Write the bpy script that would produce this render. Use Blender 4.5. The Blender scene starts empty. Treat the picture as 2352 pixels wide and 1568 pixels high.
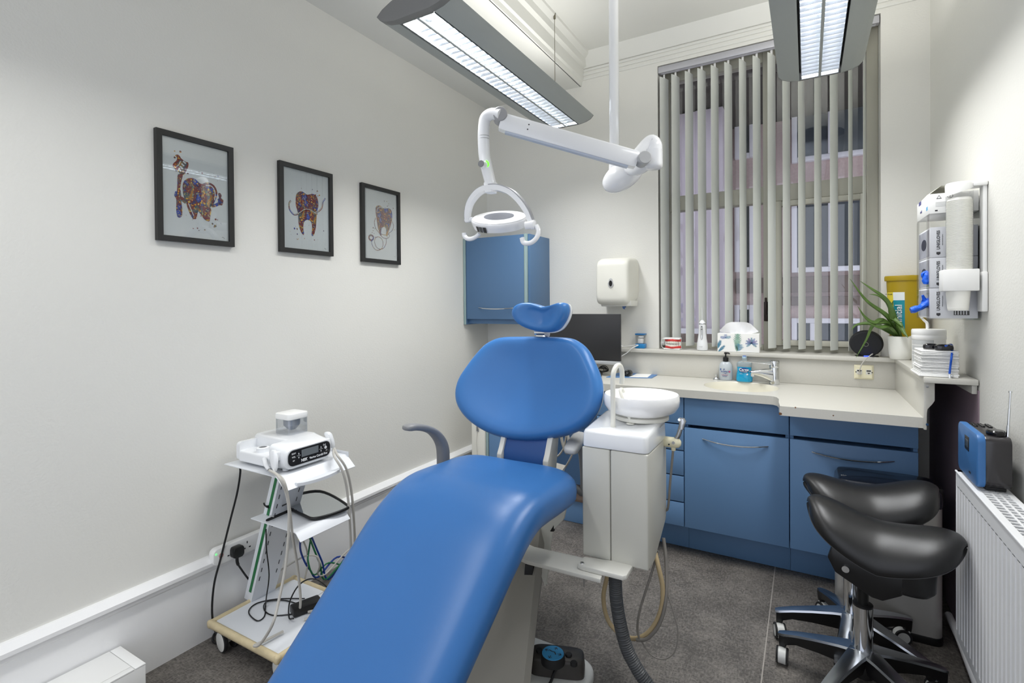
import bpy, bmesh, math, random
from mathutils import Vector, Matrix, noise as mnoise
random.seed(7)
scene = bpy.context.scene
COL = scene.collection
R = math.radians
PI = math.pi

# ------------------------------------------------------------------ camera
FPX, CYP = 1175.0, 711.8
EYE = Vector((0.0, 0.0, 1.38))
def _basis(y, p, r):
    c, s = math.cos(y), math.sin(y)
    right = Vector((c, s, 0)); fwd = Vector((-s, c, 0)); up = Vector((0, 0, 1))
    f2 = fwd*math.cos(p)+up*math.sin(p); u2 = up*math.cos(p)-fwd*math.sin(p)
    return right*math.cos(r)+u2*math.sin(r), f2, u2*math.cos(r)-right*math.sin(r)
RR, FF, UU = _basis(R(29.991), R(-.574), R(-.478))
cam = bpy.data.cameras.new('camera'); camo = bpy.data.objects.new('camera', cam); COL.objects.link(camo)
cam.sensor_width = 36.0; cam.lens = FPX/2352*36.0
cam.shift_y = -(784-CYP)/2352; cam.clip_start = .05; cam.clip_end = 100
m = Matrix.Identity(4)
for i in range(3):
    m[i][0] = RR[i]; m[i][1] = UU[i]; m[i][2] = -FF[i]; m[i][3] = EYE[i]
camo.matrix_world = m
scene.camera = camo
# measured sight lines meeting a known wall / shelf / floor plane
def _ray(x, y): return FF+RR*((x-1176)/FPX)+UU*((CYP-y)/FPX)
def PX(x, y, X): d = _ray(x, y); return EYE+d*((X-EYE.x)/d.x)
def PY(x, y, Y): d = _ray(x, y); return EYE+d*((Y-EYE.y)/d.y)
def PZ(x, y, Z): d = _ray(x, y); return EYE+d*((Z-EYE.z)/d.z)

# ------------------------------------------------------------------ mesh builder
class MB:
    def __init__(s): s.v = []; s.f = []; s.m = []
    def add(s, vs, fs, mat=0, M=None):
        b = len(s.v)
        s.v += [(M @ Vector(v)) if M else Vector(v) for v in vs]
        for f in fs: s.f.append(tuple(b+i for i in f)); s.m.append(mat)
        return s
    def frombm(s, bm, mat=0, M=None):
        bm.verts.index_update()
        s.add([v.co.copy() for v in bm.verts], [[v.index for v in f.verts] for f in bm.faces], mat, M); bm.free(); return s
    def box(s, x0, x1, y0, y1, z0, z1, bev=0, seg=2, mat=0, M=None):
        bm = bmesh.new()
        T = Matrix.Translation(((x0+x1)/2, (y0+y1)/2, (z0+z1)/2)) @ Matrix.Diagonal((abs(x1-x0), abs(y1-y0), abs(z1-z0), 1))
        bmesh.ops.create_cube(bm, size=1, matrix=T)
        if bev: bmesh.ops.bevel(bm, geom=bm.edges[:], offset=bev, segments=seg, profile=.5, affect='EDGES', clamp_overlap=True)
        return s.frombm(bm, mat, M)
    def prism(s, poly, axis, a, b, bev=0, seg=2, mat=0, M=None, ends_only=False):
        bm = bmesh.new()
        def P(u, v, w): return {'x': (w, u, v), 'y': (u, w, v), 'z': (u, v, w)}[axis]
        A = [bm.verts.new(P(u, v, a)) for u, v in poly]; B = [bm.verts.new(P(u, v, b)) for u, v in poly]
        n = len(poly)
        bm.faces.new(A[::-1]); bm.faces.new(B)
        for i in range(n): bm.faces.new((A[i], A[(i+1) % n], B[(i+1) % n], B[i]))
        bmesh.ops.recalc_face_normals(bm, faces=bm.faces[:])
        if bev:
            ed = bm.edges[:]
            if ends_only:
                sa, sb = set(A), set(B)
                ed = [e for e in ed if (e.verts[0] in sa and e.verts[1] in sa) or (e.verts[0] in sb and e.verts[1] in sb)]
            bmesh.ops.bevel(bm, geom=ed, offset=bev, segments=seg, profile=.5, affect='EDGES', clamp_overlap=True)
        return s.frombm(bm, mat, M)
    def loft(s, rings, closed=True, caps=True, mat=0, M=None, loop=False):
        n = len(rings[0]); vs = [p for r in rings for p in r]; fs = []
        K = len(rings)
        for k in range(K if loop else K-1):
            k2 = (k+1) % K
            for i in range(n if closed else n-1):
                j = (i+1) % n
                fs.append((k*n+i, k*n+j, k2*n+j, k2*n+i))
        if caps and not loop:
            fs.append(tuple(range(n))[::-1]); fs.append(tuple((K-1)*n+i for i in range(n)))
        return s.add(vs, fs, mat, M)
    def tube(s, pts, r, n=10, sm=6, closed=False, mat=0, M=None, caps=True, flat=None):
        pts = [Vector(p) for p in pts]
        if sm > 1: pts = spline(pts, sm, closed)
        K = len(pts); rings = []; up = None
        for i in range(K):
            a = pts[i-1] if (i or closed) else pts[0]; b = pts[(i+1) % K] if (i < K-1 or closed) else pts[-1]
            t = (b-a).normalized()
            if up is None:
                up = Vector((0, 0, 1)) if abs(t.z) < .9 else Vector((1, 0, 0))
            side = t.cross(up).normalized(); up = side.cross(t).normalized()
            rr = r(i/(K-1)) if callable(r) else r
            fx, fy = flat if flat else (1, 1)
            rings.append([pts[i]+side*(rr*fx*math.cos(2*PI*k/n))+up*(rr*fy*math.sin(2*PI*k/n)) for k in range(n)])
        return s.loft(rings, True, caps and not closed, mat, M, loop=closed)
    def lathe(s, prof, c=(0, 0, 0), n=32, axis='z', mat=0, M=None, ell=1.0, caps=True):
        c = Vector(c); rings = []
        for r, z in prof:
            ring = []
            for k in range(n):
                a = 2*PI*k/n; u, v = r*math.cos(a), r*ell*math.sin(a)
                ring.append(c+Vector({'z': (u, v, z), 'x': (z, u, v), 'y': (u, z, v)}[axis]))
            rings.append(ring)
        return s.loft(rings, True, caps, mat, M)
    def quad(s, a, b, c, d, mat=0): return s.add([a, b, c, d], [(0, 1, 2, 3)], mat)
    def poly(s, pts, mat=0): return s.add(pts, [tuple(range(len(pts)))], mat)
    def text(s, body, size, o, right, up, mat=1, align='CENTER', ext=.0004, off=.0006, bold=0):
        cu = bpy.data.curves.new('t', 'FONT'); cu.body = body; cu.size = size; cu.align_x = align; cu.align_y = 'CENTER'
        cu.extrude = ext; cu.offset = bold
        ob = bpy.data.objects.new('t', cu)
        COL.objects.link(ob); dg = bpy.context.evaluated_depsgraph_get()
        me = bpy.data.meshes.new_from_object(ob.evaluated_get(dg))
        right = Vector(right).normalized(); up = Vector(up).normalized(); nn = right.cross(up)
        o = Vector(o)+nn*off
        M = Matrix(((right.x, up.x, nn.x, o.x), (right.y, up.y, nn.y, o.y), (right.z, up.z, nn.z, o.z), (0, 0, 0, 1)))
        s.add([v.co.copy() for v in me.vertices], [tuple(p.vertices) for p in me.polygons], mat, M)
        bpy.data.objects.remove(ob); bpy.data.meshes.remove(me); bpy.data.curves.remove(cu)
        return s

def spline(p, k, closed=False):
    out = []; n = len(p)
    for i in range(n if closed else n-1):
        p0 = p[i-1] if (i or closed) else p[0]*2-p[1]; p1 = p[i]; p2 = p[(i+1) % n]
        p3 = p[(i+2) % n] if (i+2 < n or closed) else p2*2-p1
        for j in range(k):
            t = j/k
            out.append(.5*((2*p1)+(p2-p0)*t+(2*p0-5*p1+4*p2-p3)*t*t+(3*p1-p0-3*p2+p3)*t**3))
    if not closed: out.append(p[-1])
    return out
def sup(w, h, n=3., k=32, ):
    out = []
    for i in range(k):
        a = 2*PI*i/k; c, s = math.cos(a), math.sin(a)
        out.append((w*math.copysign(abs(c)**(2/n), c), h*math.copysign(abs(s)**(2/n), s)))
    return out
def rrect(x0, x1, y0, y1, r, k=5):
    out = []
    for cx, cy, a0 in ((x1-r, y1-r, 0), (x0+r, y1-r, 90), (x0+r, y0+r, 180), (x1-r, y0+r, 270)):
        for i in range(k+1):
            a = R(a0+90*i/k); out.append((cx+r*math.cos(a), cy+r*math.sin(a)))
    return out

# ------------------------------------------------------------------ objects
def kv(o, label=None, cat=None, group=None, kind=None):
    for k, v in (('label', label), ('category', cat), ('group', group), ('kind', kind)):
        if v: o[k] = v
    return o
def thing(name, label, cat, loc=(0, 0, 0), rz=0, group=None):
    o = bpy.data.objects.new(name, None); COL.objects.link(o); o.empty_display_size = .05
    o.location = loc; o.rotation_euler = (0, 0, rz)
    return kv(o, label, cat, group)
def obj(name, mb, mats, parent=None, local=False, smooth=38, label=None, kind=None):
    if not isinstance(mats, (list, tuple)): mats = [mats]
    me = bpy.data.meshes.new(name)
    off = Vector((0, 0, 0))
    if parent is not None and not local:
        q = parent
        while q is not None: off += q.location; q = q.parent
    if parent is None and not local and mb.v:
        lo = Vector([min(v[i] for v in mb.v) for i in range(3)]); hi = Vector([max(v[i] for v in mb.v) for i in range(3)])
        off = Vector(((lo.x+hi.x)/2, (lo.y+hi.y)/2, lo.z))
    me.from_pydata([tuple(v-off) for v in mb.v], [], mb.f)
    for mt in mats: me.materials.append(mt)
    me.polygons.foreach_set('material_index', mb.m)
    me.update(); me.validate()
    if smooth:
        me.polygons.foreach_set('use_smooth', [True]*len(me.polygons))
        me.set_sharp_from_angle(angle=R(smooth))
    bm = bmesh.new(); bm.from_mesh(me); bmesh.ops.remove_doubles(bm, verts=bm.verts[:], dist=2e-6); bmesh.ops.recalc_face_normals(bm, faces=bm.faces[:]); bm.to_mesh(me); bm.free()
    o = bpy.data.objects.new(name, me); COL.objects.link(o)
    if parent is not None: o.parent = parent
    elif not local: o.location = off
    kv(o, label, None, None, kind)
    return o
def one(name, mb, mats, label, cat, group=None, smooth=38):
    return kv(obj(name, mb, mats, smooth=smooth), label, cat, group)
def struct(name, mb, mats, smooth=38): return obj(name, mb, mats, smooth=smooth, kind='structure')
def dup(root, loc, rz, label):
    r = root.copy(); COL.objects.link(r); r.location = loc; r.rotation_euler = (0, 0, rz); r['label'] = label
    def rec(a, b):
        for ch in list(a.children):
            c = ch.copy(); COL.objects.link(c); c.parent = b; rec(ch, c)
    rec(root, r); return r

# ------------------------------------------------------------------ materials
def lin(c): c /= 255.; return c/12.92 if c <= .04045 else ((c+.055)/1.055)**2.4
def rgb(t): return (lin(t[0]), lin(t[1]), lin(t[2]), 1)
_mc = {}
def mat(name, c, rough=.5, metal=0., bump=0., bs=150., var=.04, vs=4., spec=.5, coat=0., trans=0., em=None, es=0., ior=1.45, alpha=1., sheen=0., stretch=None):
    if name in _mc: return _mc[name]
    m = bpy.data.materials.new(name); m.use_nodes = True; nt = m.node_tree; N = nt.nodes; L = nt.links
    b = N['Principled BSDF']
    b.inputs['Roughness'].default_value = rough; b.inputs['Metallic'].default_value = metal
    b.inputs['Specular IOR Level'].default_value = spec; b.inputs['Coat Weight'].default_value = coat
    b.inputs['Coat Roughness'].default_value = .08
    b.inputs['Transmission Weight'].default_value = trans; b.inputs['IOR'].default_value = ior
    b.inputs['Alpha'].default_value = alpha
    if em: b.inputs['Emission Color'].default_value = rgb(em); b.inputs['Emission Strength'].default_value = es
    tc = N.new('ShaderNodeTexCoord')
    src = tc.outputs['Object']
    if stretch:
        mp = N.new('ShaderNodeMapping'); mp.inputs['Scale'].default_value = stretch; L.new(src, mp.inputs['Vector']); src = mp.outputs['Vector']
    nz = N.new('ShaderNodeTexNoise'); nz.inputs['Scale'].default_value = vs; nz.inputs['Detail'].default_value = 4
    L.new(src, nz.inputs['Vector'])
    mx = N.new('ShaderNodeMix'); mx.data_type = 'RGBA'
    c0 = rgb(c); d = 1-var*2
    mx.inputs[6].default_value = (c0[0]*d, c0[1]*d, c0[2]*d, 1); mx.inputs[7].default_value = (min(1, c0[0]*(1+var*.8)), min(1, c0[1]*(1+var*.8)), min(1, c0[2]*(1+var*.8)), 1)
    L.new(nz.outputs['Fac'], mx.inputs[0]); L.new(mx.outputs[2], b.inputs['Base Color'])
    if bump:
        n2 = N.new('ShaderNodeTexNoise'); n2.inputs['Scale'].default_value = bs; n2.inputs['Detail'].default_value = 3
        L.new(src, n2.inputs['Vector'])
        bp = N.new('ShaderNodeBump'); bp.inputs['Strength'].default_value = bump; bp.inputs['Distance'].default_value = .01
        L.new(n2.outputs['Fac'], bp.inputs['Height']); L.new(bp.outputs['Normal'], b.inputs['Normal'])
    _mc[name] = m; return m
def thin_glass(name, tint=(1, 1, 1), gl=.08, rough=.0):
    m = bpy.data.materials.new(name); m.use_nodes = True; nt = m.node_tree; N = nt.nodes; L = nt.links
    for n in list(N):
        if n.type != 'OUTPUT_MATERIAL': N.remove(n)
    out = [n for n in N if n.type == 'OUTPUT_MATERIAL'][0]
    t = N.new('ShaderNodeBsdfTransparent'); t.inputs[0].default_value = (*tint, 1)
    g = N.new('ShaderNodeBsdfGlossy'); g.inputs['Roughness'].default_value = rough
    lw = N.new('ShaderNodeLayerWeight'); lw.inputs[0].default_value = .3
    mu = N.new('ShaderNodeMath'); mu.operation = 'MULTIPLY_ADD'; mu.inputs[1].default_value = .35; mu.inputs[2].default_value = gl
    L.new(lw.outputs['Fresnel'], mu.inputs[0])
    mx = N.new('ShaderNodeMixShader'); L.new(mu.outputs[0], mx.inputs[0]); L.new(t.outputs[0], mx.inputs[1]); L.new(g.outputs[0], mx.inputs[2])
    L.new(mx.outputs[0], out.inputs[0]); return m

WALL = mat('wall_paint', (228, 227, 221), .55, bump=.10, bs=120, var=.012, vs=2)
CEIL = mat('ceiling_paint', (228, 228, 223), .7, bump=.05, bs=90, var=.02, vs=3)
GLOSSW = mat('gloss_paint', (238, 238, 238), .3, bump=.06, bs=40, var=.02)
WHITE = mat('white_plastic', (236, 236, 234), .32, var=.01)
WHITE2 = mat('white_shell', (232, 234, 236), .22, var=.01, coat=.3)
CREAM = mat('cream_plastic', (226, 225, 216), .35, var=.02)
OFFW = mat('off_white_metal', (222, 221, 214), .4, var=.02)
IVORY = mat('ivory_plastic', (232, 226, 196), .35, var=.02)
BLACK = mat('black_plastic', (22, 22, 23), .35, var=.05)
BLACKG = mat('black_gloss', (14, 14, 16), .12, var=.05)
RUBBER = mat('black_rubber', (28, 28, 29), .65, var=.05)
GREY = mat('grey_plastic', (128, 129, 131), .42, var=.03)
LGREY = mat('light_grey_plastic', (176, 177, 178), .4, var=.02)
DGREY = mat('dark_grey_plastic', (66, 63, 60), .45, bump=.05, bs=400, var=.04)
CHROME = mat('chrome', (220, 222, 224), .08, 1., var=.02)
ALU = mat('polished_aluminium', (176, 180, 186), .22, 1., var=.05, vs=12)
STEEL = mat('brushed_steel', (186, 184, 180), .34, .4, var=.05, vs=6, bump=.03, bs=60, stretch=(1, 1, .05))
BLUEV = mat('blue_vinyl', (51, 103, 163), .32, bump=.05, bs=900, var=.02, vs=6, spec=.45)
BLUEV2 = mat('dark_blue_vinyl', (34, 80, 146), .34, bump=.04, bs=700, var=.03)
LEATHER = mat('black_leather', (28, 28, 29), .38, bump=.06, bs=700, var=.05)
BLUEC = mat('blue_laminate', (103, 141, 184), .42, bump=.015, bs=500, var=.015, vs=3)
BLUEC_SHADE = mat('blue_laminate_shaded', (84, 117, 154), .42, bump=.015, bs=500, var=.015, vs=3)  # base cabinet laminate with the lamp's shade mixed into its colour
BLUEV_LIT = mat('blue_vinyl_lit', (60, 118, 182), .34, bump=.05, bs=900, var=.02, vs=6, spec=.45)  # seat vinyl lightened, its sheen put into the base colour
BLUEE = mat('blue_edging', (128, 166, 204), .35, var=.02)
EDGE = mat('green_grey_edging', (150, 172, 172), .35, var=.02)
STONE = mat('speckled_worktop', (204, 202, 194), .3, var=.03, vs=160)
SINKM = mat('cream_sink', (230, 226, 211), .25, var=.01)
GLASS = thin_glass('window_glass', (.93, .95, .96), .05)
PGLASS = thin_glass('picture_glass', (.97, .98, .98), .035)
CLEAR = thin_glass('clear_plastic', (.995, .997, .997), .015)
INK = mat('print_ink', (40, 40, 46), .6, var=.05)
PAPERM = mat('white_paper', (240, 240, 238), .7, var=.015)
HOSE = mat('grey_hose', (190, 187, 180), .4, var=.03)
TAN = mat('tan_hose', (190, 170, 132), .35, var=.05)
KDOWN, KUP, KFILL, KWORLD, EXPO, VT, LOOK = 10.5, 6.8, 7, 1.15, 0.46, "Standard", "None"
# ================================================================== ROOM
XL, XR, YB, YN = -2.183, .556, 3.40, -1.3
ZS, ZC = 2.92, 3.12            # low soffit over the left strip, main ceiling
WX0, WX1, WZ0, WZ1 = -.846, .346, 1.083, 2.935

def floor_mat():
    m = bpy.data.materials.new('woven_vinyl_floor'); m.use_nodes = True; nt = m.node_tree; N = nt.nodes; L = nt.links
    b = N['Principled BSDF']; b.inputs['Roughness'].default_value = .55
    tc = N.new('ShaderNodeTexCoord'); src = tc.outputs['Object']
    def nz(sc, det, stretch):
        mp = N.new('ShaderNodeMapping'); mp.inputs['Scale'].default_value = stretch; L.new(src, mp.inputs['Vector'])
        n = N.new('ShaderNodeTexNoise'); n.inputs['Scale'].default_value = sc; n.inputs['Detail'].default_value = det
        L.new(mp.outputs['Vector'], n.inputs['Vector']); return n.outputs['Fac']
    a = nz(150, 3, (1, .35, 1)); c = nz(150, 3, (.35, 1, 1)); d = nz(9, 5, (1, 1, 1))
    def mth(op, x, y):
        n = N.new('ShaderNodeMath'); n.operation = op
        for i, q in enumerate((x, y)):
            if q is None: continue
            if isinstance(q, (int, float)): n.inputs[i].default_value = q
            else: L.new(q, n.inputs[i])
        return n.outputs[0]
    w = mth('MAXIMUM', a, c)
    s = mth('ADD', mth('MULTIPLY', w, 1.5), mth('MULTIPLY', d, .6))
    rp = N.new('ShaderNodeValToRGB'); rp.color_ramp.elements[0].position = .95-.25; rp.color_ramp.elements[1].position = 1.0
    sc = mth('MULTIPLY', s, .74)
    rp.color_ramp.elements[0].color = rgb((78, 74, 70)); rp.color_ramp.elements[1].color = rgb((124, 119, 113))
    L.new(sc, rp.inputs[0])
    sp = N.new('ShaderNodeSeparateXYZ'); L.new(src, sp.inputs[0])
    fx = mth('ABSOLUTE', mth('SUBTRACT', mth('MODULO', mth('ADD', sp.outputs[0], 9.0), 6.0), FSEAM), None)
    line = mth('LESS_THAN', fx, .0022)
    mx = N.new('ShaderNodeMix'); mx.data_type = 'RGBA'; L.new(mth('MULTIPLY', line, .75), mx.inputs[0]); L.new(rp.outputs[0], mx.inputs[6]); mx.inputs[7].default_value = rgb((172, 166, 158))
    L.new(mx.outputs[2], b.inputs['Base Color'])
    bp = N.new('ShaderNodeBump'); bp.inputs['Strength'].default_value = .25; bp.inputs['Distance'].default_value = .004
    L.new(w, bp.inputs['Height']); L.new(bp.outputs['Normal'], b.inputs['Normal'])
    return m
FCX = (XL+XR)/2
FSEAM = ((-.148-FCX)+9.0) % 6.0
fl = MB().box(XL-.2, XR+.2, YN, YB+.2, -.06, 0); struct('floor', fl, floor_mat(), 0)
struct('wall_left', MB().box(XL-.12, XL, YN, YB+.25, 0, 3.3), WALL, 0)
struct('wall_right', MB().box(XR, XR+.12, YN, YB+.25, 0, 3.3), WALL, 0)
wb = MB()
wb.box(XL, WX0, YB, YB+.25, 0, 3.3); wb.box(WX1, XR, YB, YB+.25, 0, 3.3)
wb.box(WX0, WX1, YB, YB+.25, WZ1, 3.3); wb.box(WX0, WX1, YB, YB+.25, 0, WZ0-.012)
struct('wall_back', wb, WALL, 0)
ce = MB().box(XL-.12, XR+.12, YN, YB+.25, ZC, ZC+.1)
ce.box(XL, -1.385, YN, YB, ZS, ZC+.02)
struct('ceiling', ce, CEIL, 0)
# stepped plaster moulding on the edge of the soffit, then the cornice over the window wall
tr = MB().prism([(-1.39, ZS), (-1.378, ZS), (-1.374, ZS+.03), (-1.362, ZS+.04), (-1.36, ZS+.115), (-1.335, ZS+.125), (-1.33, ZS+.165), (-1.30, ZS+.185), (-1.295, ZC+.01), (-1.39, ZC+.01)], 'y', YN, YB, mat=0)
struct('trim_1', tr, CEIL, 30)
cn = MB().prism([(YB+.02, 3.035), (YB-.012, 3.035), (YB-.02, 3.045), (YB-.03, 3.06), (YB-.075, ZC-.005), (YB-.085, ZC+.01), (YB+.02, ZC+.01)], 'x', -1.385, XR, mat=0)
for z in (2.955, 2.985, 3.012):
    cn.prism([(YB+.01, z), (YB-.007, z+.003), (YB-.007, z+.016), (YB+.01, z+.019)], 'x', -1.374, XR)
struct('trim_2', cn, CEIL, 30)
# tall skirting with a moulded capping rail along the left wall
sk = MB().prism([(XL-.01, 0), (XL+.018, 0), (XL+.018, .275), (XL+.024, .283), (XL+.024, .298), (XL+.040, .304), (XL+.040, .318), (XL+.012, .338), (XL-.01, .338)], 'y', YN, YB)
struct('baseboard_left', sk, GLOSSW, 30)
# thin dark plum patch on the right wall in the gap behind the worktop
struct('dark_wall_patch', MB().box(XR-.004, XR+.01, 2.52, YB, 0, 1.045), mat('dark_plum', (150, 132, 142), .6, var=.08), 0)
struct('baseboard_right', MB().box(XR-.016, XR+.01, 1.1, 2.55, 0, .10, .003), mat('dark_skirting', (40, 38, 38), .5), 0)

# window -----------------------------------------------------------
WF = mat('window_frame_paint', (186, 184, 170), .45, var=.03)
YW = YB+.13
wf = MB()
wf.box(WX0, WX0+.05, YW, YW+.07, WZ0, WZ1, .004); wf.box(WX1-.055, WX1, YW-.02, YW+.07, WZ0, WZ1, .004)
wf.box(WX0+.048, WX1-.053, YW+.001, YW+.069, WZ1-.07, WZ1, .004); wf.box(WX0+.048, WX1-.053, YW+.001, YW+.069, WZ0-.01, WZ0+.035, .004)
mx0, mx1 = PY(1753, 500, YW).x, PY(1781, 500, YW).x
wf.box(mx0, mx1, YW-.015, YW+.07, WZ0, WZ1, .006)
tzl, tzr = PY(1650, 461, YW).z, PY(1860, 430, YW).z
tz = (tzl+tzr)/2
wf.box(WX0+.046, WX1-.05, YW-.01, YW+.068, tz-.055, tz+.045, .006)
# right lower casement sash, slightly proud
sx0, sx1 = mx1, WX1-.05
for a in ((sx0-.004, sx0+.035, WZ0+.037, tz-.057), (sx1-.035, sx1-.008, WZ0+.037, tz-.057), (sx0+.034, sx1-.034, WZ0+.038, WZ0+.07), (sx0+.034, sx1-.034, tz-.09, tz-.058)):
    wf.box(a[0], a[1], YW-.03, YW+.012, a[2], a[3], .004)
w1 = struct('window_1', wf, WF, 30)
obj('pane', MB().box(WX0+.02, WX1-.02, YW+.03, YW+.036, WZ0, WZ1-.02), GLASS, w1)
hd = MB(); c = PY(1760, 715, YW-.03)
hd.box(c.x-.012, c.x+.012, YW-.05, YW-.03, c.z-.06, c.z+.06, .004); hd.box(c.x-.006, c.x+.006, YW-.075, YW-.045, c.z-.02, c.z+.085, .004)
obj('handle', hd, mat('dark_bronze', (52, 44, 40), .4, .7), w1)

# vertical blind ----------------------------------------------------
SLAT = mat('blind_fabric', (224, 227, 222), .75, bump=.05, bs=500, var=.015)
bl = thing('vertical_blind', 'pale grey vertical louvre blind hanging half open across the window', 'blind', ((WX0+WX1)/2, YB+.03, 2.9))
rl = MB().box(WX0+.002, WX1-.004, YB+.002, YB+.045, 2.888, 2.93, .004); rl.box(WX0+.02, WX1-.02, YB+.018, YB+.03, 2.884, 2.89)
obj('head_rail', rl, mat('rail_aluminium', (190, 190, 196), .35, .3), bl)
spx = [1527, 1553, 1584, 1613, 1643, 1674, 1707, 1739, 1773, 1807, 1842, 1879, 1916, 1954, 1986]
for i, px in enumerate(spx):
    c = PY(px, 480, YB+.035); a = R([24, 23, 23, 23, 22, 23, 20, 24, 25, 24, 23, 24, 27, 16, 9][i]); hw = .0445
    d = Vector((math.sin(a), math.cos(a), 0)); nn = Vector((d.y, -d.x, 0))
    sm = MB(); rings = []
    z1, z0 = 2.862, 1.108
    for k in range(13):
        z = z1+(z0-z1)*k/12
        aa = a+R(.9)*(k-6)/6*(1 if i % 3 else -1)+(R(9)*(k/12) if i == 14 else 0)
        d = Vector((math.sin(aa), math.cos(aa), 0)); nn = Vector((d.y, -d.x, 0))
        ring = []
        for t in (-1, -.5, 0, .5, 1): ring.append(Vector((c.x, c.y, z))+d*(hw*t)+nn*(.004*(1-t*t)))
        for t in (1, .5, 0, -.5, -1): ring.append(Vector((c.x, c.y, z))+d*(hw*t)+nn*(.004*(1-t*t)-.0012))
        rings.append(ring)
    sm.loft(rings)
    s_ = obj('slat', sm, SLAT, bl)
    obj('hook', MB().box(c.x-.006, c.x+.006, c.y-.002, c.y+.002, z1-.006, 2.889, .001), WHITE, s_)

# the building across the alley -----------------------------------------
YO = 6.0
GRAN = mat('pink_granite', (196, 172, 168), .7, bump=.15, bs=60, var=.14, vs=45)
GRAN2 = mat('dark_stone', (120, 104, 98), .8, var=.1, vs=10)  # darker brown stone for the ledges, cladding base and ground
DARKW = mat('dark_glazing', (70, 76, 84), .15, var=.15, vs=2)
UPVC = mat('white_window_frame', (230, 226, 232), .5, var=.03)
bd = thing('building', 'pink granite office block seen through the window blind', 'building', (0.3, YO+.2, 0))
fc = MB().box(-3.2, 3.6, YO, YO+.3, -2.0, 6.5)
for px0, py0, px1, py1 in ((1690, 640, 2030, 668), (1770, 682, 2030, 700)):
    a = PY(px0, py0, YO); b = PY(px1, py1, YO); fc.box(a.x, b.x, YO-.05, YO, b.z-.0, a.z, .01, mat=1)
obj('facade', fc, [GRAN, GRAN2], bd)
def ext_win(px0, py0, px1, py1, mull=()):
    a = PY(px0, py0, YO); b = PY(px1, py1, YO); x0, x1, z0, z1 = a.x, b.x, min(a.z, b.z), max(a.z, b.z)
    f = MB(); t = .05
    for q in ((x0, x0+t, z0, z1), (x1-t, x1, z0, z1), (x0+t, x1-t, z0, z0+t), (x0+t, x1-t, z1-t, z1)): f.box(q[0], q[1], YO-.06, YO+.01, q[2], q[3], .006)
    for mpx in mull:
        xm = PY(mpx, 400, YO).x; f.box(xm-.025, xm+.025, YO-.058, YO+.01, z0+t, z1-t, .006)
    w = obj('window', f, UPVC, bd)
    obj('pane', MB().box(x0+.02, x1-.02, YO-.03, YO-.012, z0+.02, z1-.02), DARKW, w)
ext_win(1688, 185, 1734, 362, ()); ext_win(1688, 464, 1734, 624, ())
ext_win(1818, 150, 2075, 345, (1908, 2010)); ext_win(1818, 452, 2075, 618, (1908, 2000))
ext_win(1818, 730, 2075, 860, (1866, 1975)); ext_win(1688, 700, 1734, 860)
zc = PY(1700, 182, 4.7).z
lw = MB(); YP = 5.2
a = PY(1490, 180, YP); b = PY(1662, 755, YP)
ztp_ = min(a.z+.15, zc-.02)
lw.box(a.x-1.0, b.x, YP, YP+.25, b.z, ztp_)
for k in range(9):
    x = b.x-.06-k*.17; lw.box(x-.012, x+.012, YP-.012, YP, b.z, ztp_, mat=0)
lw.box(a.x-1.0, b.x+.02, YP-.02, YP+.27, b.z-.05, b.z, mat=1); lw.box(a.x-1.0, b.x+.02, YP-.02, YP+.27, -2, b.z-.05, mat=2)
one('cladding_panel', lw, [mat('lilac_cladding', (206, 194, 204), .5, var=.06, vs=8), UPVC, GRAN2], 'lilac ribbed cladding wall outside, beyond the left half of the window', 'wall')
shd = MB().box(-3.0, 3.4, 4.7, YO, zc, zc+.6)
kv(obj('header_shade', shd, mat('shade_brown', (50, 42, 38), .8, var=.1), bd), None)  # dark box painted as the shade under the header and above the cladding
struct('ground_outside', MB().box(-4, 5, YB+.4, 9, -2.1, -2.0), GRAN2, 0)
# ================================================================== FITTED FURNITURE
ZW = .918; YSPL = 3.33; YD = 2.862; YFL = 2.83; YFR = 2.575
XWL = -1.86; XWR = .405; XST = -.113
# worktop with the deeper right half, a coved step between and an oval hole for the basin
SCX, SCY, SRX, SRY = -.318, 3.06, .205, .155
SCX = (PZ(1614, 884, ZW).x+PZ(1790, 893, ZW).x)/2; SRX = (PZ(1790, 893, ZW).x-PZ(1614, 884, ZW).x)/2
SCY = (PZ(1700, 876, ZW).y+2.90)/2; SRY = (PZ(1700, 876, ZW).y-2.90)/2
def worktop():
    mb = MB(); th = .042
    oval = [(SCX+SRX*math.cos(2*PI*k/48), SCY+SRY*math.sin(2*PI*k/48)) for k in range(48)]
    outer = [(XWL, YFL), (XST-.05, YFL), (XST-.032, YFL-.004), (XST-.016, YFL-.025), (XST-.006, YFL-.07), (XST-.002, YFR+.09), (XST+.004, YFR+.03), (XST+.006, YFR), (XWR, YFR), (XWR, YSPL+.01), (XWL, YSPL+.01)]
    bm = bmesh.new()
    def face_with_hole(z):
        vo = [bm.verts.new((x, y, z)) for x, y in outer]; vi = [bm.verts.new((x, y, z)) for x, y in oval]
        eo = [bm.edges.new((vo[i], vo[(i+1) % len(vo)])) for i in range(len(vo))]
        ei = [bm.edges.new((vi[i], vi[(i+1) % len(vi)])) for i in range(len(vi))]
        bmesh.ops.triangle_fill(bm, use_beauty=True, use_dissolve=False, edges=eo+ei)
        return vo, vi
    to, ti = face_with_hole(ZW); bo, bi = face_with_hole(ZW-th)
    for A, B in ((to, bo), (ti, bi)):
        n = len(A)
        for i in range(n): bm.faces.new((A[i], A[(i+1) % n], B[(i+1) % n], B[i]))
    bmesh.ops.recalc_face_normals(bm, faces=bm.faces[:])
    mb.frombm(bm); return mb
wt = thing('worktop', 'pale speckled stone worktop with upstand, stepping deeper at its right half', 'worktop', (-.7, 3.0, ZW-.042))
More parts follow.
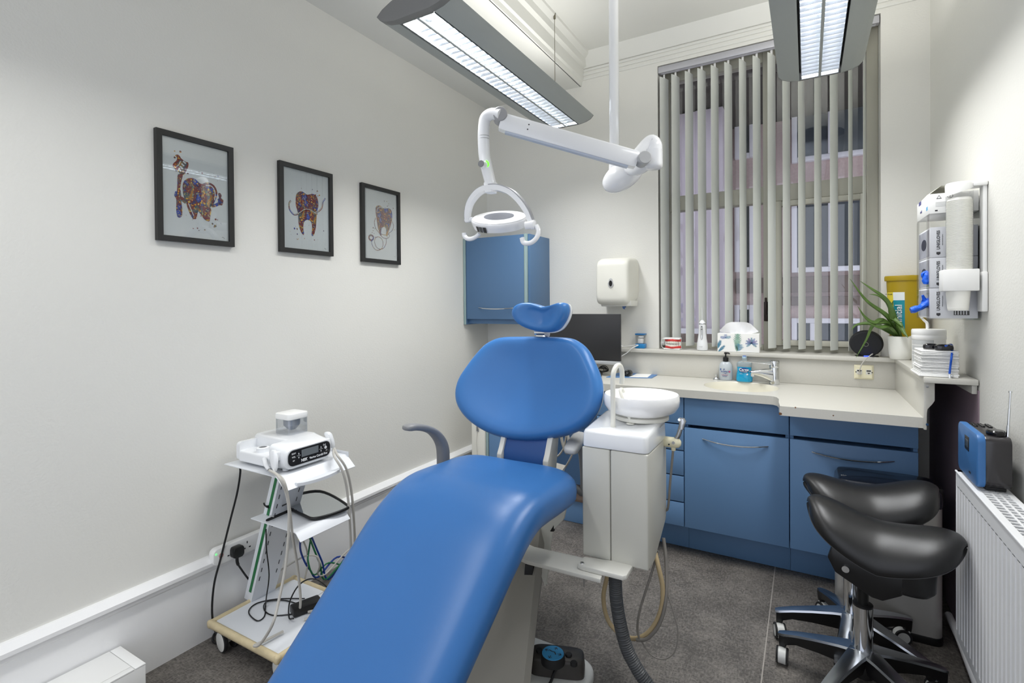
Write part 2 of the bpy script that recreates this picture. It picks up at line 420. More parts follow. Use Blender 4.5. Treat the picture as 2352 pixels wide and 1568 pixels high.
obj('slab', worktop(), STONE, wt, smooth=30)
up = MB().box(XWL, XWR+.02, YSPL, YB, ZW, 1.062, .003)
obj('upstand', up, STONE, wt, smooth=30)
sl = MB().prism([(XWL, YSPL-.022), (XWR+.015, YSPL-.022), (XWR+.015, YB), (WX1, YB), (WX1, YW), (WX0, YW), (WX0, YB), (XWL, YB)], 'z', 1.062, ZW+.168, bev=.004, ends_only=True)
obj('window_ledge', sl, STONE, wt, smooth=30)
rp = MB().prism([(XWR-.006, .872), (XWR-.006, 1.062), (XWR+.028, 1.062), (XWR+.028, .99), (XWR+.02, .975), (XWR+.006, .955), (XWR+.004, .94), (XWR+.003, .872)], 'y', YFR-.012, YSPL+.02, bev=.002, mat=0)
for zz in (.895, 1.045): rp.lathe([(0, -.003), (.005, -.003), (.005, 0)], (XWR+.004, YFR-.012, zz), 10, 'y', mat=1)
obj('end_upstand', rp, [STONE, CHROME], wt, smooth=30)
ch = MB()
for (px, py, r) in ((1793, 950, .008), (1827, 936, .004), (1914, 954, .004)):
    c = PY(px, py, YFR); ch.lathe([(0, -.0015), (r*.6, -.0015), (r, 0.0)], (c.x, YFR+.001, c.z), 8, 'y')
obj('chip', ch, mat('exposed_chipboard', (122, 84, 54), .9, var=.2, vs=90), wt)
b_ = MB(); prof = [(1.0, 0), (.985, -.004), (.96, -.03), (.88, -.09), (.68, -.135), (.35, -.15), (.12, -.152)]
b_.loft([[(SCX+SRX*q*math.cos(2*PI*k/48), SCY+SRY*q*math.sin(2*PI*k/48), ZW+z-.001) for k in range(48)] for q, z in prof], True, False)
b_.lathe([(0, .002), (.028, .002), (.032, 0)], (SCX, SCY, ZW-.152), 20, mat=1)
obj('basin', b_, [SINKM, CHROME], wt)
# right hand shelf over the gap
sh = MB().box(XWR-.012, XR-.003, 2.515, YSPL-.022, 1.064, 1.086, .003); sh.box(XR-.02, XR-.004, 2.53, YSPL-.02, 1.03, 1.064, .002)
one('side_shelf', sh, STONE, 'narrow white shelf along the right wall carrying the paper towels', 'shelf')

def bow_handle(mb, x0, x1, y, z, drop=.0, out=.032):
    pts = []
    for i in range(9):
        t = i/8; u = 2*t-1
        pts.append((x0+(x1-x0)*t, y-out*(1-u*u)-.002, z-.010*(1-u*u)-drop))
    mb.tube(pts, lambda t: .0055-.002*abs(2*t-1)**2, 8, 3, flat=(1.2, .8))
GAP = .004
def front(name, par, x0, x1, z0, z1, handle=None):
    d = obj(name, MB().box(x0+.002, x1-.002, YD, YD+.02, z0, z1, .0025), BLUEC, par, smooth=30)
    if handle:
        h = MB(); bow_handle(h, handle[0], handle[1], YD, handle[2]); obj('handle', h, CHROME, d)
    return d
ZT = ZW-.044
xA, xB, xC = PY(1571, 1000, YD).x, PY(1813, 1000, YD).x, PY(2111, 1020, YD).x
def cabinet(name, label, x0, x1):
    t = thing(name, label, 'cabinet', ((x0+x1)/2, YD+.2, 0))
    c = MB().box(x0+.001, x1-.001, YD+.022, YSPL-.004, .163, .70, .001)
    for q in ((x0+.001, x0+.018, YD+.022, YSPL-.004), (x1-.018, x1-.001, YD+.022, YSPL-.004), (x0+.001, x1-.001, YSPL-.02, YSPL-.004)): c.box(q[0], q[1], q[2], q[3], .69, ZT, .001)
    obj('carcass', c, BLUEC, t, smooth=30)
    obj('plinth', MB().box(x0+.0005, x1-.0005, 2.982, 2.998, 0.002, .163, .001), BLUEC, t, smooth=30)
    return t
def zat(px, py): return PY(px, py, YD).z
cs = cabinet('base_cabinet', 'blue base cabinet beneath the basin with one wide bow handle', xA, xB)
z1 = zat(1690, 989)
front('fascia', cs, xA, xB, z1+.006, ZT)
hx0, hx1 = PY(1612, 1015, YD-.02).x, PY(1764, 1030, YD-.02).x
front('door', cs, xA, xB, .166, z1-.012, (hx0, hx1, zat(1690, 1016)))
cr = cabinet('base_cabinet', 'blue base cabinet at the right end, behind the black saddle stools', xB, xC)
front('fascia', cr, xB, xC, z1+.006, ZT)
hx0, hx1 = PY(1865, 1040, YD-.02).x, PY(2055, 1063, YD-.02).x
front('door', cr, xB, xC, .166, z1-.012, (hx0, hx1, zat(1960, 1048)))
xD = xA-.5
cd = cabinet('drawer_cabinet', 'blue drawer cabinet partly hidden behind the spittoon unit', xD, xA)
zs = [ZT, zat(1535, 971), zat(1535, 1031), zat(1535, 1088), zat(1535, 1148), .166]
for i in range(5):
    zlo, zhi = zs[i+1]+(.003 if i < 4 else 0), zs[i]-(.003 if i else 0)
    d = obj('drawer', MB().box(xD+.002, xA-.002, YD, YD+.02, zlo, zhi, .0025), BLUEC, cd, smooth=30)
    h = MB(); bow_handle(h, xD+.12, xD+.34, YD, (zlo+zhi)/2); obj('handle', h, CHROME, d)
xk = xD-.52
ck = thing('desk_unit', 'blue kneehole desk unit at the left end below the computer monitor', 'desk', ((XWL+xD)/2, YD+.2, 0))
c = MB().box(XWL+.001, xk, YD+.022, YSPL-.004, .163, ZT, .001).box(xk, xD-.001, 3.20, YSPL-.004, .163, ZT, .001).box(xk, xD-.001, YD+.002, YSPL-.1, ZT-.05, ZT, .001)
obj('carcass', c, BLUEC, ck, smooth=30)
obj('kneehole_floor', MB().box(xk, xD-.001, YD+.1, 3.21, .145, .163, .001), mat('brown_board', (104, 88, 78), .6, var=.1, vs=20), ck)
obj('plinth', MB().box(XWL+.0005, xD-.0005, 2.982, 2.998, 0.002, .145, .001), BLUEC, ck, smooth=30)
d = front('door', ck, XWL+.02, xk, .166, ZT, (xk-.2, xk-.04, .80))
obj('edge_strip', MB().box(XWL, XWL+.018, YD-.002, YD+.02, .163, ZT, .001), EDGE, ck)

# wall cabinet ---------------------------------------------------------
wx1 = PY(1212, 640, 3.10).x
zb, ztp = PX(1070, 745, XL+.02).z, PX(1066, 548, XL+.02).z
yf = PX(1070, 745, XL+.02).y
wx1 = PY(1210, 640, yf).x
wc = thing('wall_cabinet', 'blue wall cupboard with a thin bow handle, in the left back corner', 'cupboard', ((XL+wx1)/2, 3.25, zb))
c = MB().box(XL+.024, wx1-.002, yf+.02, YB-.001, zb+.045, ztp, .001); obj('carcass', c, BLUEC_SHADE, wc, smooth=30)
obj('side_panel', MB().box(XL+.002, XL+.024, yf, YB-.001, zb, ztp, .001), [BLUEC_SHADE], wc, smooth=30)
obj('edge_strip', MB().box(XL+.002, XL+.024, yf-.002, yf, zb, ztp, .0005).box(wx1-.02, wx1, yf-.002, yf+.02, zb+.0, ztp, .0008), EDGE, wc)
obj('pelmet', MB().box(XL+.024, wx1-.002, yf+.03, yf+.048, zb+.006, zb+.05, .001), BLUEC_SHADE, wc, smooth=30)
dd = obj('door', MB().box(XL+.028, wx1-.022, yf, yf+.019, zb+.04, ztp-.002, .002), BLUEC_SHADE, wc, smooth=30)
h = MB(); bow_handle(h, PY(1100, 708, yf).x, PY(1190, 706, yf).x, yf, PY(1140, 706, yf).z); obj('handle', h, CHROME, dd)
obj('side_panel', MB().box(wx1-.002, wx1+.014, yf+.02, YB-.001, zb, ztp, .001), [BLUEC_SHADE], wc, smooth=30)

# white upright unit between wall and base cabinet
uu = thing('storage_unit', 'narrow white upright unit in the back left corner behind the chair', 'storage unit', (-1.94, 2.98, 0))
x0, x1 = PY(1083, 1010, 2.85).x, XWL-.004
obj('body', MB().box(x0, x1, 2.85, 3.28, .01, .68, .006), CREAM, uu)
hc = PY(1097, 983, 2.85)
obj('slot_handle', MB().box(hc.x-.011, hc.x+.011, 2.847, 2.852, hc.z-.025, hc.z+.025, .0025).box(hc.x-.006, hc.x+.006, 2.845, 2.8475, hc.z-.019, hc.z+.019, .002, mat=1), [CHROME, GREY], uu)
pts = [(hc.x, 2.846, hc.z-.02), (hc.x-.004, 2.842, hc.z-.1), (hc.x+.002, 2.842, hc.z-.22), (hc.x-.003, 2.842, hc.z-.36)]
obj('cord', MB().tube(pts, .0012, 6), HOSE, uu)

# ================================================================== WORKTOP AND LEDGE OBJECTS
ZL = 1.086
# towel dispenser
a = PY(1374, 600, 3.22); b = PY(1466, 705, 3.30)
x0, x1 = PY(1374, 640, 3.22).x, PY(1432, 640, 3.20).x
td = thing('paper_towel_dispenser', 'cream plastic paper roll dispenser on the wall left of the window', 'dispenser', ((x0+x1)/2, 3.4, 1.36))
x1 = PY(1467, 640, YB).x-.0; x0 = x1-.235
z0, z1 = PY(1455, 700, YB).z, PY(1455, 592, YB).z
body = MB(); rings = []
for y, sx, zb0, zt0 in ((YB-.001, .5, .03, 0.0), (YB-.04, .5, .015, 0.0), (YB-.09, .5, 0, .004), (YB-.15, .495, 0, .008), (YB-.185, .48, .003, .018), (YB-.205, .45, .02, .035), (YB-.212, .40, .045, .06)):
    w = (x1-x0)*sx; cx = (x0+x1)/2
    rings.append([(cx+u, y, (z0+zb0+z1-zt0)/2+v) for u, v in sup(w, (z1-zt0-z0-zb0)/2, 7, 40)])
body.loft(rings); obj('cover', body, CREAM, td, smooth=50)
yy = YB-.2125; c = PY(1403, 650, yy)
kf = MB(); pts = [(c.x+.020*math.sin(t)*(1 if math.cos(t) < 0 else .75), c.z+.032*math.cos(t)) for t in [2*PI*i/24 for i in range(24)]]
kf.prism(pts, 'y', yy-.004, yy+.004, bev=.002, ends_only=True); 
kf.prism([(c.x+.011*math.sin(2*PI*i/18), c.z-.002+.019*math.cos(2*PI*i/18)) for i in range(18)], 'y', yy-.006, yy-.0035, mat=1)
obj('level_window', kf, [LGREY, BLACKG], td)
obj('base', MB().box(x0+.03, x1, YB-.17, YB-.02, z0-.008, z0+.03, .006), OFFW, td)
lf = MB(); c = PY(1432, 706, YB-.1)
lf.quad((c.x-.012, c.y, z0), (c.x+.014, c.y, z0), (c.x+.010, c.y-.005, z0-.03), (c.x-.002, c.y-.006, z0-.024)); lf.quad((c.x-.004, c.y+.01, z0), (c.x+.02, c.y+.012, z0), (c.x+.016, c.y, z0-.016), (c.x, c.y, z0-.02))
obj('paper_end', lf, mat('blue_paper_roll', (96, 130, 190), .8), td)

# monitor
yM = 3.12
x1 = PY(1425, 770, yM).x; x0 = x1-.54; z0, z1 = PY(1420, 830, yM).z, PY(1425, 721, yM).z
mo = thing('monitor', 'black flat computer monitor with silver lower edge, half hidden behind the headrest', 'monitor', ((x0+x1)/2, yM, ZW))
obj('screen', MB().box(x0, x1, yM-.001, yM+.02, z0+.0, z1, .003).box(x0+.03, x1-.03, yM+.02, yM+.045, z0+.03, z1-.05, .01), [mat('matt_screen', (40, 40, 42), .42)], mo)
obj('lower_bezel', MB().box(x0, x1, yM-.004, yM+.016, z0-.022, z0, .002), mat('silver_bezel', (186, 188, 190), .35, .4), mo)
cx = (x0+x1)/2
obj('stand', MB().box(cx-.03, cx+.03, yM+.025, yM+.05, ZW+.01, z0+.15, .006).prism(rrect(cx-.12, cx+.12, yM-.06, yM+.12, .04), 'z', ZW+.001, ZW+.012, bev=.003, ends_only=True), BLACK, mo)
# cable bundle under monitor
cb = MB(); c = PZ(1383, 846, ZW+.03)
for k in range(5):
    r = .022+.003*k
    cb.tube([(c.x+r*math.cos(t)+.004*k-.012, c.y+.01*math.sin(t*2+k)+.006*k, ZW+.005+r*.6+r*.6*math.sin(t)) for t in [2*PI*i/10 for i in range(10)]], .0028, 6, 4, closed=True)
one('cable_coil', cb, BLACK, 'black cable coiled on the worktop under the monitor', 'cable')
kb = thing('keyboard', 'black computer keyboard peeking out beside the blue backrest', 'keyboard', (-1.2, 3.02, ZW))
kx1 = PZ(1399, 860, ZW).x
kb0 = MB().box(kx1-.44, kx1, 2.955, 3.085, ZW+.001, ZW+.018, .005); obj('tray', kb0, BLACK, kb)
ky = MB()
for r_ in range(5):
    for c_ in range(20): ky.box(kx1-.43+c_*.021, kx1-.412+c_*.021, 2.963+r_*.023, 2.982+r_*.023, ZW+.017, ZW+.023, .002, 1)
kv(obj('keys', ky, RUBBER, kb), None)
pads = [PZ(1392, 866, ZW+.002), PZ(1497, 868, ZW+.002), PZ(1513, 859, ZW+.002), PZ(1420, 856, ZW+.002)]
mp = MB().prism([(p.x, p.y) for p in pads], 'z', ZW+.0005, ZW+.003)
q = [pads[0].lerp(pads[1], .45), pads[0].lerp(pads[1], .93), pads[2].lerp(pads[3], .12), pads[2].lerp(pads[3], .55)]
q = [v.lerp(sum(q, Vector())/4, .15) for v in q]
mp.poly([(v.x, v.y, ZW+.0034) for v in q], mat=1)
one('mouse_mat', mp, [mat('blue_mat', (92, 134, 186), .5, var=.1, vs=20), PAPERM], 'blue and white printed mat lying under the computer mouse', 'mouse mat')
ms = MB(); c = PZ(1443, 862, ZW+.004)
ms.loft([[(c.x+u*.9, c.y+v, ZW+.004+h) for u, v in sup(.028*s, .05*s, 2.3, 24)] for s, h in ((.9, 0), (1, .006), (.98, .016), (.85, .027), (.55, .034), (.15, .036))])
mo_ = thing('computer_mouse', 'black computer mouse lying on the blue and white mat', 'mouse', (c.x, c.y, ZW))
obj('shell', ms, BLACKG, mo_); obj('wheel', MB().lathe([(0, -.004), (.008, -.004), (.008, .004), (0, .004)], (c.x, c.y-.026, ZW+.031), 12, 'x'), GREY, mo_)

# white cable adaptor strip on the ledge + cord
ad = MB(); c = PZ(1440, 794, ZL)
ad.box(c.x-.06, c.x+.02, YSPL+.006, YSPL+.035, ZL+.001, ZL+.016, .003)
cord = [PY(1449, 788, YSPL+.02), PY(1470, 787, YSPL+.05)]
ad.tube([(c.x+.018, YSPL+.02, ZL+.006), PY(1465, 792, YSPL-.0), PY(1452, 799, YSPL-.032), PY(1440, 810, YSPL-.04), PY(1425, 819, YSPL-.05)], .003, 8)
one('cable_adaptor', ad, WHITE, 'small white adaptor with a white lead on the ledge beside the monitor', 'adaptor')

# blue and clear cotton pellet box
c = PZ(1484, 796, ZL)
bx = thing('pellet_dispenser', 'small clear dispenser box with blue base and blue lid on the ledge', 'dispenser', (c.x, 3.362, ZL))
w = .031; y0, y1 = 3.34, 3.392
obj('base', MB().box(c.x-w, c.x+w, y0, y1, ZL+.001, ZL+.03, .003), mat('blue_clear', (38, 132, 196), .25), bx)
obj('body', MB().box(c.x-w+.002, c.x+w-.002, y0+.002, y1-.002, ZL+.03, ZL+.088, .002), CLEAR, bx)
obj('lid', MB().box(c.x-w-.001, c.x+w+.001, y0-.001, y1+.001, ZL+.088, ZL+.098, .002), mat('blue_lid', (40, 110, 168), .3), bx)
obj('contents', MB().box(c.x-.017, c.x+.017, y0+.012, y1-.012, ZL+.031, ZL+.066, .006).lathe([(.02, 0), (.02, .014)], (c.x, (y0+y1)/2, ZL+.07), 16), PAPERM, bx)

# teeth model
c0, c1 = PZ(1527, 797, ZL), PZ(1565, 798, ZL)
yT = 3.35; w = .05
c = PY(1543, 783, yT-.03)
tm = thing('teeth_model', 'white teeth and red gums demonstration model on the window ledge', 'dental model', (c.x, yT, ZL))
bs = MB()
bs.box(c.x-.05, c.x+.048, yT-.005, yT+.035, ZL+.001, ZL+.074, .006)
bs.box(c.x-.052, c.x+.05, yT-.035, yT+.035, ZL+.001, ZL+.010, .004); bs.box(c.x-.052, c.x+.05, yT-.035, yT+.035, ZL+.066, ZL+.076, .004)
obj('block', bs, WHITE, tm)
gm = MB()
for zz, sg in ((ZL+.017, 1), (ZL+.060, -1)):
    ring = []
    for i in range(13):
        t = -1+2*i/12; ring.append((c.x+.002+.043*t, yT-.03+.03*t*t, zz))
    gm.tube(ring, .0105, 10, 3)
obj('gums', gm, mat('gum_red', (206, 62, 58), .35), tm)
tt = MB()
for zz, sg in ((ZL+.0265, 1), (ZL+.0475, -1)):
    for i in range(11):
        t = -.92+1.84*i/10
        p = Vector((c.x+.002+.043*t, yT-.036+.03*t*t, zz)); tt.box(p.x-.0036, p.x+.0036, p.y-.004, p.y+.004, zz-.009, zz+.009, .003, 2)
obj('teeth', tt, mat('tooth_white', (240, 238, 228), .2), tm)
hg = MB().tube([(c.x-.045, yT-.02, ZL+.072), (c.x-.064, yT-.01, ZL+.066), (c.x-.074, yT, ZL+.038), (c.x-.066, yT, ZL+.012), (c.x-.045, yT-.01, ZL+.004)], .0022, 8)
hg.lathe([(0, -.006), (.012, -.006), (.014, 0), (.012, .006), (0, .006)], (c.x-.056, yT-.02, ZL+.04), 14, 'x', mat=1)
obj('hinge', hg, [WHITE, LGREY], tm)

# water flosser
c = PY(1613, 760, 3.35)
wfx = thing('water_flosser', 'white handheld water flosser with thin clear nozzle standing before the blind', 'water flosser', (c.x, c.y, ZL))
obj('body', MB().lathe([(0, .001), (.024, .001), (.031, .004), (.033, .018), (.031, .045), (.0255, .08), (.0215, .11), (.0205, .15), (.020, .163)], (c.x, c.y, ZL), 28, ell=.9), WHITE2, wfx)
obj('collar', MB().lathe([(.0205, .163), (.0212, .165), (.0205, .170)], (c.x, c.y, ZL), 24, ell=.9), CHROME, wfx)
obj('nozzle_knob', MB().lathe([(.020, .170), (.016, .180), (.010, .186), (.0065, .190)], (c.x, c.y, ZL), 24), WHITE2, wfx)
obj('nozzle', MB().tube([(c.x, c.y, ZL+.188), (c.x, c.y, ZL+.225), (c.x-.001, c.y, ZL+.255), (c.x-.001, c.y-.002, ZL+.272)], .0023, 8), mat('clear_nozzle', (210, 212, 214), .15), wfx)
pn = MB()
pn.tube([(c.x+.008*math.sin(t)*.9, c.y-.0205-.004*(1-math.cos(t))*.7, ZL+.113+.044*math.cos(t)) for t in [2*PI*i/16 for i in range(16)]], .0012, 6, 3, closed=True)
for zz, r in ((.15, .005), (.133, .0045)): pn.lathe([(0, -.0025), (r, -.0025), (r, .001)], (c.x, c.y-.0195-(.153-zz)*.05, ZL+zz), 12, 'y', mat=1)
for zz in (.117, .108, .099): pn.box(c.x-.0025, c.x+.0025, c.y-.0225, c.y-.0205, ZL+zz, ZL+zz+.002, mat=1)
pn.text('waterpik', .006, (c.x-.004, c.y-.0318, ZL+.026), (1, 0, 0), (0, 0, 1), mat=1, ext=.0002)
obj('control_panel', pn, [CHROME, GREY], wfx)

# tissue box
p0, p1 = PZ(1647, 804, ZL), PZ(1744, 807, ZL)
yt0 = 3.314
x0, x1 = PY(1648, 785, yt0).x, PY(1744, 787, yt0).x
tb = thing('tissue_box', 'white tissue box with blue and green leaf print on the window ledge', 'tissue box', ((x0+x1)/2, yt0+.04, ZL))
hb = PY(1700, 766, yt0).z-ZL
bxm = MB().box(x0, x1, yt0, yt0+.076, ZL+.001, ZL+hb, .0015)
LEAF = [mat('leaf_teal', (58, 134, 168), .6, var=.3, vs=60), mat('leaf_green', (150, 186, 170), .6, var=.25, vs=60), mat('leaf_blue', (74, 110, 178), .6, var=.3, vs=60), mat('leaf_violet', (124, 104, 170), .6, var=.3, vs=50)]
def frond(cx, cz, ang, ln, wd, mi, n=8, y=yt0-.0004, xmin=None, xmax=None):
    d = Vector((math.sin(ang), 0, math.cos(ang))); s = Vector((d.z, 0, -d.x)); o = Vector((cx, y, cz))
    for i in range(n):
        t = i/n; w = wd*(1-.55*abs(2*t-.9))
        for sg in (-1, 1):
            a = o+d*(ln*t); tip = o+d*(ln*(t+.22))+s*(sg*w); b = o+d*(ln*(t+.11))
            pts = [a, a.lerp(tip, .5)-d*.002*1, tip, b]
            pts = [Vector((min(max(p.x, x0+.001), x1-.001), p.y-.00003*i, min(max(p.z, ZL+.002), ZL+hb-.001))) for p in pts]
            bxm.poly(pts, mat=mi)
W_ = x1-x0
frond(x0+.005, ZL+.0, .75, .05, .012, 1); frond(x0+.0, ZL+.02, .35, .05, .014, 1)
frond(x0+W_*.2, ZL+hb*.75, -1.4, .03, .012, 3, 5); frond(x0+W_*.2, ZL+hb*.75, 1.3, .03, .012, 1, 5); frond(x0+W_*.2, ZL+hb*.74, 0, .025, .012, 3, 4)
frond(x0+W_*.47, ZL+.004, .05, hb*1.0, .026, 2, 11); frond(x0+W_*.5, ZL+.01, .25, .04, .03, 1, 6)
for q in range(9): frond(x0+W_*.82, ZL+hb*.5, -2.2+q*.55, .033, .008, (1, 3, 3, 4, 1, 3, 4, 3, 1)[q], 6)
obj('carton', bxm, [PAPERM]+LEAF, tb, smooth=0)
ts = MB(); cx = (x0+x1)/2; cy = yt0+.036; rings = []
zt = ZL+hb
for k in range(7):
    t = k/6; ring = []
    w = .056+.052*math.sin(t*1.5); h = .072
    for i in range(17):
        u = -1+2*i/16
        zz = zt-.004+h*t*(1-.35*max(0, abs(u)-.35)**1.3*1.8)-(.028*t*max(0, abs(u)-.6)/.4)
        ring.append((cx+w*u*(1 if abs(u) < .6 else 1.0), cy+.008*math.sin(u*5+t*2)*(.4+t)-.006*t+.012*math.sin(u*11)*.3, zz))
    rings.append(ring)
ts.loft(rings, False, False)
ts2 = [[(p[0]*1, p[1]+.004, p[2]) for p in r] for r in rings]
ts.loft(ts2, False, False)
obj('tissue', ts, mat('tissue_paper', (238, 238, 240), .85), tb)

# soap bottles -----------------------------------------------------------
c = PZ(1667, 872, ZW)
hw = thing('hand_gel_bottle', 'clear hand gel bottle with black pump beside the basin', 'bottle', (c.x, c.y, ZW))
obj('bottle', MB().lathe([(0, .001), (.036, .001), (.039, .006), (.039, .07), (.036, .09), (.026, .106), (.013, .112), (.013, .118)], (c.x, c.y, ZW), 28, ell=.7), mat('frosted_gel', (214, 222, 228), .2, trans=.25, spec=.5), hw)
lb = MB()
yy = c.y-.0285
lb.text('P', .016, (c.x-.006, yy, ZW+.064), (1, 0, 0), (0, 0, 1), mat=0); lb.text('purehand', .0115, (c.x-.001, yy-.001, ZW+.054), (1, 0, 0), (0, 0, 1), mat=0, bold=.0002)
lb.add([(c.x-.018, yy, ZW+.048), (c.x+.002, yy-.001, ZW+.043), (c.x+.018, yy, ZW+.05), (c.x+.002, yy-.001, ZW+.040)], [(0, 1, 3), (1, 2, 3)], 0)
lb.text('antibacterial', .0075, (c.x-.002, yy-.001, ZW+.033), (1, 0, 0), (0, 0, 1), mat=1); lb.text('hand gel', .008, (c.x-.002, yy-.001, ZW+.0265), (1, 0, 0), (0, 0, 1), mat=0)
lb.add([(c.x-.029, yy+.006, ZW+.07), (c.x-.021, yy+.002, ZW+.07), (c.x-.027, yy+.004, ZW+.055)], [(0, 1, 2)], 0)
lb.lathe([(0, -.0005), (.005, -.0005), (.005, .001)], (c.x+.024, yy+.004, ZW+.053), 12, 'y', mat=1)
obj('label_print', lb, [mat('navy_ink', (40, 76, 150), .5), mat('magenta_ink', (190, 70, 110), .5)], hw)
pm = MB().lathe([(.0155, .112), (.0155, .134), (.013, .136), (.006, .139), (.004, .141), (.004, .156), (.008, .157), (.009, .166), (0, .168)], (c.x, c.y, ZW), 16)
pm.tube([(c.x, c.y, ZW+.163), (c.x+.016, c.y-.004, ZW+.163), (c.x+.022, c.y-.006, ZW+.158)], .0042, 8, 3)
obj('pump', pm, BLACK, hw)
c = PZ(1710, 876, ZW)
sb = thing('soap_bottle', 'bottle of turquoise liquid hand soap with oval navy label behind the tap', 'bottle', (c.x, c.y, ZW))
LIQ = mat('turquoise_soap', (20, 158, 206), .12, coat=.4)
def flat_bottle(prof, ym): return [[(c.x+u, c.y+v, ZW+z) for u, v in sup(r, r*ym if r > .02 else r, 3, 32)] for r, z in prof]
obj('liquid', MB().loft(flat_bottle([(.038, .001), (.0435, .005), (.0445, .02), (.042, .045), (.0385, .065), (.0385, .078), (.04, .088)], .62)), LIQ, sb)
obj('bottle', MB().loft(flat_bottle([(.0405, .0885), (.0415, .098), (.041, .108), (.035, .116), (.022, .121), (.0145, .124), (.0138, .138)], .62)), mat('clear_shell', (206, 222, 228), .1, trans=.6), sb)
obj('cap', MB().lathe([(.0135, .138), (.0135, .148), (.009, .149)], (c.x, c.y, ZW), 18).lathe([(.0095, .147), (.0095, .152), (0, .152)], (c.x, c.y, ZW), 18, mat=1), [mat('clear_cap', (176, 200, 216), .2), mat('blue_cap', (30, 96, 200), .3)], sb)
yy = c.y-.0275
ll = MB().prism([(c.x+.027*math.cos(2*PI*i/28), ZW+.070+.0135*math.sin(2*PI*i/28)) for i in range(28)], 'y', yy-.001, yy+.008, mat=0)
ll.text('Carex', .021, (c.x, yy-.001, ZW+.0725), (1, 0, 0), (0, 0, 1), mat=1, bold=.0005); ll.text('Complete', .009, (c.x, yy-.001, ZW+.0615), (1, 0, 0), (0, 0, 1), mat=1)
ll.text('care', .008, (c.x-.016, yy-.0005, ZW+.049), (1, 0, 0), (0, 0, 1), mat=1); ll.prism([(c.x+.012, ZW+.045), (c.x+.018, ZW+.052), (c.x+.023, ZW+.045), (c.x+.017, ZW+.041)], 'y', yy-.001, yy+.004, mat=1)
obj('front_label', ll, [mat('navy_label', (24, 60, 130), .3), mat('label_white', (236, 240, 244), .4)], sb)
# chrome sink plug and the tap
c = PZ(1645, 871, ZW)
one('sink_plug', MB().lathe([(0, .001), (.018, .001), (.0195, .004), (.017, .009), (.007, .011), (.0045, .014), (.004, .02), (.0065, .024), (.0058, .031), (0, .033)], (c.x, c.y, ZW), 24), CHROME, 'small chrome sink plug lying at the left rim of the basin', 'sink plug')
c = PZ(1779, 882, ZW)
tp = thing('mixer_tap', 'chrome lever mixer tap behind the basin', 'tap', (c.x, c.y, ZW))
obj('body', MB().lathe([(0, .001), (.0265, .001), (.0265, .094), (.0262, .095), (.0262, .0955), (.0265, .097), (.0265, .13), (.025, .134), (0, .1345)], (c.x, c.y, ZW), 32), CHROME, tp)
sp = MB(); rings = []
for t in range(9):
    u = t/8; p = Vector((c.x-.015-.105*u, c.y-.01-.045*u, ZW+.05+.014*u+.006*math.sin(u*3)))
    h = .030*(1-u)**1.4+.0105; w = .024*(1-u*.35)
    dr = Vector((-.92, -.39, 0)); sd = Vector((.39, -.92, 0))
    rings.append([p+sd*a_+Vector((0, 0, b_)) for a_, b_ in sup(w, h, 3, 20)])
sp.loft(rings); e = rings[-1]
sp.lathe([(.011, 0), (.011, -.014), (.009, -.0145)], (c.x-.108, c.y-.05, ZW+.058), 18)
obj('spout', sp, CHROME, tp)
lv = MB(); a_ = Vector((c.x-.01, c.y-.008, ZW+.118)); bE = PY(1706, 842, c.y-.09)
bE.z = ZW+.131
dr = (bE-a_).normalized()
rings = []
for t, w, h in ((0, .016, .012), (.15, .013, .008), (.4, .009, .005), (.75, .009, .004), (.88, .014, .004), (.96, .0145, .0038), (1.0, .009, .003)):
    p = a_.lerp(bE, t); sd = Vector((dr.y, -dr.x, 0)).normalized()
    rings.append([p+sd*u+Vector((0, 0, v)) for u, v in sup(w, h, 2.6, 18)])
obj('lever', MB().loft(rings), CHROME, tp)

# USB / data plate on the upstand
p = PY(1984, 854, YSPL); a_ = PY(1962, 838, YSPL); b_ = PY(2007, 873, YSPL)
W = (b_.x-a_.x)/2; H = (a_.z-b_.z)/2
sk_ = thing('socket_plate', 'cream wall plate with data outlets on the upstand below the smart speaker', 'socket', (p.x, YSPL, p.z-H))
rings = [[(p.x+u*s, YSPL-y, p.z+v*s) for u, v in rrect(-W, W, -H, H, .004, 3)] for s, y in ((1, -.001), (1, .004), (.80, .011), (.1, .011))]
pl = MB().loft(rings)
for dx in (-.021, .021): pl.box(p.x+dx-.013, p.x+dx+.013, YSPL-.0118, YSPL-.010, p.z-.012, p.z+.014, .0005, 1, mat=1)
for dx in (-.021, .021): pl.box(p.x+dx-.0095, p.x+dx+.0095, YSPL-.0125, YSPL-.011, p.z+.004, p.z+.011, .0005, 1, mat=2)
pl.prism([(p.x+.014, p.z-.002), (p.x+.028, p.z-.002), (p.x+.021, p.z-.010)], 'y', YSPL-.0125, YSPL-.011, mat=2)
for dx in (-.041, .041): pl.lathe([(0, -.001), (.003, -.001), (.003, .001)], (p.x+dx*W/.05, YSPL-.0112, p.z), 10, 'y', mat=2)
obj('plate', pl, [IVORY, OFFW, BLACK], sk_, smooth=25)
usb = MB().box(p.x-.028, p.x-.014, YSPL-.034, YSPL-.011, p.z-.012, p.z+.003, .002)
usb.tube([(p.x-.021, YSPL-.03, p.z), (p.x-.02, YSPL-.045, p.z+.02), (p.x-.005, YSPL-.048, p.z+.06), PY(2003, 813, YSPL-.035), (PY(2003, 813, YSPL-.03).x+.004, YSPL+.02, ZL+.006)], .0028, 8)
one('charging_lead', usb, HOSE, 'white charging lead plugged into the cream wall plate', 'lead')
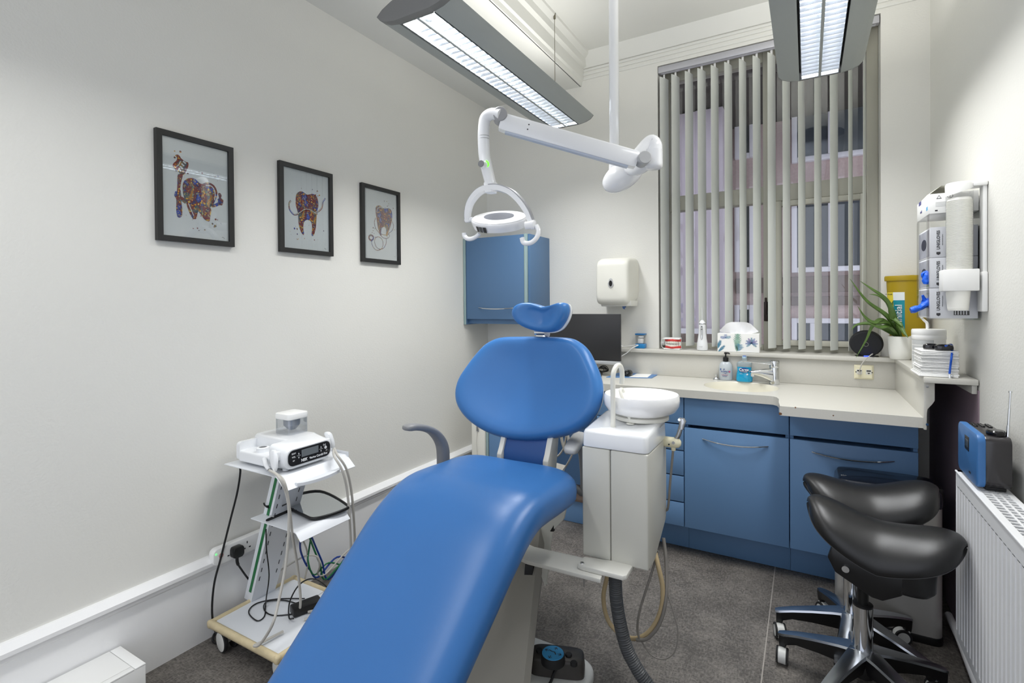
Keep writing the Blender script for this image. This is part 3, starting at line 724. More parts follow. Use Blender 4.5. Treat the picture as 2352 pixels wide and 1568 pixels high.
# smart speaker: black fabric disc leaning on a small foot
c = PY(1990, 782, 3.345)
r = (PY(2029, 782, 3.345).x-PY(1950, 782, 3.345).x)/2
spk = thing('smart_speaker', 'round black smart speaker with blue light standing on the ledge near the aloe', 'speaker', (c.x, 3.345, ZL))
rot = Matrix.Translation((c.x, 3.352, ZL+r*.93)) @ Matrix.Rotation(R(12), 4, 'X') @ Matrix.Rotation(R(-8), 4, 'Z')
obj('body', MB().lathe([(0, -.024), (r*.9, -.0235), (r*.97, -.019), (r, -.006), (r*.98, .012), (r*.7, .03), (0, .034)], (0, 0, 0), 48, 'y', M=rot, ell=.93), mat('black_mesh', (34, 35, 38), .75, bump=.3, bs=900, var=.05), spk)
rg = MB().tube([((rot @ Vector((.011*math.cos(2*PI*i/20), -.0242, .011*math.sin(2*PI*i/20))))) for i in range(20)], .0014, 6, 2, closed=True)
obj('logo_ring', rg, mat('logo_grey', (120, 120, 110), .4), spk)
obj('status_light', MB().box(c.x-.013, c.x+.012, 3.320, 3.326, ZL+.0025, ZL+.0055, .001), mat('blue_led', (40, 60, 255), .3, em=(40, 60, 255), es=6), spk)
obj('foot', MB().prism(rrect(c.x-.05, c.x+.055, 3.326, 3.385, .02), 'z', ZL+.0008, ZL+.005), BLACK, spk)

# aloe in white pot
c = PZ(2072, 812, ZL); c = Vector((PY(2072, 812, 3.345).x-.008, 3.345, ZL))
c = PY(2068, 800, 3.255); c.z = ZL; c.y = 3.255
al = thing('aloe_plant', 'spiky green aloe in a plain white pot in front of the yellow bucket', 'plant', (c.x, c.y, ZL))
PH = .118
obj('pot', MB().lathe([(0, .001), (.041, .001), (.044, .004), (.050, .04), (.054, PH-.004), (.0535, PH), (.050, PH), (.049, PH-.02), (0, PH-.02)], c, 36), mat('white_pot', (232, 232, 226), .3), al)
obj('soil', MB().lathe([(.049, PH-.019), (.025, PH-.014), (0, PH-.012)], c, 20, caps=False), mat('potting_soil', (52, 40, 30), .9, bump=.5, bs=200), al)
ALOE = mat('aloe_leaf', (92, 122, 58), .4, var=.28, vs=35, bump=.1, bs=120)
def leaf(pts, w):
    pts = spline([Vector(q) for q in pts], 6); K = len(pts); rings = []
    for i in range(K):
        t = (pts[min(i+1, K-1)]-pts[max(i-1, 0)]).normalized(); u = i/(K-1)
        ww = 1.1*w*(1-u**1.6)*(.75+.5*math.sin(min(1, u*3)*PI/2))/1.1+.0008
        sd = t.cross(Vector((0, -.6, .8))).normalized(); nn = sd.cross(t)
        rings.append([p_ for p_ in (pts[i]+sd*a_+nn*b_ for a_, b_ in ((ww, .3*ww), (.5*ww, -.1*ww), (0, -.25*ww), (-.5*ww, -.1*ww), (-ww, .3*ww), (-.6*ww, -.5*ww), (0, -.8*ww), (.6*ww, -.5*ww)))])
    return MB().loft(rings)
b0 = Vector((c.x, c.y, ZL+PH-.01))
def P2(px, py, y): return PY(px, py, y-.045)
for pts, w in (
    ([b0, P2(2040, 728, 3.27), P2(1990, 690, 3.24), P2(1952, 640, 3.22)], .013),
    ([b0, P2(2047, 712, 3.31), P2(2030, 683, 3.31), P2(2000, 662, 3.31), P2(1975, 645, 3.31)], .012),
    ([b0, P2(2050, 730, 3.28), P2(2042, 700, 3.27), P2(2020, 680, 3.25), P2(1996, 675, 3.24)], .013),
    ([b0, P2(2040, 742, 3.25), P2(2005, 740, 3.21), P2(1985, 726, 3.20), P2(1970, 703, 3.19)], .013),
    ([b0, P2(2045, 750, 3.24), P2(2020, 752, 3.20), P2(1996, 742, 3.18)], .013),
    ([b0, P2(2062, 740, 3.24), P2(2075, 762, 3.20), P2(2086, 776, 3.18)], .013),
    ([b0, P2(2050, 733, 3.25), P2(2068, 745, 3.22), P2(2072, 750, 3.21)], .012),
    ([b0, P2(2030, 735, 3.26), P2(2005, 748, 3.22), P2(1990, 780, 3.25), P2(1966, 821, 3.27)], .010),
    ([b0, P2(2010, 745, 3.33), P2(1970, 745, 3.36), P2(1955, 758, 3.36)], .012),
    ([b0, P2(2050, 720, 3.33), P2(2046, 706, 3.34), P2(2052, 690, 3.34)], .010)):
    obj('leaf', leaf(pts, w), ALOE, al)
# ================================================================== RIGHT SIDE
ZSH = 1.087
# yellow clinical waste bucket on the ledge corner
yb = 3.44
c = PY(2080, 720, yb)
xl = PY(2050, 700, yb).x
bc = Vector((.452, 3.26, ZSH))
# the bucket: measured rim left edge and height at its own depth
YBk = 3.33
rx = PY(2031, 640, YBk).x; zt = PY(2120, 632, YBk).z
rad = XR-.008-rx; rad = rad/2
bc = Vector((rx+rad, YBk+.0, ZSH))
Hb = zt-ZSH
yk = thing('clinical_waste_bucket', 'mustard yellow lidded waste bucket with turquoise label in the window corner', 'bucket', bc)
YEL = mat('mustard_plastic', (168, 142, 12), .4, var=.03)
ell = .62
obj('tub', MB().lathe([(0, .001), (rad*.70, .001), (rad*.72, .006), (rad*.915, Hb-.02)], bc, 48, ell=ell), YEL, yk)
lid = MB().lathe([(rad*.93, Hb-.026), (rad*.985, Hb-.026), (rad, Hb-.022), (rad, Hb-.005), (rad*.97, Hb), (rad*.93, Hb-.001), (rad*.9, Hb-.009), (0, Hb-.009)], bc, 48, ell=ell)
lid.box(bc.x-.04, bc.x+.03, bc.y-.035, bc.y+.0, bc.z+Hb-.012, bc.z+Hb+.002, .006)
obj('lid', lid, YEL, yk)
def wrap(mb, a0, a1, z0, z1, mi, eps=.0008, n=8):
    vs = []; fs = []
    for i in range(n+1):
        a = a0+(a1-a0)*i/n
        for z in (z0, z1):
            r = rad*.72+(rad*.915-rad*.72)*(z-.006)/(Hb-.026)+eps
            vs.append((bc.x+r*math.cos(a), bc.y+ell*r*math.sin(a), bc.z+z))
    for i in range(n): fs.append((2*i, 2*i+2, 2*i+3, 2*i+1))
    mb.add(vs, fs, mi)
la = MB()
A0, A1 = R(186), R(258)
z0, z1 = Hb*.36, Hb*.80
zsp = z0+(z1-z0)*.0
wrap(la, A0, A0+(A1-A0)*.5, z0, z1, 0); wrap(la, A0+(A1-A0)*.5, A1, z0, z0+(z1-z0)*.78, 1); wrap(la, A0+(A1-A0)*.5, A1, z0+(z1-z0)*.78, z1, 2)
def tri(a, za, b, zb_, c_, zc_, mi):
    vs = []
    for ang, z in ((a, za), (b, zb_), (c_, zc_)):
        r = rad*.72+(rad*.195)*(z-.006)/(Hb-.026)+.0014; vs.append((bc.x+r*math.cos(ang), bc.y+ell*r*math.sin(ang), bc.z+z))
    la.add(vs, [(0, 1, 2)], mi)
tri(A0+R(2), z0+.02, A0+R(22), z0+(z1-z0)*.42, A0+R(2), z0+(z1-z0)*.82, 2)
am = A0+(A1-A0)*.76; r = rad*.82+.004; ctr = Vector((bc.x+r*math.cos(am), bc.y+ell*r*math.sin(am), bc.z+z0+(z1-z0)*.42)); tng = Vector((-math.sin(am), ell*math.cos(am), 0))
la.text('Initial', .042, ctr+Vector((math.cos(am), math.sin(am), 0))*.001, (.0, 0, 1), -tng, mat=2, bold=.0008)
am2 = A0+(A1-A0)*.25; ctr = Vector((bc.x+(r+.004)*math.cos(am2), bc.y+ell*(r+.004)*math.sin(am2), bc.z+z1-.010)); tng = Vector((-math.sin(am2), ell*math.cos(am2), 0))
la.text('TO THE LINE', .0075, ctr, tng, (0, 0, 1), mat=3)
obj('label', la, [mat('label_yellow', (226, 206, 60), .5), mat('label_teal', (20, 140, 156), .5), mat('label_pale', (228, 234, 236), .5), INK], yk, smooth=60)

# wipes tub with upright pull loop
yt = 2.86
xa, xb = PY(2093, 800, yt).x, PY(2174, 800, yt).x
wc0 = Vector(((xa+xb)/2, yt, ZSH)); wr = (xb-xa)/2
zt = PY(2130, 757, yt-wr).z-ZSH
wt_ = thing('wipes_tub', 'round white disinfectant wipes tub behind the stack of paper towels', 'tub', wc0)
obj('tub', MB().lathe([(0, .001), (wr*.95, .001), (wr*.97, .005), (wr*.97, zt-.045)], wc0, 40), WHITE, wt_)
lb = MB()
for i in range(10):
    a0 = R(200+i*8)
for k, (z0_, z1_) in enumerate(((.03, .055), (.06, .075), (.08, .10), (.105, .125))):
    vs = []; fs = []
    for i in range(9):
        a = R(190+i*11)
        for z in (z0_, z1_): vs.append((wc0.x+(wr*.97+.0006)*math.cos(a), wc0.y+(wr*.97+.0006)*math.sin(a), wc0.z+z*zt/.17))
    for i in range(8): fs.append((2*i, 2*i+2, 2*i+3, 2*i+1))
    lb.add(vs, fs, 0)
obj('label', lb, mat('grey_print', (196, 198, 198), .6, var=.1, vs=300), wt_)
obj('lid', MB().lathe([(wr*.98, zt-.045), (wr*1.0, zt-.043), (wr, zt-.028), (wr*.985, zt-.026), (wr*.985, zt-.024), (wr, zt-.022), (wr, zt-.006), (wr*.96, zt), (wr*.3, zt+.002), (0, zt+.002)], wc0, 40), WHITE, wt_)
q = [PY(2130, 757, yt), PY(2129, 742, yt), PY(2122, 735, yt), PY(2113, 724, yt), PY(2113, 712, yt), PY(2122, 706, yt)]
obj('flip_cap', MB().tube(q, lambda t: .008 if t < .3 else .006+.005*abs(.6-t), 10, 4, flat=(1.3, .7)), WHITE, wt_)

# stack of folded paper towels
y0, y1 = 2.545, 2.70
xa = .385; xb = PY(2203, 830, y0).x
zt0 = PY(2160, 806, y0).z
st = MB(); n = 15; dz = (zt0-ZSH-.012)/n
rnd = random.Random(3)
st.box(xa-.006, xb-.004, y0-.012, y1+.03, ZSH+.0005, ZSH+.006, .001, 1); st.box(xa-.002, xb, y0-.006, y1+.02, ZSH+.006, ZSH+.012, .001, 1)
for k in range(n):
    j = rnd.uniform(-.003, .003); j2 = rnd.uniform(-.003, .003)
    st.prism(rrect(xa+j+.002*k/n, min(xb+j*.5, XR-.014), y0+j2, y1+j2, .004, 2), 'z', ZSH+.012+k*dz+.0006, ZSH+.012+(k+1)*dz-.0006, bev=.0015, seg=1, ends_only=True)
one('paper_towels', st, PAPERM, 'thick stack of folded white paper towels on the end of the side shelf', 'paper towels')
# dark safety glasses with blue neck cord lying on the stack
gz = zt0+.001
gl = thing('safety_glasses', 'dark tinted glasses with a bright blue cord lying on the paper towels', 'glasses', (.46, 2.60, gz))
SM = mat('smoked_lens', (20, 20, 24), .1, coat=.5)
for px, py, s in ((2138, 795, .85), (2168, 797, 1.0)):
    cc = PZ(px, py, gz+.012)
    g = MB().loft([[(cc.x+u*q, cc.y+v*q*.55, gz+h) for u, v in sup(.030*s, .026*s, 2.8, 24)] for q, h in ((.92, .001), (1, .005), (.99, .014), (.9, .019), (.55, .023), (.1, .024))])
    obj('lens', g, SM, gl)
obj('bridge', MB().tube([PZ(2146, 795, gz+.013), PZ(2153, 794, gz+.016), PZ(2160, 796, gz+.013)], .004, 8), BLACK, gl)
e0 = PZ(2182, 795, gz+.010)
q = [PZ(2172, 794, gz+.02), e0+Vector((.004, -.01, .006)), PY(2186, 815, y0-.012), PY(2183, 840, y0-.016), PY(2181, 858, y0-.018)]
obj('neck_cord', MB().tube(q, .0036, 8), mat('blue_cord', (20, 84, 190), .45), gl)
cl = PY(2182, 866, y0-.018)
obj('clip', MB().box(cl.x-.004, cl.x+.004, cl.y-.003, cl.y+.004, cl.z-.016, cl.z+.012, .0015).box(cl.x+.002, cl.x+.010, cl.y-.002, cl.y+.003, cl.z+.001, cl.z+.009, .001), CHROME, gl)

# acrylic rack on the wall holding glove boxes
y0, y1 = 2.495, 2.735
xf = PY(2147, 600, y0).x; x1 = XR-.004
xf = .414; xfb = .404
zB, zT = PY(2150, 731, y0).z, PY(2150, 492, y0).z
zTop = PY(2150, 441, y0).z
hb = (zT-.0-zB)/3.0
bh = (PY(2190, 594, y0).z-PY(2190, 665, y0).z)
gr = thing('glove_rack', 'clear acrylic wall rack holding glove boxes beside the cup dispenser', 'rack', ((xf+x1)/2, (y0+y1)/2, zB-.004))
ra = MB()
ra.box(x1-.003, x1, y0-.004, y1+.004, zB-.004, zT+.05); ra.box(xf-.010, x1, y0-.006, y1+.006, zB-.006, zB-.003)
ra.box(xf-.010, x1, y0-.006, y0-.003, zB-.003, zT); ra.box(xf-.010, x1, y1+.003, y1+.006, zB-.003, zT)
for ya, yb_ in ((y0-.006, y0+.045), (y1-.045, y1+.006)): ra.box(xf-.012, xf-.010, ya, yb_, zB-.003, zT)
obj('frame', ra, CLEAR, gr)
BOXG = mat('glove_carton', (234, 235, 240), .55, var=.02)
BOXD = mat('glove_photo', (30, 34, 62), .5, var=.3, vs=30)
labs = ['glove box at the bottom of the acrylic rack with a blue glove hanging far out', 'glove box second from the bottom of the rack with a short blue glove tip showing', 'third glove box from the bottom of the rack with a dark oval opening']
for k in range(3):
    za = zB+k*bh+.0005; zb_ = za+bh-.0015
    g = thing('glove_box', labs[k], 'box', ((xf+x1)/2, (y0+y1)/2, za), 0, 'glove boxes in the wall rack')
    b_ = MB().box(xf-.006, x1-.006, y0, y1, za, zb_, .001)
    b_.text('UNIGLOVES', .0135, (xf+.018, y0, (za+zb_)/2+.008), (0, 0, 1), (-1, 0, 0), mat=1, bold=.0003)
    b_.prism([(xf+.012, za+.02), (xf+.024, za+.02), (xf+.024, za+.012), (xf+.018, za+.008), (xf+.012, za+.012)], 'y', y0-.0006, y0, mat=1)
    b_.text('nitrile examination gloves', .004, (xf+.030, y0, (za+zb_)/2+.008), (0, 0, 1), (-1, 0, 0), mat=1)
    yc = (y0+y1)/2
    b_.prism([(yc-.10, za+.006), (yc+.10, za+.006), (yc+.10, zb_-.006), (yc-.10, zb_-.006)], 'x', xf-.0066, xf-.006, mat=2)
    b_.prism([(yc+.05*math.cos(2*PI*i/24), (za+zb_)/2+.022*math.sin(2*PI*i/24)) for i in range(24)], 'x', xf-.0074, xf-.006, mat=3)
    if k == 0:
        b_.box(x1-.075, x1-.03, y0-.0006, y0, za+.012, za+.028, mat=1)
        for q in range(5): b_.box(x1-.072+q*.008, x1-.069+q*.008, y0-.0009, y0, za+.014, za+.028, mat=0)
    obj('carton', b_, [BOXG, INK, mat('glove_picture', (172, 174, 186), .5, var=.2, vs=25), BOXD], g, smooth=25)
GLV = mat('blue_nitrile', (14, 96, 222), .45, bump=.25, bs=140, var=.15, vs=40)
def crumple(pts, rf, name, label, par_label=None, thumb=None):
    mb = MB()
    mb.tube(pts, rf, 14, 6, flat=(1.25, .8))
    if thumb: mb.tube(thumb, lambda t: .008*(1-.45*t), 8, 4)
    for i, v in enumerate(mb.v):
        n = mnoise.noise_vector(v*70); mb.v[i] = v+n*.0035
    return mb
yc = (y0+y1)/2
p0 = PX(2140, 692, xf-.012)
g1 = crumple([(xf-.002, yc-.06, zB+bh*.5), PY(2135, 692, yc-.07), PY(2120, 702, yc-.085), PY(2108, 708, yc-.095), PY(2092, 713, yc-.10)], lambda t: .020-.008*t+.002*math.sin(t*9), '', '', thumb=[PY(2132, 695, yc-.075), PY(2124, 688, yc-.08), PY(2119, 678, yc-.085)])
one('glove', g1, GLV, 'blue disposable glove hanging out long from the lowest glove box', 'glove', 'blue gloves pulled from their boxes')
g2 = crumple([(xf-.002, yc-.06, zB+bh*1.45), PY(2136, 632, yc-.07), PY(2129, 644, yc-.08), PY(2126, 652, yc-.082)], lambda t: .022-.014*t, '', '')
one('glove', g2, GLV, 'short blue glove tip poking from the middle glove box', 'glove', 'blue gloves pulled from their boxes')
# open carton of masks standing on the rack top
ym0, ym1 = 2.485, 2.725
za, zb_ = PY(2147, 494, ym0).z, PY(2147, 445, ym0).z
za = max(za, zT+.002)
mk = thing('mask_box', 'open white carton with raised flap on top of the glove rack', 'box', ((xf+x1)/2, 2.58, za))
b_ = MB().box(xf-.012, x1-.006, ym0, ym1, za, zb_, .001)
for i, dx in enumerate((.03, .062)):
    cx_, cz_ = xf-.012+dx, zb_-.013
    if i == 0:
        b_.prism([(cx_-.008, cz_-.007), (cx_+.008, cz_-.007), (cx_, cz_+.007)], 'y', ym0-.0006, ym0, mat=1); b_.prism([(cx_-.005, cz_-.005), (cx_+.005, cz_-.005), (cx_, cz_+.004)], 'y', ym0-.0008, ym0, mat=0)
    else:
        b_.prism([(cx_+.009*math.cos(2*PI*j/20), cz_+.007*math.sin(2*PI*j/20)) for j in range(20)], 'y', ym0-.0006, ym0, mat=1); b_.prism([(cx_+.0075*math.cos(2*PI*j/20), cz_+.0055*math.sin(2*PI*j/20)) for j in range(20)], 'y', ym0-.0008, ym0, mat=0)
        b_.text('2', .009, (cx_, ym0-.0008, cz_), (1, 0, 0), (0, 0, 1), mat=1, ext=.0002, off=.0002)
for j in range(4): b_.box(xf+.008, xf+.060-.006*(j % 2), ym0-.0005, ym0, zb_-.034-j*.005, zb_-.0325-j*.005, mat=2)
b_.box(xf+.006, xf+.014, ym0-.0005, ym0, za+.008, za+.013, mat=1)
b_.box(xf-.0125, xf-.0121, ym0+.02, ym0+.05, za+.018, za+.032, mat=3); b_.text('mask', .016, (xf-.0122, ym0+.15, za+.03), (0, -1, 0), (0, 0, 1), mat=4)
b_.box(xf-.0125, xf-.0121, ym0+.15, ym0+.2, za+.06, za+.075, mat=4)
obj('carton', b_, [PAPERM, INK, LGREY, mat('pale_blue_print', (120, 186, 226), .5), mat('violet_print', (92, 92, 150), .5)], mk, smooth=25)
fp = MB()
A_ = [Vector((xf-.010, ym0+.004, zb_)), Vector((xf-.010, ym1-.004, zb_)), Vector((xf+.02, ym1+.0, zb_+.036)), Vector((xf+.03, ym0+.03, zb_+.034))]
fp.quad(*A_); fp.quad(A_[3], A_[2], Vector((x1-.02, ym1, zb_+.028)), Vector((x1-.02, ym0+.03, zb_+.024)))
obj('flap', fp, mat('carton_inside', (206, 204, 190), .7), mk, smooth=0)

# plastic cup dispenser
yc = 2.44
cx = (PY(2190, 500, yc).x+PY(2222, 500, yc).x)/2
cxl, cxr = PY(2172, 500, yc).x, PY(2236, 500, yc).x
cx = (cxl+cxr)/2; cr = (cxr-cxl)/2
zt, zb_ = PY(2205, 416, yc-cr).z, PY(2205, 618, yc-cr).z
zc0 = PY(2205, 668, yc-cr).z; zc1 = PY(2195, 713, yc-cr).z
cd_ = thing('cup_dispenser', 'tall clear tube cup dispenser with white cap and collar on the right wall', 'dispenser', (cx, yc, zc0))
obj('tube', MB().lathe([(cr, zb_), (cr, zt-.03)], (cx, yc, 0), 40, caps=False), CLEAR, cd_)
cpz = MB(); rings = []
n = 40
for q, dz0 in ((1.03, 'low'), (1.05, 'top'), (.98, 't2'), (.2, 't3')):
    ring = []
    for k in range(n):
        a = 2*PI*k/n; front = (1-math.cos(a-R(80)))/2
        z = {'low': zt-.018-.028*(.5+.5*math.cos(a-R(200))), 'top': zt-.006, 't2': zt, 't3': zt+.001}[dz0]
        ring.append((cx+cr*q*math.cos(a), yc+cr*q*math.sin(a), z))
    rings.append(ring)
cpz.loft(rings, True, True); obj('cap', cpz, WHITE, cd_)
bkz = MB().box(cxr-.006, XR-.001, yc-.03, yc+.03, zt-.02, zt-.002, .004).box(XR-.014, XR-.001, yc-.022, yc+.022, zc0-.07, zt-.01, .004).box(XR-.018, XR-.001, yc-.03, yc+.03, zc0-.075, zb_-.01, .004)
obj('back_rail', bkz, WHITE, cd_)
cw = (PY(2249, 640, yc-cr).x-PY(2165, 640, yc-cr).x)
cl0 = PY(2166, 640, yc-cr).x
obj('collar', MB().prism([(cl0, yc-cr-.004), (cl0+cw, yc-cr-.004), (cl0+cw, yc+.03), (cl0+cw*.7, yc+cr+.004), (cl0+.012, yc+cr+.004), (cl0, yc+.03)], 'z', zc0, zb_, bev=.003), WHITE, cd_)
cp = MB()
rr = cr*.92
cp.lathe([(rr*.80, zc1), (rr*.82, zc1+.004), (rr*1.0, zc0+.0)], (cx-.004, yc, 0), 32)
cupm = mat('cup_plastic', (246, 245, 238), .35, var=.02)
n = 58
prof = []
for k in range(n):
    z = zb_-.01+(zt-.052-zb_)*k/n; d = (zt-.052-zb_)/n
    prof += [(rr*.99, z), (rr*1.05, z+d*.1), (rr*1.05, z+d*.55), (rr*.99, z+d*.7)]
prof.append((rr*.9, zt-.055))
cs_ = thing('cup_stack', 'stack of nested white plastic cups inside the wall dispenser tube', 'cups', (cx, yc, zc1))
obj('cups', MB().lathe(prof, (cx, yc, 0), 32), cupm, cs_, kind='stuff')
prof = [(0, zc1+.001), (rr*.80, zc1), (rr*.82, zc1+.004)]
z = zc1+.006
while z < zc0-.012:
    q = .82+.16*(z-zc1)/(zc0-zc1); prof += [(rr*q, z), (rr*(q+.015), z+.001), (rr*(q+.015), z+.003)]; z += .0045
prof.append((rr*.99, zc0+.004))
obj('cup', MB().lathe(prof, (cx-.004, yc, 0), 32), cupm, cs_, label='lowest cup, hanging out below the collar')

# small wall hook / screw by the rack and trunking
hk = PY(2119, 560, YB)
one('wall_hook', MB().lathe([(0, -.012), (.016, -.012), (.018, -.002), (.018, .001)], (hk.x, YB-.001, hk.z), 18, 'y').tube([(hk.x+.004, YB-.012, hk.z+.004), (hk.x+.004, YB-.03, hk.z+.006), (hk.x+.004, YB-.032, hk.z+.016)], .003, 8), CREAM, 'small round cream hook on the window wall above the yellow bucket', 'hook')
p = PY(2160, 742, 3.39)
one('light_switch', MB().box(p.x-.03, p.x+.035, YB-.012, YB-.001, p.z-.03, p.z+.04, .003).lathe([(0, -.002), (.004, -.002), (.004, .001)], (p.x, YB-.012, p.z), 10, 'y', mat=1), [IVORY, GREY], 'cream wall switch plate low behind the wipes tub', 'switch')

# radiator ------------------------------------------------------------------
xf, xk, yA, yE = .44, XR-.026, 2.268, .75
zb_, zt = .228, .803
ra = thing('radiator', 'long white ribbed panel radiator along the right wall', 'radiator', ((xf+xk)/2, (yA+yE)/2, zb_))
RADW = mat('radiator_enamel', (232, 233, 235), .3, var=.01)
pn = MB(); prof = []
n = int((yA-yE)/.0335); dy = (yA-.012-yE)/n
for k in range(n):
    y = yE+k*dy
    prof += [(xf+.006, y), (xf+.006, y+dy*.18), (xf, y+dy*.3), (xf, y+dy*.88), (xf+.006, y+dy)]
vs = []; fs = []
for x, y in prof: vs += [(x, y, zb_+.03), (x, y, zt-.052)]
for i in range(len(prof)-1): fs.append((2*i, 2*i+2, 2*i+3, 2*i+1))
pn.add(vs, fs)
pn.box(xf, xf+.012, yE, yA, zt-.052, zt-.004, .003); pn.box(xf, xf+.012, yE, yA, zb_, zb_+.03, .003); pn.box(xf+.006, xf+.012, yE, yA, zb_, zt-.01)
obj('front_panel', pn, RADW, ra, smooth=20)
obj('back_panel', MB().box(xk-.012, xk, yE, yA, zb_, zt-.02, .003), RADW, ra)
obj('side_panel', MB().box(xf+.0, xk, yA, yA+.004, zb_+.005, zt, .001), RADW, ra)
gt = MB()
gt.box(xf-.003, xf+.018, yE, yA+.005, zt-.006, zt, .002); gt.box(xk-.014, xk+.002, yE, yA+.005, zt-.006, zt, .002); gt.box(xf, xk, yA-.02, yA+.005, zt-.006, zt, .002)
y = yA-.02
while y > yE:
    gt.box(xf+.01, xk-.008, y-.0035, y+.0035, zt-.005, zt-.0005); y -= .0235
for x in (xf+.0385, xf+.0575): gt.box(x-.003, x+.003, yE, yA-.01, zt-.005, zt-.0006)
obj('top_grille', gt, RADW, ra, smooth=0)
fn = MB(); y = yA-.03
while y > yE: fn.box(xf+.014, xk-.014, y-.002, y+.002, zb_+.03, zt-.06); y -= .024
obj('convector_fins', fn, mat('fin_steel', (150, 150, 150), .5, .3), ra, smooth=0)
obj('bracket', MB().box(xk, XR-.0005, yA-.2, yA-.16, zb_+.05, zt-.05).box(xk, XR-.0005, yE+.2, yE+.24, zb_+.05, zt-.05), RADW, ra)
pp = MB()
q = [PZ(2166, 1378, .10)+Vector((0, 0, 0)), PZ(2185, 1440, .095), PZ(2205, 1510, .09), PZ(2222, 1575, .085)]
pp.tube([(.515, 2.60, .055), (.508, 2.40, .055), (.50, 2.2, .055), (.49, 2.0, .06), (.485, 1.92, .065)], .0135, 12)
pp.tube([(.485, 1.93, .064), (.484, 1.90, .066)], .02, 12, 1); pp.tube([(.485, 1.92, .065), (.483, 1.86, .068), (.483, 1.84, .10), (.483, 1.84, zb_+.03)], .0135, 12)
pp.tube([(.483, 1.845, .10), (.483, 1.84, .14)], .021, 12, 1); pp.tube([(.515, 2.60, .055), (.515, 2.78, .055)], .0135, 12)
obj('pipe', pp, RADW, ra)

# radio -----------------------------------------------------------------------
ry0, ry1 = 2.045, 2.272; rz0, rz1 = zt+.012, zt+.168
rx0, rx1 = .446, .526
rd = thing('radio', 'blue fronted black portable radio with raised aerial standing on the radiator', 'radio', (.48, 2.16, zt))
pf = rrect(ry0, ry1, rz0, rz1, .022, 5)
obj('case', MB().prism(pf, 'x', rx0+.018, rx1, bev=.004, ends_only=True), mat('radio_black', (42, 40, 42), .25, coat=.2), rd)
fr = MB().prism(rrect(ry0-.003, ry1+.003, rz0-.003, rz1+.003, .024, 6), 'x', rx0, rx0+.02, bev=.004, ends_only=True)
yc = 2.20
fr.box(rx0-.001, rx0+.002, 2.135, 2.185, rz0+.085, rz0+.13, .0008, mat=1); fr.box(rx0-.0015, rx0+.002, 2.143, 2.177, rz0+.095, rz0+.12, .0005, mat=2)
fr.text('PURE', .009, (rx0, 2.125, rz0+.022), (0, -1, 0), (0, 0, 1), mat=1)
obj('front_panel', fr, [mat('radio_blue', (58, 110, 168), .42, var=.03), BLACK, mat('radio_lcd', (70, 78, 84), .2)], rd)
kn = MB()
for i in range(3):
    for j in range(3): kn.box(rx0+.026+.018*j, rx0+.036+.018*j, 2.20+.018*i, 2.212+.018*i, rz1-.001, rz1+.003, .001, 1)
obj('buttons', kn, BLACKG, rd); kn = MB()
kn.lathe([(.022, 0), (.023, .004), (.023, .012), (.019, .016), (0, .0165)], ((rx0+rx1)/2+.012, 2.085, rz1-.001), 28)
obj('dial', kn, BLACKG, rd)
obj('foot', MB().box(rx0+.022, rx1-.008, ry0+.02, ry1-.02, zt+.0005, rz0+.002, .004), RUBBER, rd)
a0 = Vector((rx1-.006, 2.075, rz1-.05)); a1 = PY(2307, 897, 2.075); a1.x = a0.x+.008
ae = MB()
for t0, t1, r in ((0, .45, .0042), (.45, .72, .0034), (.72, .97, .0026), (.97, 1.0, .0045)): ae.tube([a0.lerp(a1, t0), a0.lerp(a1, t1)], r, 10, 1)
obj('aerial', ae, CHROME, rd)

# pedal bin ---------------------------------------------------------------------
x0, x1 = .108, .468; yf_, yb_ = 2.60, 2.82
pb = thing('pedal_bin', 'brushed steel pedal bin with black lid behind the black stools', 'bin', ((x0+x1)/2, (yf_+yb_)/2, 0))
obj('body', MB().prism(rrect(x0, x1, yf_, yb_, .035, 6), 'z', .03, .55), STEEL, pb)
obj('base', MB().prism(rrect(x0-.003, x1+.003, yf_-.003, yb_+.003, .036, 6), 'z', .001, .032, bev=.003, ends_only=True), BLACK, pb)
BL = mat('bin_lid_black', (26, 30, 40), .22, coat=.2)
ld = MB(); 
ld.loft([[((x0+x1)/2+u*q, (yf_+yb_)/2+v*q, z) for u, v in sup((x1-x0)/2+.004, (yb_-yf_)/2+.004, 7, 48)] for q, z in ((1, .55), (1, .575), (.985, .60), (.93, .618), (.7, .626), (.1, .628))])
obj('lid', ld, BL, pb)
lt = PY(1943, 1092, yf_+.03)
ld2 = MB().text('simplehuman', .02, ((x0+.07), yf_+.055, .6225), (1, 0, 0), (0, 1, .1), mat=0)
obj('lettering', ld2, LGREY, pb)
obj('hinge', MB().box(x1-.02, x1+.016, yf_+.09, yf_+.13, .54, .61, .006), BLACK, pb)
obj('pedal', MB().box((x0+x1)/2-.05, (x0+x1)/2+.05, yf_-.035, yf_+.01, .012, .022, .004), STEEL, pb)

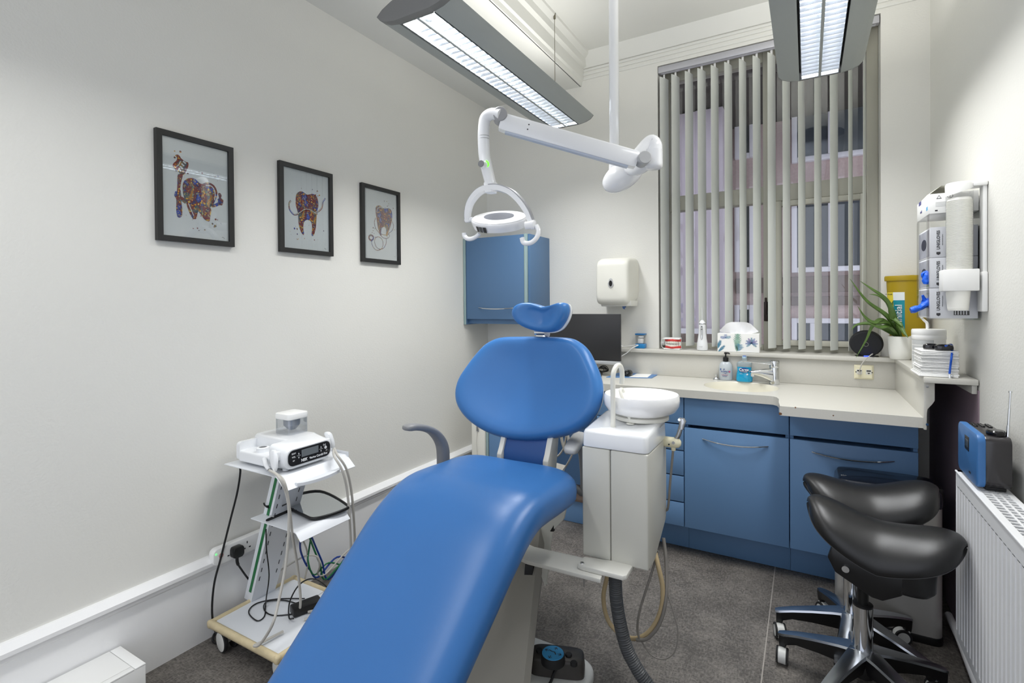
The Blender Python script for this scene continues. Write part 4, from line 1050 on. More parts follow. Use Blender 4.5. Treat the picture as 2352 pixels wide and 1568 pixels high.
# saddle stools ------------------------------------------------------------------
def make_stool(label, loc, rz, seat_h, seat_rz, base_rz, rod_h, tilt, dy=0, dx=.046):
    t = thing('saddle_stool', label, 'stool', loc, rz, 'black saddle stools by the radiator')
    S = Matrix.Translation((dx, dy, seat_h)) @ Matrix.Rotation(seat_rz, 4, 'Z') @ Matrix.Rotation(tilt, 4, 'Y')
    st = MB(); rings = []; L = .222; K = 37
    for k in range(K):
        u = math.sin(PI/2*(-1+2*k/(K-1))*1.0)
        e = max(.0015, (1-min(1, abs(u))**4.5)**.5)
        w = (.138-.012*u+.016*math.sin(u*1.2+.4))*e
        hc = (.078*max(0, -u)**1.6+.058*max(0, u)**1.7)
        th = .098*max(.002, e**.75)
        ring = []
        n = 28
        for i in range(n):
            a = 2*PI*i/n; c_, s_ = math.cos(a), math.sin(a)
            yv = math.copysign(abs(c_)**.72, c_); zv = math.copysign(abs(s_)**.72, s_)
            drop = .058*(1-.45*abs(u))*abs(yv)**2.2*e**.6
            z = hc+zv*th*.5-drop-(.016*abs(u)**4)
            if zv < 0: z -= .006*(1-abs(yv))
            ring.append((L*u*(1-.05*abs(yv)**2), w*yv, z))
        rings.append(ring)
    st.loft(rings, True, True, M=S)
    obj('seat', st, LEATHER, t, local=True, smooth=70)
    se = MB(); pts = []
    for k in range(K-3):
        i = k+1; r_ = rings[i]; p = Vector(r_[15]); p2 = Vector(r_[16]); pts.append(S @ (p.lerp(p2, .2)+Vector((0, -.0007, 0))))
    obj('seam', MB().tube(pts, .0011, 5, 1), mat('stitch_thread', (70, 70, 72), .6), t, local=True)
    fl_ = MB().loft([[(u*q+.03, v*q-.01, z) for u, v in sup(.125, .085, 3.2, 32)] for q, z in ((.7, -.14), (.9, -.134), (1, -.118), (1.0, -.05))], M=S)
    obj('seat_base', fl_, LEATHER, t, local=True, smooth=60)
    me_ = MB().prism([(-.13, -.04), (.07, -.075), (.07, -.135), (.02, -.172), (-.01, -.172), (-.115, -.125), (-.14, -.08)], 'y', -.095, .0, bev=.006, M=S)
    me_.lathe([(0, -.008), (.011, -.008), (.012, .0), (.0, .0)], (-.085, -.096, -.10), 16, 'y', mat=1, M=S)
    obj('tilt_mechanism', me_, [BLACK, CHROME], t, local=True, smooth=30)
    obj('gas_rod', MB().lathe([(.0175, rod_h-.02), (.0175, seat_h-.12)], (0, 0, 0), 24), mat('black_rod', (30, 30, 30), .3, .3), t, local=True)
    cy = MB().lathe([(.0, .12), (.030, .12), (.0305, .14), (.0305, rod_h)], (0, 0, 0), 32); cy.lathe([(.0305, rod_h-.001), (.0305, rod_h+.006), (.022, rod_h+.007), (.0, rod_h+.007)], (0, 0, 0), 32, mat=1)
    obj('column', cy, [CHROME, BLACK], t, local=True)
    obj('hub', MB().lathe([(0, .07), (.034, .07), (.038, .11), (.036, .15)], (0, 0, 0), 28), BLACK, t, local=True)
    for j in range(5):
        A = Matrix.Rotation(base_rz+j*2*PI/5, 4, 'Z')
        tops = [(.02, .166, .036), (.07, .158, .030), (.14, .143, .024), (.21, .126, .020), (.256, .112, .017), (.272, .107, .012)]
        top = MB(); rings = []
        for x, z, w in tops:
            rings.append([(x, -w, z-.008), (x, -w*.85, z-.001), (x, 0, z+.001), (x, w*.85, z-.001), (x, w, z-.008), (x, w*.8, z-.012), (x, -w*.8, z-.012)])
        top.loft(rings, M=A)
        lg = obj('leg', top, ALU, t, local=True)
        und = MB(); rings = []
        for x, z, w, d in ((.03, .154, .026, .065), (.07, .146, .023, .056), (.14, .131, .018, .042), (.21, .114, .0155, .030), (.243, .104, .0145, .034), (.247, .102, .0145, .048), (.268, .097, .0135, .046)):
            rings.append([(x, -w, z), (x, w, z), (x, w*.85, z-d*.6), (x, w*.6, z-d), (x, -w*.6, z-d), (x, -w*.85, z-d*.6)])
        und.loft(rings, M=A); obj('leg_underside', und, BLACK, lg, local=True, smooth=30)
        rc = random.Random(j*7+int(loc[1]*100)).uniform(0, 2*PI)
        if base_rz > 2.5: rc = [R(100), R(20), R(60), R(150), R(190), R(40)][j]
        B = A @ Matrix.Translation((.258, 0, 0)) @ Matrix.Rotation(rc, 4, 'Z') @ Matrix.Translation((.018, 0, 0))
        cs = MB()
        cs.lathe([(0, -.020), (.027, -.020), (.0295, -.018), (.0295, -.014), (.0285, -.0135), (.0285, .0135), (.0295, .014), (.0295, .018), (.027, .020), (0, .020)], (0, 0, .030), 28, 'y', M=B)
        cs.lathe([(.0290, -.0185), (.0302, -.017), (.0302, -.0135), (.0286, -.013)], (0, 0, .0305), 28, 'y', mat=1, M=B, caps=False)
        for sg in (-1, 1): cs.lathe([(.0215, sg*.0203), (.0288, sg*.0203), (.0300, sg*.018)], (0, 0, .0303), 28, 'y', mat=1, M=B, caps=False)
        cs.lathe([(.0290, .0185), (.0302, .017), (.0302, .0135), (.0286, .013)], (0, 0, .0305), 28, 'y', mat=1, M=B, caps=False)
        cs.lathe([(0, .03), (.006, .03), (.006, .066), (0, .066)], (-.018, 0, 0), 10, mat=2, M=B)
        cs.box(-.026, .004, -.0115, .0115, .026, .058, .006, mat=0, M=B)
        obj('castor', cs, [mat('castor_grey', (206, 207, 204), .35), RUBBER, CHROME], t, local=True)
    return t
hub = PZ(1993, 1498, .165)+Vector((-.012, .024, 0))
make_stool('nearer black leather saddle stool, in front of the other stool', (hub.x, hub.y, 0), 0, .578, R(-8), R(168), .315, R(3), -.035)
hub2 = PZ(1968, 1412, .165)+Vector((-.012, .024, 0))
make_stool('further black leather saddle stool, tucked against the steel pedal bin', (hub2.x, hub2.y, 0), 0, .612, R(6), R(185), .36, R(-5), .01, .056)
# ================================================================== LEFT SIDE
# framed prints -----------------------------------------------------------
def splat_mat():
    m = bpy.data.materials.new('splatter_ink'); m.use_nodes = True; nt = m.node_tree; N = nt.nodes; L = nt.links
    b = N['Principled BSDF']; b.inputs['Roughness'].default_value = .6
    tc = N.new('ShaderNodeTexCoord')
    def ramp(fac, stops):
        r = N.new('ShaderNodeValToRGB'); e = r.color_ramp.elements
        e[0].position, e[0].color = stops[0][0], rgb(stops[0][1]); e[1].position, e[1].color = stops[-1][0], rgb(stops[-1][1])
        for p, c in stops[1:-1]: q = e.new(p); q.color = rgb(c)
        L.new(fac, r.inputs[0]); return r.outputs[0]
    n1 = N.new('ShaderNodeTexNoise'); n1.inputs['Scale'].default_value = 26; n1.inputs['Detail'].default_value = 3; n1.inputs['Distortion'].default_value = .6
    L.new(tc.outputs['Object'], n1.inputs['Vector'])
    base = ramp(n1.outputs['Fac'], [(.36, (10, 60, 170)), (.43, (24, 24, 84)), (.47, (110, 4, 20)), (.53, (120, 8, 8)), (.57, (0, 80, 100)), (.63, (170, 110, 0))])
    n2 = N.new('ShaderNodeTexNoise'); n2.inputs['Scale'].default_value = 150; n2.inputs['Detail'].default_value = 2
    L.new(tc.outputs['Object'], n2.inputs['Vector'])
    n3 = N.new('ShaderNodeTexNoise'); n3.inputs['Scale'].default_value = 60; L.new(tc.outputs['Object'], n3.inputs['Vector'])
    sp = ramp(n3.outputs['Fac'], [(.4, (230, 150, 0)), (.5, (236, 200, 0)), (.56, (0, 120, 140)), (.66, (236, 196, 60))])
    th = N.new('ShaderNodeMath'); th.operation = 'GREATER_THAN'; th.inputs[1].default_value = .6; L.new(n2.outputs['Fac'], th.inputs[0])
    mx = N.new('ShaderNodeMix'); mx.data_type = 'RGBA'; L.new(th.outputs[0], mx.inputs[0]); L.new(base, mx.inputs[6]); L.new(sp, mx.inputs[7])
    L.new(mx.outputs[2], b.inputs['Base Color']); return m
SPLAT = splat_mat()
FRB = mat('black_frame', (36, 36, 35), .45, var=.04)
PRP = mat('print_paper', (216, 220, 222), .6, var=.008)
XP = XL+.0105
def zz(px, py): return (300+px/3.4588, 250+py/3.4588)     # close-up measurements back to the full frame
def pt(px, py): return PX(*zz(px, py), XP)
def zc(px, py, x0, y0, s): return PX(x0+px/s, y0+py/s, XP)
def picture(label, corners, shapes, tubes, dots, whites=(), sig=None):
    ys = [PX(*q, XL+.02) for q in corners]
    y0, y1 = min(v.y for v in ys), max(v.y for v in ys); z0, z1 = min(v.z for v in ys), max(v.z for v in ys)
    t = thing('framed_print', label, 'picture', (XL, (y0+y1)/2, z0), 0, 'framed tooth prints on the left wall')
    f = MB(); b = .0215; xo, xi = XL+.021, XL+.001
    for q in ((y0+b, y1-b, z0, z0+b), (y0+b, y1-b, z1-b, z1), (y0, y0+b, z0, z1), (y1-b, y1, z0, z1)):
        f.box(xi, xo, q[0], q[1], q[2], q[3])
    obj('frame', f, FRB, t, smooth=20)
    p = MB().box(XL+.002, XL+.0100, y0+.01, y1-.01, z0+.01, z1-.01)
    def flat(pts, mi, lift): p.poly([(XP+lift, v.y, v.z) for v in pts], mi)
    def line(pts, w, mi, lift):
        pts = spline([Vector((0, v.y, v.z)) for v in pts], 6); L_, R_ = [], []
        for i in range(len(pts)):
            d = (pts[min(i+1, len(pts)-1)]-pts[max(i-1, 0)]).normalized(); n_ = Vector((0, -d.z, d.y))*w*.5
            L_.append(pts[i]+n_); R_.append(pts[i]-n_)
        for i in range(len(pts)-1):
            p.add([(XP+lift, v.y, v.z) for v in (L_[i], R_[i], R_[i+1], L_[i+1])], [(0, 1, 2, 3)], mi)
    for s_ in shapes:
        pp_ = spline([Vector((0, v.y, v.z)) for v in s_], 4, True); flat(pp_, 1, .0002)
    for pts, w in tubes: line(pts, w*1.5, 1, .0004)
    for pts, w in whites: line(pts, w, 0, .0006)
    for v, r in dots:
        p.poly([(XP+.0003, v.y+1.35*r*math.cos(2*PI*i/10), v.z+1.35*r*math.sin(2*PI*i/10)) for i in range(10)], 1)
    if sig: line([sig+Vector((0, -.006, 0)), sig+Vector((0, -.002, .002)), sig+Vector((0, .002, -.001)), sig+Vector((0, .006, -.003))], .0015, 2, .0003)
    obj('print', p, [PRP, SPLAT, INK], t, smooth=0)
    obj('glazing', MB().box(XL+.0125, XL+.0135, y0+.015, y1-.015, z0+.015, z1-.015), PGLASS, t, smooth=0)
rnd = random.Random(5)
def scatter(cx, cy, n, sx, sy):
    out = []
    for i in range(n):
        a = rnd.uniform(0, 2*PI); q = rnd.uniform(.8, 1.25)
        out.append((pt(cx+sx*q*math.cos(a), cy+sy*q*math.sin(a)), rnd.choice((.0006, .0008, .001, .0016, .0022))))
    return out
P = lambda L_: [pt(*q) for q in L_]
A = lambda L_: [zc(q[0], q[1], 340, 270, 4.9) for q in L_]
picture('largest looking framed print, a colourful tooth holding up a toothbrush, nearest the camera',
    [(360, 292), (362, 550), (536, 340), (537, 567)],
    [A([(390, 760), (415, 700), (470, 680), (530, 690), (580, 735), (610, 745), (650, 730), (700, 735), (750, 770), (780, 840), (770, 900), (750, 950), (735, 975), (700, 1010), (712, 1040), (700, 1120), (695, 1160), (680, 1168), (640, 1150), (600, 1100), (568, 1062), (558, 1075), (545, 1130), (530, 1143), (500, 1130), (470, 1080), (440, 1000), (425, 950), (395, 860)]),
     A([(335, 640), (390, 640), (375, 720), (362, 800), (375, 850), (372, 920), (385, 1030), (382, 1100), (360, 1125), (330, 1112), (318, 1040), (318, 920), (296, 880), (305, 830), (325, 825), (330, 740)]),
     A([(300, 570), (278, 545), (285, 515), (320, 480), (325, 450), (305, 425), (330, 415), (355, 430), (375, 460), (420, 495), (450, 505), (455, 545), (430, 600), (400, 645), (350, 630), (310, 600)]),
     A([(715, 980), (760, 965), (785, 950), (780, 920), (798, 905), (790, 855), (812, 850), (828, 880), (822, 905), (848, 930), (835, 985), (810, 985), (770, 1000), (720, 1010)])],
    [(A([(360, 905), (395, 925), (430, 950)]), .012)],
    scatter(560, 560, 16, 130, 60)+scatter(590, 900, 14, 110, 60)+[(pt(395, 340), .0032), (pt(350, 335), .002), (pt(672, 930), .004), (pt(650, 912), .003), (pt(675, 878), .003), (pt(350, 386), .003)]+scatter(480, 850, 8, 40, 30),
    [(A([(380, 890), (372, 800), (392, 720), (425, 690)]), .0035), (A([(455, 965), (490, 1050), (515, 1105)]), .003), (A([(650, 765), (710, 770), (745, 815), (755, 870), (748, 930)]), .0035), (A([(318, 550), (345, 530), (365, 490)]), .0028)]
    + [(A([(322+i*18, 602-i*28), (352+i*18, 630-i*28)]), .006) for i in range(5)],
    zc(848, 1352, 340, 270, 4.9))
B = lambda L_: [zc(q[0], q[1], 620, 350, 5.806) for q in L_]
picture('middle framed print of the three, a colourful tooth with floss wrapped round it',
    [(642, 368), (645, 577), (764, 400), (765, 587)],
    [B([(345, 600), (360, 545), (400, 520), (440, 525), (490, 560), (530, 558), (570, 552), (615, 575), (640, 640), (645, 720), (625, 800), (620, 900), (612, 1000), (590, 1090), (565, 1115), (555, 1090), (562, 1010), (550, 930), (500, 898), (455, 930), (445, 1010), (455, 1080), (445, 1100), (415, 1060), (385, 960), (378, 850), (365, 770), (345, 700)])],
    [(B([(278, 640), (255, 690), (270, 770), (330, 830), (400, 800), (470, 760), (540, 770), (600, 810), (635, 820)]), .0052), (B([(590, 800), (640, 790), (690, 740), (705, 660), (740, 612)]), .0052), (B([(365, 780), (420, 790), (500, 762), (600, 790)]), .003)],
    scatter(1390, 660, 16, 90, 30)+scatter(1400, 980, 18, 110, 60)+[(pt(1302, 950), .0036), (pt(1322, 950), .0022), (pt(1324, 994), .0026), (pt(1500, 686), .003), (pt(1488, 692), .002)],
    [(B([(278, 642), (257, 690), (272, 768), (330, 826), (400, 797), (470, 757), (540, 767), (600, 806), (633, 818)]), .0022), (B([(592, 798), (640, 788), (688, 738), (703, 658), (738, 614)]), .0022)], zc(738, 1285, 620, 350, 5.806))
picture('furthest framed print, a colourful tooth wearing a stethoscope, nearest the wall cupboard',
    [(833, 419), (833, 600), (919, 442), (920, 605)],
    [B([(1412, 730), (1440, 706), (1480, 715), (1515, 745), (1560, 745), (1600, 750), (1628, 800), (1628, 900), (1605, 990), (1580, 1060), (1560, 1118), (1548, 1100), (1552, 1040), (1535, 1000), (1510, 995), (1490, 1020), (1482, 1080), (1490, 1105), (1470, 1095), (1440, 1000), (1425, 900), (1412, 820)])],
    [(B([(1412, 870), (1392, 930), (1410, 1010), (1460, 1075)]), .0024), (B([(1632, 920), (1648, 980), (1630, 1040), (1575, 1085)]), .0024), (B([(1460, 1070), (1500, 1092), (1560, 1102), (1590, 1088)]), .0024), (B([(1460, 1080), (1500, 1130), (1560, 1148), (1592, 1120), (1588, 1088)]), .0022),
     (B([(1548, 1150), (1552, 1200), (1520, 1270), (1470, 1290), (1420, 1260), (1395, 1190), (1410, 1140), (1450, 1125), (1495, 1160), (1508, 1220), (1490, 1280), (1440, 1305), (1390, 1280), (1360, 1220), (1355, 1180)]), .0024), (B([(1350, 1100), (1375, 1120), (1378, 1150), (1352, 1172), (1325, 1150), (1325, 1115), (1350, 1098)]), .007)],
    scatter(1990, 760, 14, 60, 30)+scatter(2000, 980, 12, 80, 60)+[(pt(1927, 944), .0032), (pt(1940, 952), .002), (pt(2086, 790), .0028), (pt(2040, 773), .0024), (pt(1934, 990), .0018)],
    [(B([(1425, 800), (1435, 750), (1470, 728), (1500, 738)]), .003)], zc(1665, 1388, 620, 350, 5.806))

# trunking box in the near left corner ------------------------------------------------
a = PX(275, 1483, XL+.026); b = PZ(335, 1522, a.z)
bx = thing('trunking_box', 'low white box with lid seams lying against the left skirting', 'box', ((XL+.026+b.x)/2, .4, 0))
x0, x1, y1, zt = XL+.026, b.x, b.y, a.z
obj('body', MB().box(x0, x1, -.6, y1, .001, zt-.004, .003), WHITE, bx)
obj('lid', MB().box(x0+.001, x1-.026, -.6, y1-.034, zt-.006, zt, .001).box(x1-.024, x1, -.6, y1-.034, zt-.006, zt, .001).box(x0+.001, x1, y1-.032, y1, zt-.006, zt, .001), WHITE, bx)

# socket strip ------------------------------------------------------------------------
xs = XL+.040
a0, a1 = PX(489, 1279, xs+.01), PX(600, 1232, xs+.01)
zc_ = a0.z; zh = .031
zc_ = (PX(497, 1259, xs).z+PX(500, 1296, xs).z)/2; zh = (PX(497, 1259, xs).z-PX(500, 1296, xs).z)/2
ya = a0.y; yb_ = ya+.50
ss = thing('extension_socket', 'long white power socket strip with green light on the left skirting', 'socket strip', (xs, (ya+yb_)/2, zc_-zh))
sp_ = MB().prism(rrect(ya, yb_, zc_-zh, zc_+zh, .022, 5), 'x', XL+.019, xs+.014, bev=.004, ends_only=True)
xo = xs+.0142
yq = ya+.075
for k in range(6):
    y = ya+.075+k*.072
    sp_.box(xo-.001, xo+.0006, y-.0022, y+.0022, zc_+.008, zc_+.018, mat=1)
    for s_ in (-1, 1): sp_.box(xo-.001, xo+.0006, y+s_*.012-.004, y+s_*.012+.004, zc_-.013, zc_-.008, mat=1)
c = PX(508, 1275, xs+.014)
sp_.tube([(xo+.0004, c.y+.0085*math.cos(2*PI*i/16), c.z+.0085*math.sin(2*PI*i/16)) for i in range(16)], .0009, 5, 1, closed=True, mat=2)
sp_.tube([(xo+.0004, c.y-.006, c.z-.005), (xo+.0004, c.y+.006, c.z+.005)], .0009, 5, 1, mat=2); sp_.box(xo-.0005, xo+.0006, c.y-.003, c.y+.003, c.z-.003, c.z+.003, mat=2)
obj('strip', sp_, [WHITE, INK, mat('sticker_red', (190, 60, 60), .5)], ss)
c = PX(496, 1273, xs+.014)
obj('indicator', MB().lathe([(.003, -.001), (.003, .002), (0, .003)], (xo, c.y, c.z), 10, 'x'), mat('green_led', (60, 220, 80), .3, em=(60, 230, 80), es=3), ss)
c = PX(544, 1266, xs+.03)
pg = thing('power_plug', 'black mains plug in the socket strip with its lead', 'plug', (xs+.015, c.y, c.z-.03))
obj('plug', MB().prism([(c.y-.019, c.z+.024), (c.y+.019, c.z+.024), (c.y+.024, c.z+.012), (c.y+.024, c.z-.014), (c.y+.015, c.z-.023), (c.y-.015, c.z-.023), (c.y-.024, c.z-.014), (c.y-.024, c.z+.012)], 'x', xo+.001, xo+.036, bev=.006), BLACK, pg, smooth=40)
obj('lead', MB().tube([(xo+.016, c.y, c.z-.020), (xo+.018, c.y+.001, c.z-.05), PX(555, 1308, xs+.03), PX(568, 1326, xs+.02), PX(580, 1340, xs+.01)], lambda t: .0065 if t < .3 else .004, 8), BLACK, pg)

# trolley ---------------------------------------------------------------------------------
tr = thing('equipment_trolley', 'white two shelf equipment trolley on castors with a leaning column', 'trolley', (-1.9, 1.37, 0))
x0, x1, y0, y1 = -2.10, -1.675, 1.172, 1.56
ZD = .104
dk = MB().prism(rrect(x0+.012, x1-.012, y0+.012, y1-.012, .01), 'z', ZD-.012, ZD)
obj('deck', dk, mat('trolley_white', (226, 229, 233), .35, var=.02), tr)
WOOD = mat('masked_beige_edge', (214, 198, 160), .55, bump=.25, bs=60, var=.1, vs=30)
eg = MB()
for q in (((x0, y0), (x1, y0)), ((x1, y0), (x1, y1)), ((x1, y1), (x0, y1)), ((x0, y1), (x0, y0))):
    (ax, ay), (bx_, by) = q
    pts = [(ax+(bx_-ax)*i/10, ay+(by-ay)*i/10, ZD-.008) for i in range(11)]
    eg.tube(pts, .015, 8, 1, flat=(.9, 1.1))
for cx_, cy_ in ((x0, y0), (x1, y0), (x1, y1), (x0, y1)): eg.box(cx_-.013, cx_+.013, cy_-.013, cy_+.013, ZD-.024, ZD+.008, .009)
obj('edge_wrap', eg, WOOD, tr, smooth=60)
TRW = mat('trolley_white', (226, 229, 233), .35, var=.02)
# leaning column: narrow face toward the door side, wide face toward the room
def colring(z):
    t = (z-ZD)/.60; xc = -2.072+.17*t; return [(xc-.03, 1.312+.0*t, z), (xc+.032, 1.307, z), (xc+.032, 1.425-.0*t, z), (xc-.03, 1.43, z)]
bq, mq = PZ(576, 1392, ZD), PY(640, 1106, 1.30)
cxb0, cxb1 = PY(561, 1382, 1.341).x, PY(577, 1392, 1.336).x
cxt0, cxt1 = PY(622, 1108, 1.341).x, PY(640, 1108, 1.336).x
ztc = .705; zt_ = PY(630, 1108, 1.338).z
def colring(z):
    t = (z-ZD)/(zt_-ZD); a_ = cxb0+(cxt0-cxb0)*t; b_ = cxb1+(cxt1-cxb1)*t
    return [(a_, 1.341, z), (b_, 1.336, z), (b_+.004, 1.448+.03*t, z), (a_, 1.455+.03*t, z)]
cl = MB().loft([colring(ZD), colring(.40), colring(ztc)])
obj('column', cl, TRW, tr, smooth=20)
gs = MB()
def cp_(z, u, off=.0012): r = colring(z); a_, b_ = Vector(r[0]), Vector(r[1]); return a_.lerp(b_, u)+Vector((0, -off, 0))
gs.quad(cp_(.145, .42), cp_(.145, .74), cp_(.70, .74), cp_(.70, .42))
obj('green_strip', gs, mat('green_tape', (30, 112, 62), .5), tr, smooth=0)
sl = MB()
for k in range(12):
    for u in (.12, .80):
        za = .20+k*.042
        r = colring(za); r2 = colring(za+.02)
        a_ = Vector(r[1]).lerp(Vector(r[2]), u); b_ = Vector(r2[1]).lerp(Vector(r2[2]), u)
        d = Vector((.0012, 0, 0)); w_ = Vector((0, .002, 0))
        sl.quad(a_+d-w_, a_+d+w_, b_+d+w_, b_+d-w_)
obj('slots', sl, INK, tr, smooth=0)
def shelf(nm, px_, z, xa, xb, ya, yb_, lip, out):
    prof = [(xa, z), (xb-.008, z), (xb, z-.004), (xb+out, z-lip), (xb+out-.001, z-lip-.002), (xb-.002, z-.006), (xb-.010, z-.003), (xa, z-.003)]
    return MB().prism(prof, 'y', ya, yb_, bev=0)
ZT_ = .72
ts0, tf = PZ(522, 1063, ZT_), PZ(629, 1098, ZT_)
ys0 = (ts0.y+tf.y)/2
lipz = PX(650, 1130, tf.x+.05); yfar = PX(816, 1078, tf.x+.05).y
top = shelf('top', 0, ZT_, ts0.x, tf.x, ys0, yfar, .047, .05)
top.box(ts0.x, tf.x+.01, yfar-.002, yfar, ZT_-.01, ZT_+.012)
tsf = obj('shelf', top, TRW, tr, smooth=20)
hd = MB(); hx = tf.x+.05
hs, he = PX(683, 1104, hx), PX(782, 1068, hx)
hd.loft([[(hx-.02+o, y, z) for o, z in ((-.005, .684+zz_), (.012+bow, .690+zz_), (.018+bow, .688+zz_), (.018+bow, .676+zz_), (.012+bow, .674+zz_), (-.005, .672+zz_))] for y, bow, zz_ in [(hs.y+(he.y-hs.y)*i/12, .030*math.sin(PI*i/12)**.6 if 0 < i < 12 else 0, 0.0) for i in range(13)]])
obj('handle', hd, TRW, tsf, smooth=40)
ZM_ = .505
ms0, mf = PZ(585, 1186, ZM_), PZ(671, 1228, ZM_)
ym0 = (ms0.y+mf.y)/2; ymf = PX(806, 1160, mf.x+.03).y
mid = shelf('mid', 0, ZM_, ms0.x, mf.x, ym0, ymf, .03, .025)
mid.box(ms0.x, mf.x+.005, ymf-.002, ymf, ZM_-.008, ZM_+.012)
obj('shelf', mid, TRW, tr, smooth=20)
cw_ = MB()
for i, (cx_, cy_, rz_) in enumerate(((x0+.05, y0+.03, R(-8)), (x1-.03, y0+.04, R(-12)), (x1-.05, y1-.05, R(20)), (x0+.06, y1-.05, R(70)))):
    M_ = Matrix.Translation((cx_, cy_, 0)) @ Matrix.Rotation(rz_, 4, 'Z')
    c_ = MB()
    for s_ in (-1, 1):
        c_.lathe([(0, s_*.013), (.037, s_*.013), (.041, s_*.016), (.041, s_*.026), (.037, s_*.029)], (.018, 0, .0415), 28, 'y', mat=1, M=M_, caps=False)
        c_.lathe([(.0365, s_*.029), (.032, s_*.0305), (0, s_*.0305)], (.018, 0, .0415), 28, 'y', mat=0, M=M_, caps=False)
    c_.box(-.014, .03, -.0125, .0125, .028, .084, .008, mat=0, M=M_); c_.box(-.016, .016, -.016, .016, .075, .10, .004, mat=0, M=M_)
    obj('castor', c_, [mat('castor_white', (222, 222, 216), .35), RUBBER], tr)

# ultrasonic scaler on the top shelf
Zd = ZT_+.002
pA, pB = PZ(662, 1081, Zd+.01), PZ(757, 1050, Zd+.01)
xf = (pA.x+pB.x)/2; ya, yb_ = pA.y-.012, pB.y+.012
xb_ = ts0.x-.0
xb_ = max(XL+.03, xf-.325)
zt0 = PX(645, 1022, xf).z
Hf = PX(757, 1003, xf-.01).z-Zd
Hf = max(.09, min(.13, Hf))
ud = thing('dental_scaler', 'white dental scaler unit with black control panel on the trolley top shelf', 'dental unit', ((xf+xb_)/2, (ya+yb_)/2, Zd))
W = yb_-ya
# body section lofted along X; front left corner block cut for the powder bottle dock
def sec(x, y0_, y1_, z0_, z1_, r): return [(x, u, v) for u, v in rrect(y0_, y1_, z0_, z1_, r, 4)]
bd_ = MB().loft([sec(xf-.0, ya+.006, yb_-.006, Zd+.016, Zd+Hf-.006, .028), sec(xf-.006, ya, yb_, Zd+.010, Zd+Hf, .032), sec(xf-.09, ya-.004, yb_, Zd+.008, Zd+Hf+.010, .02), sec(xf-.095, ya-.004, yb_, Zd+.008, Zd+Hf+.010, .02)])
bd_.loft([sec(xf-.094, ya+.075, yb_, Zd+.008, Zd+Hf+.010, .012), sec(xb_+.02, ya+.075, yb_, Zd+.008, Zd+Hf+.012, .012), sec(xb_, ya+.085, yb_-.01, Zd+.02, Zd+Hf+.002, .012)])
bd_.loft([sec(xf-.094, ya-.004, ya+.08, Zd+.008, Zd+.055, .010), sec(xb_+.03, ya-.004, ya+.08, Zd+.008, Zd+.055, .010)])
bd_.loft([sec(xb_+.032, ya-.004, ya+.10, Zd+.008, Zd+Hf-.005, .016), sec(xb_+.006, ya-.002, ya+.10, Zd+.010, Zd+Hf-.008, .016)])
bd_.lathe([(.026, .05), (.026, .072), (.022, .074), (.016, .074), (.016, .071)], ((xf-.094+xb_+.03)/2, ya+.036, Zd), 24)
bd_.lathe([(.0155, .0715), (0, .072)], ((xf-.094+xb_+.03)/2, ya+.036, Zd), 20, mat=1)
for x in (xf-.04, xb_+.05):
    for y in (ya+.03, yb_-.03): bd_.lathe([(.012, 0.0005), (.012, .012)], (x, y, Zd), 12)
obj('housing', bd_, [WHITE2, BLACKG], ud)
pf = MB(); tl = R(0)
y0_, y1_ = ya+.012, yb_-.010; z0_, z1_ = Zd+.022, Zd+Hf-.010
pf.prism(rrect(y0_, y1_, z0_, z1_, .024, 5), 'x', xf-.002, xf+.002, mat=0)
wy = y1_-y0_; hz = z1_-z0_; ff_ = xf+.002
pf.box(ff_-.001, ff_+.0008, y0_+wy*.30, y0_+wy*.70, z0_+hz*.42, z0_+hz*.88, .0004, 1, mat=1)
rt, upv = (0, 1, 0), (0, 0, 1)
pf.text('NSK', .0155, (ff_, y0_+wy*.36, z0_+hz*.20), rt, upv, mat=2, bold=.0006); pf.text('Varios Combi Pro', .0122, (ff_, y0_+wy*.70, z0_+hz*.20), rt, upv, mat=2, bold=.0003)
for i, s_ in enumerate(('BGM', 'VOL', 'air')): pf.text(s_, .009, (ff_, y0_+wy*.12, z0_+hz*(.78-.22*i)), rt, upv, mat=2)
for u in (.235, .765):
    for v, sg in ((.72, 1), (.44, -1)):
        cy_, cz_ = y0_+wy*u, z0_+hz*v; pf.add([(ff_+.0006, cy_-.003, cz_-.004*sg), (ff_+.0006, cy_+.003, cz_-.004*sg), (ff_+.0006, cy_, cz_+.004*sg)], [(0, 1, 2)], 2)
    pf.box(ff_, ff_+.0006, y0_+wy*(u-.045), y0_+wy*(u+.045), z0_+hz*.575, z0_+hz*.59, mat=2)
pf.text('(o)', .012, (ff_, y0_+wy*.85, z0_+hz*.80), rt, upv, mat=2)
pf.lathe([(0, 0), (.0065, 0), (.0065, .0007), (0, .0007)], (ff_, y0_+wy*.88, z0_+hz*.60), 16, 'x', mat=2)
pf.text('\u2713', .012, (ff_, y0_+wy*.90, z0_+hz*.40), rt, upv, mat=2)
obj('control_panel', pf, [mat('panel_black', (26, 28, 34), .18, coat=.3), mat('grey_lcd', (112, 118, 122), .25), mat('panel_white', (226, 228, 230), .5)], ud)
